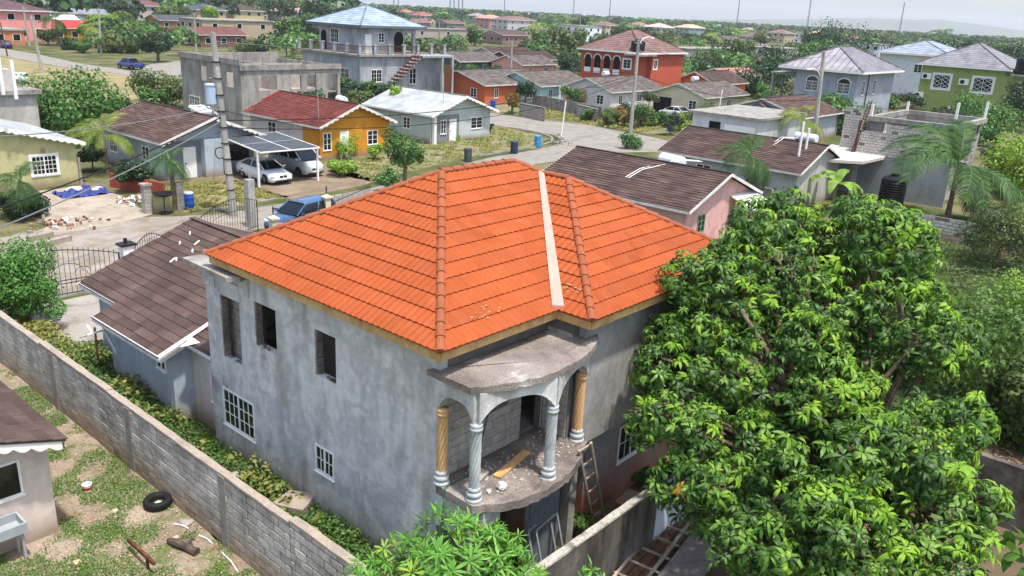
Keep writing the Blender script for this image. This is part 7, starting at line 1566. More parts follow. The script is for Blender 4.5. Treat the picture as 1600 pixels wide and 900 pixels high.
tree_px('bush', 'small potted shrub by the white roofed house step', (712, 220), (712, 209), 8, L_LIME, nleaf=400, size=.16, cat='bush'); tree_px('bush', 'dark clipped bush at the corner of the white roofed house', (765, 207), (765, 192), 7, L_DARK, nleaf=400, size=.16, cat='bush')
tree_px('bush', 'low leafy bed of green plants right of the silver van', (535, 275), (535, 252), 32, L_LIME, nleaf=2200, size=.18, nlobes=10, flat=.5, cat='bush'); tree_px('bush', 'loose shrub at the roof edge beside the road', (605, 300), (605, 262), 22, L_GREEN, nleaf=1200, size=.17, cat='bush'); tree_px('bush', 'pale flowering shrub right of the mustard house window', (585, 250), (585, 222), 16, L_LIME, nleaf=900, size=.17, cat='bush')
tree_px('sapling', 'spindly sapling with lime leaves in the weeds by the blue grey bungalow', (262, 640), (245, 572), 11, L_LIME, nleaf=160, size=.14, trunk_r=.03, nlobes=4)
tree_px('bush', 'dark creeper climbing the pale corner of the blue grey bungalow', (293, 628), (293, 548), 14, L_GREEN, nleaf=1500, size=.1, flat=2.0, nlobes=8, cat='creeper')
tree_px('sapling', 'thin light green sapling before the pink gable', (1105, 370), (1105, 305), 20, L_LIME, nleaf=350, size=.16, trunk_r=.03, nlobes=6, flat=1.2)
tree_px('bush', 'green weeds bush on the red soil beside the lower wing wall', (1010, 755), (1010, 735), 30, L_WEED, nleaf=2000, size=.09, flat=.5, cat='bush'); tree_px('bush', 'weeds at the foot of the pillar under the balcony', (905, 840), (905, 800), 24, L_WEED, nleaf=1200, size=.09, flat=.6, cat='bush')

for k, (bx, by, tx, ty, hw, mt, lab) in enumerate(((110, 78, 110, 57, 15, L_DARK, 'dark shrub right of the royal palm at the upper left'), (128, 83, 128, 63, 13, L_GREEN, 'green shrub before the small yellow house'), (170, 82, 170, 62, 15, L_OLIVE, 'first olive shrub right of the double armed pole'), (190, 83, 190, 67, 14, L_OLIVE, 'second olive hedge shrub right of the double armed pole'), (208, 83, 208, 67, 14, L_OLIVE, 'third olive hedge shrub, beside the round dark tree'), (190, 66, 190, 18, 30, L_GREEN, 'large green tree behind the double armed pole'), (215, 64, 217, 26, 24, L_GREEN, 'large green tree left below the beige two storey house'), (158, 64, 152, 18, 24, L_LIME, 'lime green tree behind the leaning palm at the upper left'), (262, 70, 262, 46, 18, L_DARK, 'dark tree below the beige two storey house'), (318, 72, 320, 50, 16, L_GREEN, 'green tree between the slate and the tan roofs'), (385, 86, 385, 64, 24, L_OLIVE, 'olive bush above the left wall of the concrete shell'), (408, 88, 410, 62, 14, L_DARK, 'pointed dark bush above the concrete shell'), (30, 70, 34, 45, 12, L_DARK, 'dark bush before the pink two storey house'), (75, 70, 72, 42, 16, L_OLIVE, 'olive bush between tan house and royal palm'), (640, 128, 640, 110, 10, L_OLIVE, 'olive bush behind the ridge of the white metal roof'))):
    tree_px('garden_tree', lab, (bx, by), (tx, ty), hw, mt, nleaf=1500, size=.42, nlobes=9)
# --- palms
def frond_mesh(L_, nleaf, ll, rng, arch=1.2, start=.9, name='frond', mat=None, width=.05):
    V = []; Q = []; T = []; K = 12; pts = []; e = start; p = np.zeros(3)
    for k in range(K + 1):
        pts.append(p.copy()); p = p + np.array((cos(e), 0, sin(e))) * L_ / K; e -= arch / K * (1 + k / K)
    for i in range(K):
        a_, b_ = pts[i], pts[i + 1]; w0, w1 = .03 * (1 - i / K) + .008, .03 * (1 - (i + 1) / K) + .008; o = len(V); V += [a_ + (0, w0, 0), a_ - (0, w0, 0), b_ - (0, w1, 0), b_ + (0, w1, 0)]; Q.append((o, o + 1, o + 2, o + 3)); T.append(.9)
    for k in range(nleaf):
        f = .12 + .88 * k / nleaf; x = f * K; i = min(int(x), K - 1); c = pts[i] + (pts[i + 1] - pts[i]) * (x - i); d = (pts[i + 1] - pts[i]); d /= np.linalg.norm(d); l = ll * (sin(pi * (f * .86 + .1)) ** .6) * rng.uniform(.85, 1.1)
        for s in (-1, 1):
            out = np.array((0, s, 0)) * .85 + d * .55; out /= np.linalg.norm(out); m1 = c + out * l * .5 + (0, 0, -.02 * l); tip = c + out * l * .85 + np.array((0, 0, -.5 * l)); w = d * width * .8 / 2; o = len(V)
            V += [c - w * .6, c + w * .6, m1 + w, m1 - w, tip + w * .2, tip - w * .2]; Q += [(o, o + 1, o + 2, o + 3), (o + 3, o + 2, o + 4, o + 5)]; tt = rng.random(); T += [tt, tt]
    return np_mesh(name, np.array(V), np.array(Q), [mat], np.mod(T, .999))
def palm(label, base, crown, L_px, n, mat, rng, nleaf=26, ll=.32, trunk_r=.13, el=(-.3, 1.25), arch=1.3, name='palm_tree', width=.05, lean=True):
    a, b = at(*base); D = dist(a, b); h = max(height_at((a, b), *crown), .5); L_ = L_px / F_PX * sqrt(D * D + (CAM_H - h) ** 2); t = thing(name, label, 'palm', a, b)
    m = MB(); m.tube([(a, b, -.1), (a + .06 * h * .3, b, h * .4), (a, b, h)], [trunk_r * 1.5, trunk_r, trunk_r * .85], 9)
    for z in np.linspace(.3, h * .95, int(h * 4)): m.lathe([(trunk_r * 1.06, 0), (trunk_r * 1.1, .03), (trunk_r * .95, .06)], (a + .02, b, z), 8)
    part(m, 'trunk', BARK, t); meshes = [frond_mesh(L_, nleaf, L_ * ll, rng, arch, .0, mat=mat, width=width * L_ / 2.5) for _ in range(3)]
    for k in range(n):
        e = el[0] + (el[1] - el[0]) * ((k * .618) % 1); az = k * 2.399 + rng.uniform(-.2, .2); o = bpy.data.objects.new('frond', meshes[k % 3]); COL.objects.link(o); o.parent = t
        o.matrix_local = Matrix.Translation((0, 0, h)) @ Matrix.Rotation(az, 4, 'Z') @ Matrix.Rotation(-e, 4, 'Y') @ Matrix.Rotation(rng.uniform(-.3, .3), 4, 'X') @ Matrix.Scale(rng.uniform(.8, 1.1), 4)
    return t
palm('coconut palm with long drooping fronds over the block garden wall at the right', (1478, 348), (1490, 265), 122, 22, L_PALM, rg, nleaf=46, ll=.22, trunk_r=.16, el=(-.15, 1.45), arch=1.3)
palm('dense drooping green palm between the pink bungalow and the wide brown roof', seen(39.0, 12.7, 0)[:2], (1165, 243), 62, 24, L_PALM, rg, nleaf=26, ll=.34, el=(-.7, 1.3), arch=1.4, trunk_r=.13)
palm('yellowing coconut palm in front of the pale pole and white flat roofed house', (1247, 238), (1240, 188), 55, 15, L_PALMY, rg, nleaf=34, ll=.25, el=(-.2, 1.3), arch=1.7)
palm('feather palm with yellow green fronds beside the brown roofed blue grey bungalow', (168, 272), (172, 212), 58, 14, L_PALMY, rg, nleaf=30, ll=.28, el=(0, 1.35), arch=1.3, trunk_r=.1)
palm('short palm with a bushy head above the satellite dish', (272, 328), (268, 250), 40, 18, L_PALM, rg, nleaf=26, ll=.36, el=(-.5, 1.2), arch=1.1, trunk_r=.13)
palm('bushy fan of palm leaves in front of the yellow green bungalow', (40, 342), (40, 282), 46, 18, L_PALM, rg, nleaf=26, ll=.36, el=(-.6, 1.2), arch=1.1)
palm('small palm before the cream bungalow porch', (1105, 202), (1108, 172), 30, 10, L_PALM, rg, nleaf=22, ll=.3, el=(0, 1.3), arch=1.5)
palm('small palm before the coral orange bungalow', (716, 145), (713, 122), 17, 10, L_PALM, rg, nleaf=18, ll=.35, el=(-.4, 1.2), arch=1.3)
palm('tall dark royal palm at the upper left beside the dark bush', (92, 72), (85, 30), 26, 14, L_PALM, rg, nleaf=18, ll=.35, el=(-.5, 1.2), arch=1.3, trunk_r=.3, width=.1)
palm('palm with hanging yellow fronds behind the pole at the upper left', (150, 75), (148, 42), 26, 12, L_PALMY, rg, nleaf=18, ll=.35, el=(-.7, 1.1), arch=1.3, trunk_r=.2, width=.1)
palm('palm left of the tall grey villa', (448, 95), (448, 72), 22, 11, L_PALM, rg, nleaf=18, ll=.35, el=(-.1, 1.2), arch=1.2, width=.1)
palm('palm tuft before the mustard roof beside the shell', (607, 275), (605, 285), 14, 8, L_PALM, rg, nleaf=14, ll=.4)
palm('palm with thin grey fronds among the trees right of the grey villa', (1472, 92), (1465, 62), 30, 12, L_PALM, rg, nleaf=18, ll=.3, el=(0, 1.3), width=.1); palm('palm beside the blue roofed far house on the ridge of trees', (1115, 75), (1117, 58), 20, 10, L_PALMY, rg, nleaf=16, ll=.35, width=.12); palm('pale palm before the far grey row house', (835, 62), (835, 42), 16, 11, L_PALMY, rg, nleaf=16, ll=.4, el=(-.6, 1.2), width=.14); palm('palm among dark trees right of the grey green bungalow roofs', (1435, 138), (1435, 124), 16, 9, L_PALM, rg, nleaf=16, ll=.35, width=.1)
# banana plant: a few broad leaves
def banana(label, base, top, rng):
    a, b = at(*base); h = height_at((a, b), *top); t = thing('banana_plant', label, 'banana plant', a, b); m = MB(); m.tube([(a, b, 0), (a, b, h * .45)], [.14, .1], 9); part(m, 'stem', M('banana stem', ['#7a7f45', '#8f8f56'], grain=.1), t)
    for k in range(8):
        L_ = h * .62; V = []; Q = []; T = []; e = 1.25 - .06 * k; p = np.zeros(3); K = 9
        for i in range(K + 1):
            f = i / K; w = .34 * (sin(pi * min(1, f * .9 + .08)) ** .7); V += [p + (0, w, -.08 * w * 3), p, p - np.array((0, w, .08 * w * 3))]; p = p + np.array((cos(e), 0, sin(e))) * L_ / K; e -= .2 + .02 * i
        for i in range(K): o = 3 * i; Q += [(o, o + 1, o + 4, o + 3), (o + 1, o + 2, o + 5, o + 4)]; T += [rng.random()] * 2
        me = np_mesh('leaf', np.array(V), np.array(Q), [L_LIME], T); o = bpy.data.objects.new('leaf', me); COL.objects.link(o); o.parent = t; o.matrix_local = Matrix.Translation((0, 0, h * .42)) @ Matrix.Rotation(k * 2.4, 4, 'Z') @ Matrix.Rotation(-.1 + .25 * (k % 3), 4, 'Y')
banana('banana plant with broad torn leaves by the pale porch slab', seen(46.8, 9.9, 0)[:2], (1295, 235), rg)

# --- ground cover
def cover(name, poly, n, hgt, size, mat, rng, thresh=None, scale=.8, density=None):
    poly = np.array(poly, float); lo, hi = poly.min(0), poly.max(0); pts = []
    while len(pts) < n:
        q = lo + (hi - lo) * rng.random((4000, 2)); ins = np.zeros(len(q), bool); j = len(poly) - 1
        for i in range(len(poly)):
            c = ((poly[i, 1] > q[:, 1]) != (poly[j, 1] > q[:, 1])) & (q[:, 0] < (poly[j, 0] - poly[i, 0]) * (q[:, 1] - poly[i, 1]) / (poly[j, 1] - poly[i, 1] + 1e-9) + poly[i, 0]); ins ^= c; j = i
        q = q[ins]
        if thresh is not None:
            v = np.sin(q[:, 0] * 1.7 * scale + 1.3) * np.cos(q[:, 1] * 1.3 * scale) + .6 * np.sin(q[:, 0] * 3.9 * scale + q[:, 1] * 3.1 * scale) + .5 * np.cos(q[:, 1] * 6.1 * scale - q[:, 0] * 5.0 * scale) + rng.normal(0, .25, len(q)); q = q[v > thresh]
        pts.extend(q.tolist())
    P2 = np.array(pts[:n]); hh = hgt * (.62 + .2 * np.sin(P2[:, 0] * 2.3 + 1) * np.cos(P2[:, 1] * 1.9) + .25 * rng.random(n)) + .02; z = hh * rng.random(n) ** .7
    P = np.column_stack([P2, z + .01]); Nn = rng.normal(size=(n, 3)) * .5 + np.array((0, 0, 1)); V, Q = leaf_quads(P, Nn, size, rng, .55); V[:, 2] = np.maximum(V[:, 2], .012)
    me = np_mesh(name, V, Q, [mat], rng.random(n)); return single(me, name, None, kind='stuff')
cover('weeds', [(-1.55, -1.5), (.36, -1.0), (.36, 9.2), (.25, 11), (-1.55, 11)], 32000, .6, .095, L_WEED, rg)
cover('weeds', [(-1.55, 10.5), (.25, 10.8), (.25, 14.8), (.9, 17.5), (-.3, 18.5), (-1.55, 19)], 17000, .8, .12, L_WEED, rg)
cover('weeds', [(-1.5, -1.2), (.3, -.8), (.3, 9.2), (.2, 14.8), (-1.5, 20)], 2600, .95, .17, L_DRYW, rg, thresh=.2)
cover('tall_grass', [(-1.55, 14.5), (.6, 16), (.2, 21), (-1.55, 24)], 9000, .75, .14, L_DRYW, rg)
cover('grass', [(-1.8, 23), (-4.1, 15.5), (-4.1, 8), (-9, 8), (-9, 2), (-1.8, 2)], 42000, .055, .055, M_leaf('yard grass', ['#43661f', '#527828', '#668836', '#3c5b1c', '#778f48'], rough=.7, trans=.25), rg, thresh=-.05)
cover('fallen_leaves', [(-1.8, 23), (-4.1, 15.5), (-4.1, 8), (-9, 8), (-9, 2), (-1.8, 2)], 8000, .012, .05, M_leaf('dry fallen leaves', ['#b49e80', '#8d7050', '#c9b698', '#77603f'], rough=.8, trans=0), rg, thresh=None)
cover('leaf_litter', [(5, -3), (16, -10), (20, -6), (14, -2.3), (6, -2.3)], 3500, .02, .14, M_leaf('leaf litter', ['#7a5c42', '#947355', '#5c4530', '#a58a66'], rough=.8, trans=0), rg)
cover('scrub', [(15, -2.5), (22, -7), (43, -7), (43.5, 4.5), (30, 5), (18, 3)], 22000, .5, .16, L_OLIVE, rg, thresh=-.2)
cover('scrub', [(12.8, -1), (24, 0), (26, 9), (12.8, 5)], 9000, .5, .14, L_WEED, rg, thresh=-.2)
cover('rough_grass', [(27.2, 35.2), (41.4, 38.8), (54.0, 41.2), (56.4, 50), (50, 54), (40, 54), (37.2, 43), (28.5, 42)], 9000, .16, .2, L_DRYW, rg, thresh=.1)
cover('rough_grass', [(13.2, 34.2), (19.5, 34.4), (19.8, 41), (13.5, 41)], 7000, .2, .14, L_DRYW, rg, thresh=-.3)
cover('rough_grass', [(67, 39), (68.5, 50), (66.5, 58), (74, 58), (78, 52), (78, 40)], 5000, .2, .3, L_DRYW, rg)

# ================================================================== the town beyond: houses and trees to the horizon
FOOT = []   # footprints to keep trees out of (centre a, b, radius)
for o in list(bpy.data.objects):
    if o.parent is None and o.get('category') in ('house', 'building'): 
        BA = BASE.get(o.name)
        if BA: FOOT.append((BA[0], BA[1], 8.0))
FARMATS = {}
def far_house(px, py, w, d, h, kind, wall, roofc, label, turn=0.0, rh=None, wins=3):
    a, b = at(px, py); t = thing('far_house', label, 'house', a, b); wm = wallpaint(wall, .15); rm = M_boards('far roof ' + roofc, roofc, roofc, 3, .45, rough=.7)
    a0, a1, b0, b1 = a - w / 2, a + w / 2, b, b + d
    FOOT.append((a, b + d / 2, max(w, d) * .62))
    m = MB(); m.box(a0, a1, b0, b1, -.1, h); part(m, 'wall', wm, t)
    if kind == 'hip': hip_roof(t, a0 - .6, a1 + .6, b0 - .6, b1 + .6, h + .05, h + (rh or 2.2), rm, 6, fasc=TRIM)
    elif kind in ('gable_a', 'gable_b'): 
        gable_walls(t, a0, a1, b0, b1, h, h + (rh or 1.6), kind[-1], .5, wm); gable_roof(t, a0 - .5, a1 + .5, b0 - .5, b1 + .5, h + .05, h + (rh or 1.6) + .05, kind[-1], rm, 8)
    else: m = MB(); m.box(a0 - .3, a1 + .3, b0 - .3, b1 + .3, h, h + .3); part(m, 'roof_slab', CONC, t)
    for fl in range(1 if h < 4 else 2):
        for k in range(wins):
            u = b0 + d * (k + .5) / wins - .6; z = (h - 1.9) if fl == 0 else (h - 5.0); m = MB(); m.box(a0 - .06, a0 - .005, u - .1, u + 1.4, z - .1, z + 1.3); f_ = part(m, 'window', WHITE, t); m = MB(); m.box(a0 - .08, a0 - .061, u, u + 1.3, z, z + 1.2); part(m, 'pane', GLASS, f_)
            u = a0 + w * (k + .5) / wins - .6; m = MB(); m.box(u - .1, u + 1.4, b0 - .06, b0 - .005, z - .1, z + 1.3); f_ = part(m, 'window', WHITE, t); m = MB(); m.box(u, u + 1.3, b0 - .08, b0 - .061, z, z + 1.2); part(m, 'pane', GLASS, f_)
    return t
FH = [
 (22, 66, 16, 14, 6.6, 'hip', '#d98e86', '#5a4448', 'pink two storey house with dark hip roof at the upper left corner'),
 (2, 72, 9, 9, 3, 'flat', '#c27a4a', '#666666', 'orange wall house with pink gate posts at the left edge'),
 (58, 62, 10, 10, 3, 'gable_a', '#a58f70', '#4a3d3a', 'small tan house with dark roof behind the leaning pole'),
 (100, 48, 12, 10, 4.5, 'flat', '#8d9092', '#777777', 'grey flat roofed house behind the royal palm'),
 (118, 64, 10, 9, 2.8, 'gable_a', '#d3a832', '#a33d3a', 'small yellow house with red roof by the royal palm'),
 (85, 52, 14, 10, 3, 'gable_a', '#b9bcbc', '#d4d8da', 'house with bright white roof behind the yellow one'),
 (240, 33, 15, 13, 6.0, 'hip', '#b9aba0', '#6a4a44', 'beige two storey house with brown hip roof at the upper left'),
 (172, 12, 12, 10, 5.0, 'hip', '#cfc6be', '#cf8a74', 'pale house with salmon roof at the very top left'),
 (280, 47, 13, 10, 3, 'gable_a', '#b98a64', '#4a4c50', 'tan house with slate grey gable roof below the beige house'),
 (375, 64, 22, 12, 5.2, 'flat', '#a89880', '#8a8a8a', 'long tan flat roofed house with green door above the shell'),
 (332, 42, 12, 11, 6.2, 'hip', '#b5a27c', '#4c4f5c', 'tan two storey house with slate hip roof'),
 (390, 40, 14, 11, 6.0, 'hip', '#bfae84', '#4d3c3a', 'sand coloured house with dark brown hip roof'),
 (468, 40, 18, 12, 6.0, 'hip', '#a19a92', '#a58380', 'grey house with dusty rose hip roof left of the villa roof'),
 (270, 8, 18, 12, 4.5, 'hip', '#d8d3cc', '#d3a393', 'white house with pale pink roof near the top left'),
 (350, 74, 12, 9, 2.8, 'gable_a', '#a07a70', '#6a4640', 'low house with red brown roof behind the shell'),
 (430, 58, 16, 10, 3, 'gable_b', '#9a8a80', '#6d5a55', 'low house with weathered brown roof left of the tall villa'),
 (640, 30, 14, 12, 5.5, 'hip', '#b69288', '#9a6a60', 'pinkish house with brown roof right of the villa roof'),
 (660, 44, 12, 10, 3, 'gable_a', '#b08a80', '#7a5a54', 'low rose house behind the villa on the right'),
 (777, 45, 15, 12, 6.0, 'hip', '#b5817a', '#c48d78', 'rose two storey house with salmon hip roof in the middle distance'),
 (752, 38, 12, 10, 6.0, 'hip', '#aaa6a2', '#8f8684', 'grey two storey house left of the rose one'),
 (815, 48, 26, 12, 6.0, 'hip', '#b2b0ae', '#77605a', 'long grey two storey row house with brown roof'),
 (830, 32, 14, 10, 6.5, 'hip', '#b79a8c', '#c08a7c', 'far house with salmon roof above the long row house'),
 (735, 26, 12, 10, 6.5, 'hip', '#b9a8a0', '#a5807a', 'far house with mauve roof near the treeline'),
 (846, 30, 12, 10, 6.5, 'hip', '#c0a090', '#c7705a', 'far house with orange red roof near the treeline'),
 (905, 40, 10, 8, 5.0, 'gable_a', '#b57c50', '#a88a74', 'small ochre house below the far treeline'),
 (922, 66, 16, 12, 6.5, 'flat', '#d6dade', '#d0d4d8', 'white and blue two storey house with open roof terrace'),
 (1042, 62, 14, 12, 6.5, 'hip', '#a8a6a0', '#c9a89c', 'grey two storey house with pale pink hip roof in the distance'),
 (1088, 58, 22, 12, 6.0, 'hip', '#7d9590', '#c9a48c', 'teal walled house with sand coloured long roof'),
 (1232, 68, 15, 12, 6.2, 'hip', '#ab9a78', '#7d6460', 'tan two storey house with brown hip roof right of centre'),
 (1262, 68, 12, 11, 6.0, 'flat', '#d3d4d4', '#d0d0d0', 'white flat roofed house beside the tan one'),
 (1290, 66, 16, 12, 6.0, 'hip', '#cdb8ac', '#d3a495', 'house with pale salmon hip roof beside the white flat roofed one'),
 (1230, 92, 20, 12, 3.4, 'flat', '#bcbcb4', '#b0b0b0', 'low pale house with flat slab and dark window behind the grey villa'),
 (1378, 95, 10, 9, 6.0, 'flat', '#c6d0d4', '#c8d0d4', 'pale blue flat roofed house between dark trees'),
 (1405, 122, 12, 9, 2.8, 'gable_b', '#c6c8c0', '#6d5048', 'small white house with brown roof right of the grey villa'),
 (1430, 118, 10, 8, 3, 'gable_b', '#a9b79a', '#6d564e', 'pale green cottage with brown roof left of the olive green house'),
 (1365, 58, 10, 9, 5.5, 'hip', '#a88c84', '#8d6c66', 'far brown house among the lime green trees'),
 (1555, 66, 12, 9, 5.0, 'flat', '#cfc9bf', '#bdb8b0', 'pale far building above the trees at the right'),
 (700, 62, 40, 6, 3.6, 'flat', '#a0968c', '#99938a', 'long grey wall like flat building right of the villa terrace'),
 (1120, 92, 40, 8, 3.0, 'flat', '#8f8c88', '#8d8b86', 'long low block building right of the terracotta villa'),
 (1175, 58, 10, 8, 5.5, 'hip', '#a49a94', '#9a8a82', 'far grey house between treetops in the middle right'),
 (668, 38, 13, 10, 5.5, 'hip', '#b39a90', '#8f5a50', 'rose brown house with hip roof just right of the villa roof edge'),
 (712, 46, 13, 9, 3.2, 'gable_a', '#a89a90', '#6a5650', 'low taupe house with brown gable roof below the masts'),
 (742, 62, 14, 10, 3.2, 'gable_a', '#9c8880', '#5c4a46', 'low house with dark mauve gable roof before the grey two storey house'),
 (805, 70, 14, 10, 3.2, 'gable_a', '#b39488', '#57463f', 'low salmon house with dark roof under the long row house'),
 (868, 62, 13, 9, 3.2, 'gable_a', '#a8a49c', '#6d625c', 'low grey house with weathered roof left of the blue and white house'),
 (955, 54, 13, 10, 5.5, 'hip', '#b8a88c', '#7d5f55', 'tan far house with brown hip roof behind the terracotta villa'),
 (1005, 50, 12, 10, 5.5, 'hip', '#b0a49c', '#8d6e66', 'far house with rosy brown roof left of the pale pink hip roof'),
 (1150, 74, 14, 10, 3.4, 'gable_a', '#b5aca0', '#5f524c', 'low buff house with dark roof right of the long block building'),
 (1190, 74, 13, 10, 5.0, 'hip', '#a39a90', '#6d5a54', 'grey brown house with hip roof left of the tan two storey house'),
 (1340, 74, 13, 9, 5.0, 'hip', '#c4b8ac', '#8a7068', 'cream far house with brown hip roof above the broad dark tree'),
 (1500, 78, 14, 10, 5.0, 'hip', '#b8b0a4', '#7d6a62', 'buff far house with brown hip roof above the olive green house'),
 (1455, 74, 12, 9, 4.0, 'gable_a', '#a8b0a8', '#6a5f5a', 'pale green far house with grey brown roof above the olive green house'),
 (140, 40, 14, 10, 3.6, 'gable_a', '#b8b4ac', '#7f8488', 'pale far house with zinc roof above the yellow house'),
 (310, 20, 16, 11, 5.0, 'hip', '#c4b4a8', '#96605a', 'buff house with red brown roof near the top left'),
 (425, 28, 14, 10, 5.0, 'hip', '#b0a498', '#7a564e', 'buff far house with brown roof near the top left of the villa'),
 (1420, 100, 16, 8, 3.0, 'flat', '#c8ccc8', '#c0c4c0', 'low white building between the grey and olive green villas'),
]
for args in FH: far_house(*args)
for (bx, h, dd) in ((702, 36, 900), (708, 38, 900), (715, 38, 905), (721, 36, 905), (615, 42, 1000), (622, 42, 1000), (786, 38, 1100), (893, 40, 1100), (949, 40, 1100), (1148, 46, 1000), (1258, 52, 900), (1403, 44, 900)):
    p = at_dist(bx, 60, dd); mb = MB()
    for s in ((-.6, -.6), (.6, -.6), (0, .7)): mb.bar((p[0] + s[0] * 1.2, p[1] + s[1] * 1.2, 0), (p[0] + s[0] * .3, p[1] + s[1] * .3, h * .82), .22)
    for z in np.arange(3, h * .8, 3): w = 1.2 - .9 * z / (h * .82); mb.bar((p[0] - .6 * w, p[1] - .6 * w, z), (p[0] + .6 * w, p[1] - .6 * w, z + 2), .14); mb.bar((p[0] + .6 * w, p[1] - .6 * w, z), (p[0], p[1] + .7 * w, z + 2), .14)
    if bx == 1258: mb.lathe([(.5, 0), (1.6, .8), (1.6, 2.6), (.4, 3.4)], (p[0], p[1], h * .8), 12)
    single(mb, 'radio_mast', M('grey steel', ['#5c6166'], grain=.05, bump=0), 'thin steel mast rising above the far treeline' if bx != 1258 else 'far water tower with a round tank on a thin shaft', 'mast', p[0], p[1], group='masts on the far treeline' if bx != 1258 else None)
# trees: each one its own object, sharing a handful of crowns
def far_tree_mesh(rng, mat, R, Hh, nleaf, size, flat=.8, nl=7):
    V, Q, T, lobes = make_crown(rng, nl, R, Hh - R * flat * .85, nleaf, size, flat); V[:, 2] = np.maximum(V[:, 2], .05)
    K = 6; vs = []; 
    for z, r in ((-.1, .28), (Hh * .6, .14)):
        for k in range(K): vs.append((r * cos(2 * pi * k / K), r * sin(2 * pi * k / K), z))
    f = [(k, (k + 1) % K, K + (k + 1) % K, K + k) for k in range(K)]
    crown = np_mesh('crown', V, Q, [mat], T); trunk = np_mesh('trunk', np.array(vs), np.array(f), [BARK]); return crown, trunk
rf_ = np.random.default_rng(5)
FM = [(m_, far_tree_mesh(rf_, m_, R, Hh, 900, .62, fl)) for m_, R, Hh, fl in ((L_GREEN, 3.4, 6.2, .85), (L_DARK, 3.8, 6.8, .8), (L_OLIVE, 3.2, 5.6, .8), (L_LIME, 3.0, 5.4, .85), (L_GREEN, 2.6, 4.6, 1.0), (L_DARK, 4.6, 7.6, .65), (L_OLIVE, 4.0, 6.4, .7))]
KIND = {L_GREEN.name: 'mid green broad tree among the distant houses', L_DARK.name: 'dark green broad tree among the distant houses', L_OLIVE.name: 'dull olive tree among the distant houses', L_LIME.name: 'lime green tree among the distant houses'}
LOWHOUSE = [(a, b, r) for a, b, r in FOOT]
def blocked(a, b, r, D):
    for (x, y, q) in LOWHOUSE:
        if (a - x) ** 2 + (b - y) ** 2 < (q + r * .6) ** 2: return True
    return False
placed = []
FSEEN = [(*seen(x, y, 0)[:2], dist(x, y), q * .75 * F_PX / dist(x, y)) for x, y, q in FOOT if dist(x, y) < 700]
def hides(a, b, h, r):
    D = dist(a, b); q = seen(a, b, h); w = r * F_PX / D
    return any(f[2] > D and abs(f[0] - q[0]) < f[3] + w * .6 and q[1] < f[1] - 5 * 300 / max(D, 150) for f in FSEEN)
FARL = {}
cnt = 0; tries = 0
ROADPTS = [(50, 175), (50, 158), (50, 136), (50, 123), (52, 111), (50, 100), (60, 134), (69, 141), (48, 116), (45, 131), (40, 120), (35, 130), (42, 110), (38, 100), (32, 120), (30, 140), (36, 150)]
while cnt < 297 and tries < 40000:
    tries += 1
    px = rf_.uniform(-60, 1660); u = rf_.random(); hz = 14.7 + .0517 * (px - 800); py = hz + 13 + 70 * u ** 1.1
    a, b = at(px, py); D = dist(a, b)
    if D < 112 or D > 430: continue
    if 18 < a < 60 and 84 < b < 165: continue
    if any((a - x) ** 2 + (b - y) ** 2 < 8 ** 2 for x, y in ROADPTS): continue
    i = int(rf_.integers(len(FM))); m_, (cm, tm) = FM[i]; s = rf_.uniform(.8, 1.45) * (1 if D > 200 else .8)
    if blocked(a, b, 3.5 * s, D): continue
    if hides(a, b, 6.4 * s, 3.2 * s) and rf_.random() < .93: continue   # leave the houses behind it in view
    if any((a - x) ** 2 + (b - y) ** 2 < (2.6 * s) ** 2 for x, y in placed[-120:]): continue
    placed.append((a, b)); t = thing('far_tree', KIND[m_.name], 'tree', a, b, 0, rf_.uniform(0, 6.28), group=KIND[m_.name].split(' tree')[0] + ' trees beyond the near streets', local=True)
    for nm, me in (('crown', cm), ('trunk', tm)): o = bpy.data.objects.new(nm, me); COL.objects.link(o); o.parent = t
    t.scale = (s, s, s * rf_.uniform(.85, 1.15)); cnt += 1
# shrubs and small trees in the gardens between the nearer houses
gl = {0: 'green garden shrub between the nearer bungalows', 1: 'dark garden tree between the nearer houses', 2: 'olive garden shrub between the nearer bungalows', 4: 'small rounded green tree between the nearer houses'}
cnt = 0; tries = 0
while cnt < 120 and tries < 20000:
    tries += 1
    a, b = rf_.uniform(12, 165), rf_.uniform(-10, 120); D = dist(a, b)
    q = seen(a, b, 0)
    if q[2] < 45 or D < 62 or D > 160 or not (-20 < q[0] < 1620): continue
    if a < 34 and b < 60 or 56 < a < 68 and b > 20 or 34 < a < 57 and 33 < b < 56 or (18 < a < 60 and 84 < b < 165): continue
    if b < 42 and a < 62 and b > 3: continue
    if any((a - x) ** 2 + (b - y) ** 2 < (max(7.6, r)) ** 2 for x, y, r in FOOT): continue
    if any((a - x) ** 2 + (b - y) ** 2 < 9 for x, y in placed): continue
    i = (0, 1, 2, 4)[int(rf_.integers(4))]; m_, (cm, tm) = FM[i]; s = rf_.uniform(.3, .62); placed.append((a, b))
    t = thing('garden_tree', gl[i], 'tree', a, b, 0, rf_.uniform(0, 6.28), group=gl[i].split(' between')[0] + 's between the nearer houses', local=True)
    for nm, me in (('crown', cm), ('trunk', tm)): o = bpy.data.objects.new(nm, me); COL.objects.link(o); o.parent = t
    t.scale = (s, s, s * rf_.uniform(.8, 1.1)); cnt += 1
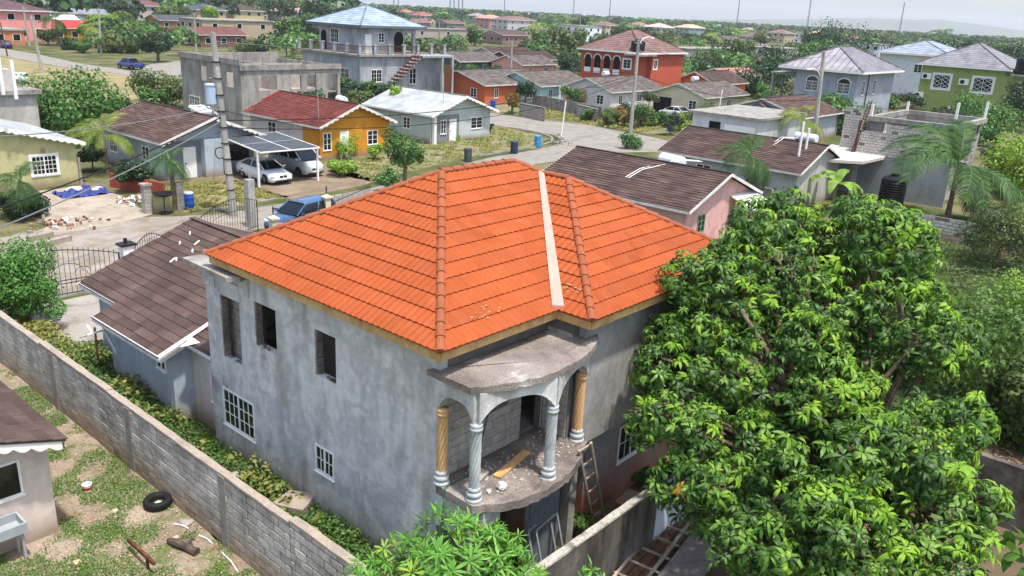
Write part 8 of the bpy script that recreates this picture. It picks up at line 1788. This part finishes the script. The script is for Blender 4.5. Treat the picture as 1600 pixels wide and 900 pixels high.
# the woods toward the horizon read as one mass
def far_wood(name, n, d0, d1, hmin, hmax, mats, seed, x0=-420, x1=2050, nq=26, k=.75):
    r = np.random.default_rng(seed); px = r.uniform(x0, x1, n); D = d0 * (d1 / d0) ** r.random(n); Vs = []; Fs = []; Ts = []; o = 0; mi = []
    for i in range(n):
        if D[i] < 700:
            a_ = atan2((px[i] - 800) / F_PX, 1.0); X, Y = D[i] * sin(a_) - OX, D[i] * cos(a_) - OY; A_, B_ = X * VA[0] + Y * VA[1], X * UA[0] + Y * UA[1]
            if blocked(A_, B_, 4, D[i]): continue
            if hides(A_, B_, hmax * .8, 3): continue
            if any((A_ - x) ** 2 + (B_ - y) ** 2 < 81 for x, y in ROADPTS) or (18 < A_ < 60 and 84 < B_ < 165): continue
        ang = atan2((px[i] - 800) / F_PX, 1.0 / cos(0)); x, y = D[i] * sin(ang), D[i] * cos(ang); H_ = r.uniform(hmin, hmax); R = H_ * r.uniform(.45, .75); d = r.normal(size=(nq, 3)); d /= np.linalg.norm(d, axis=1)[:, None]; d[:, 2] = np.abs(d[:, 2]) * .9 - .15
        P = np.array((x, y, H_ * .5)) + d * np.array((R, R, H_ * .5)); V, Q = leaf_quads(P, d, R * k, r, .8); V[:, 2] = np.maximum(V[:, 2], .1); Vs.append(V); Fs.append(Q + o); o += len(V); Ts.append(np.mod(r.random() + r.random(nq) * .25, 1)); mi.append(np.full(nq, r.integers(len(mats))))
    me = np_mesh(name, np.concatenate(Vs), np.concatenate(Fs), mats, np.concatenate(Ts), mi=np.concatenate(mi)); ob = bpy.data.objects.new(name, me); COL.objects.link(ob); ob['kind'] = 'stuff'; return ob
far_wood('far_wood', 1350, 170, 420, 3.5, 6.5, [L_GREEN, L_DARK, L_OLIVE, L_GREEN], 1, nq=170, k=.24)
far_wood('far_wood', 3700, 400, 900, 4.0, 7.5, [L_GREEN, L_DARK, L_OLIVE, L_DARK, L_LIME], 7, nq=60, k=.36)
far_wood('far_wood', 5200, 850, 2150, 6.0, 11.0, [L_GREEN, L_DARK, L_OLIVE], 2, nq=26, k=.6)
far_wood('far_wood', 420, 300, 800, 7, 15, [L_GREEN, L_DARK, L_OLIVE], 3, x0=-80, x1=560, nq=110, k=.34)

# ================================================================== the air
mt, t_, N, L, p_ = nodes_of('hazy air'); N.remove(p_); v = N.new('ShaderNodeVolumePrincipled'); v.inputs['Density'].default_value = .00013; v.inputs['Color'].default_value = (.92, .97, 1.0, 1); v.inputs['Anisotropy'].default_value = .0
L.new(v.outputs[0], N['Material Output'].inputs['Volume'])
mb = MB(); mb.box(-11000, 11000, -400, 9500, -1.7, 175)
o = bpy.data.objects.new('haze', mb.mesh('haze', mt)); COL.objects.link(o); o['kind'] = 'stuff'
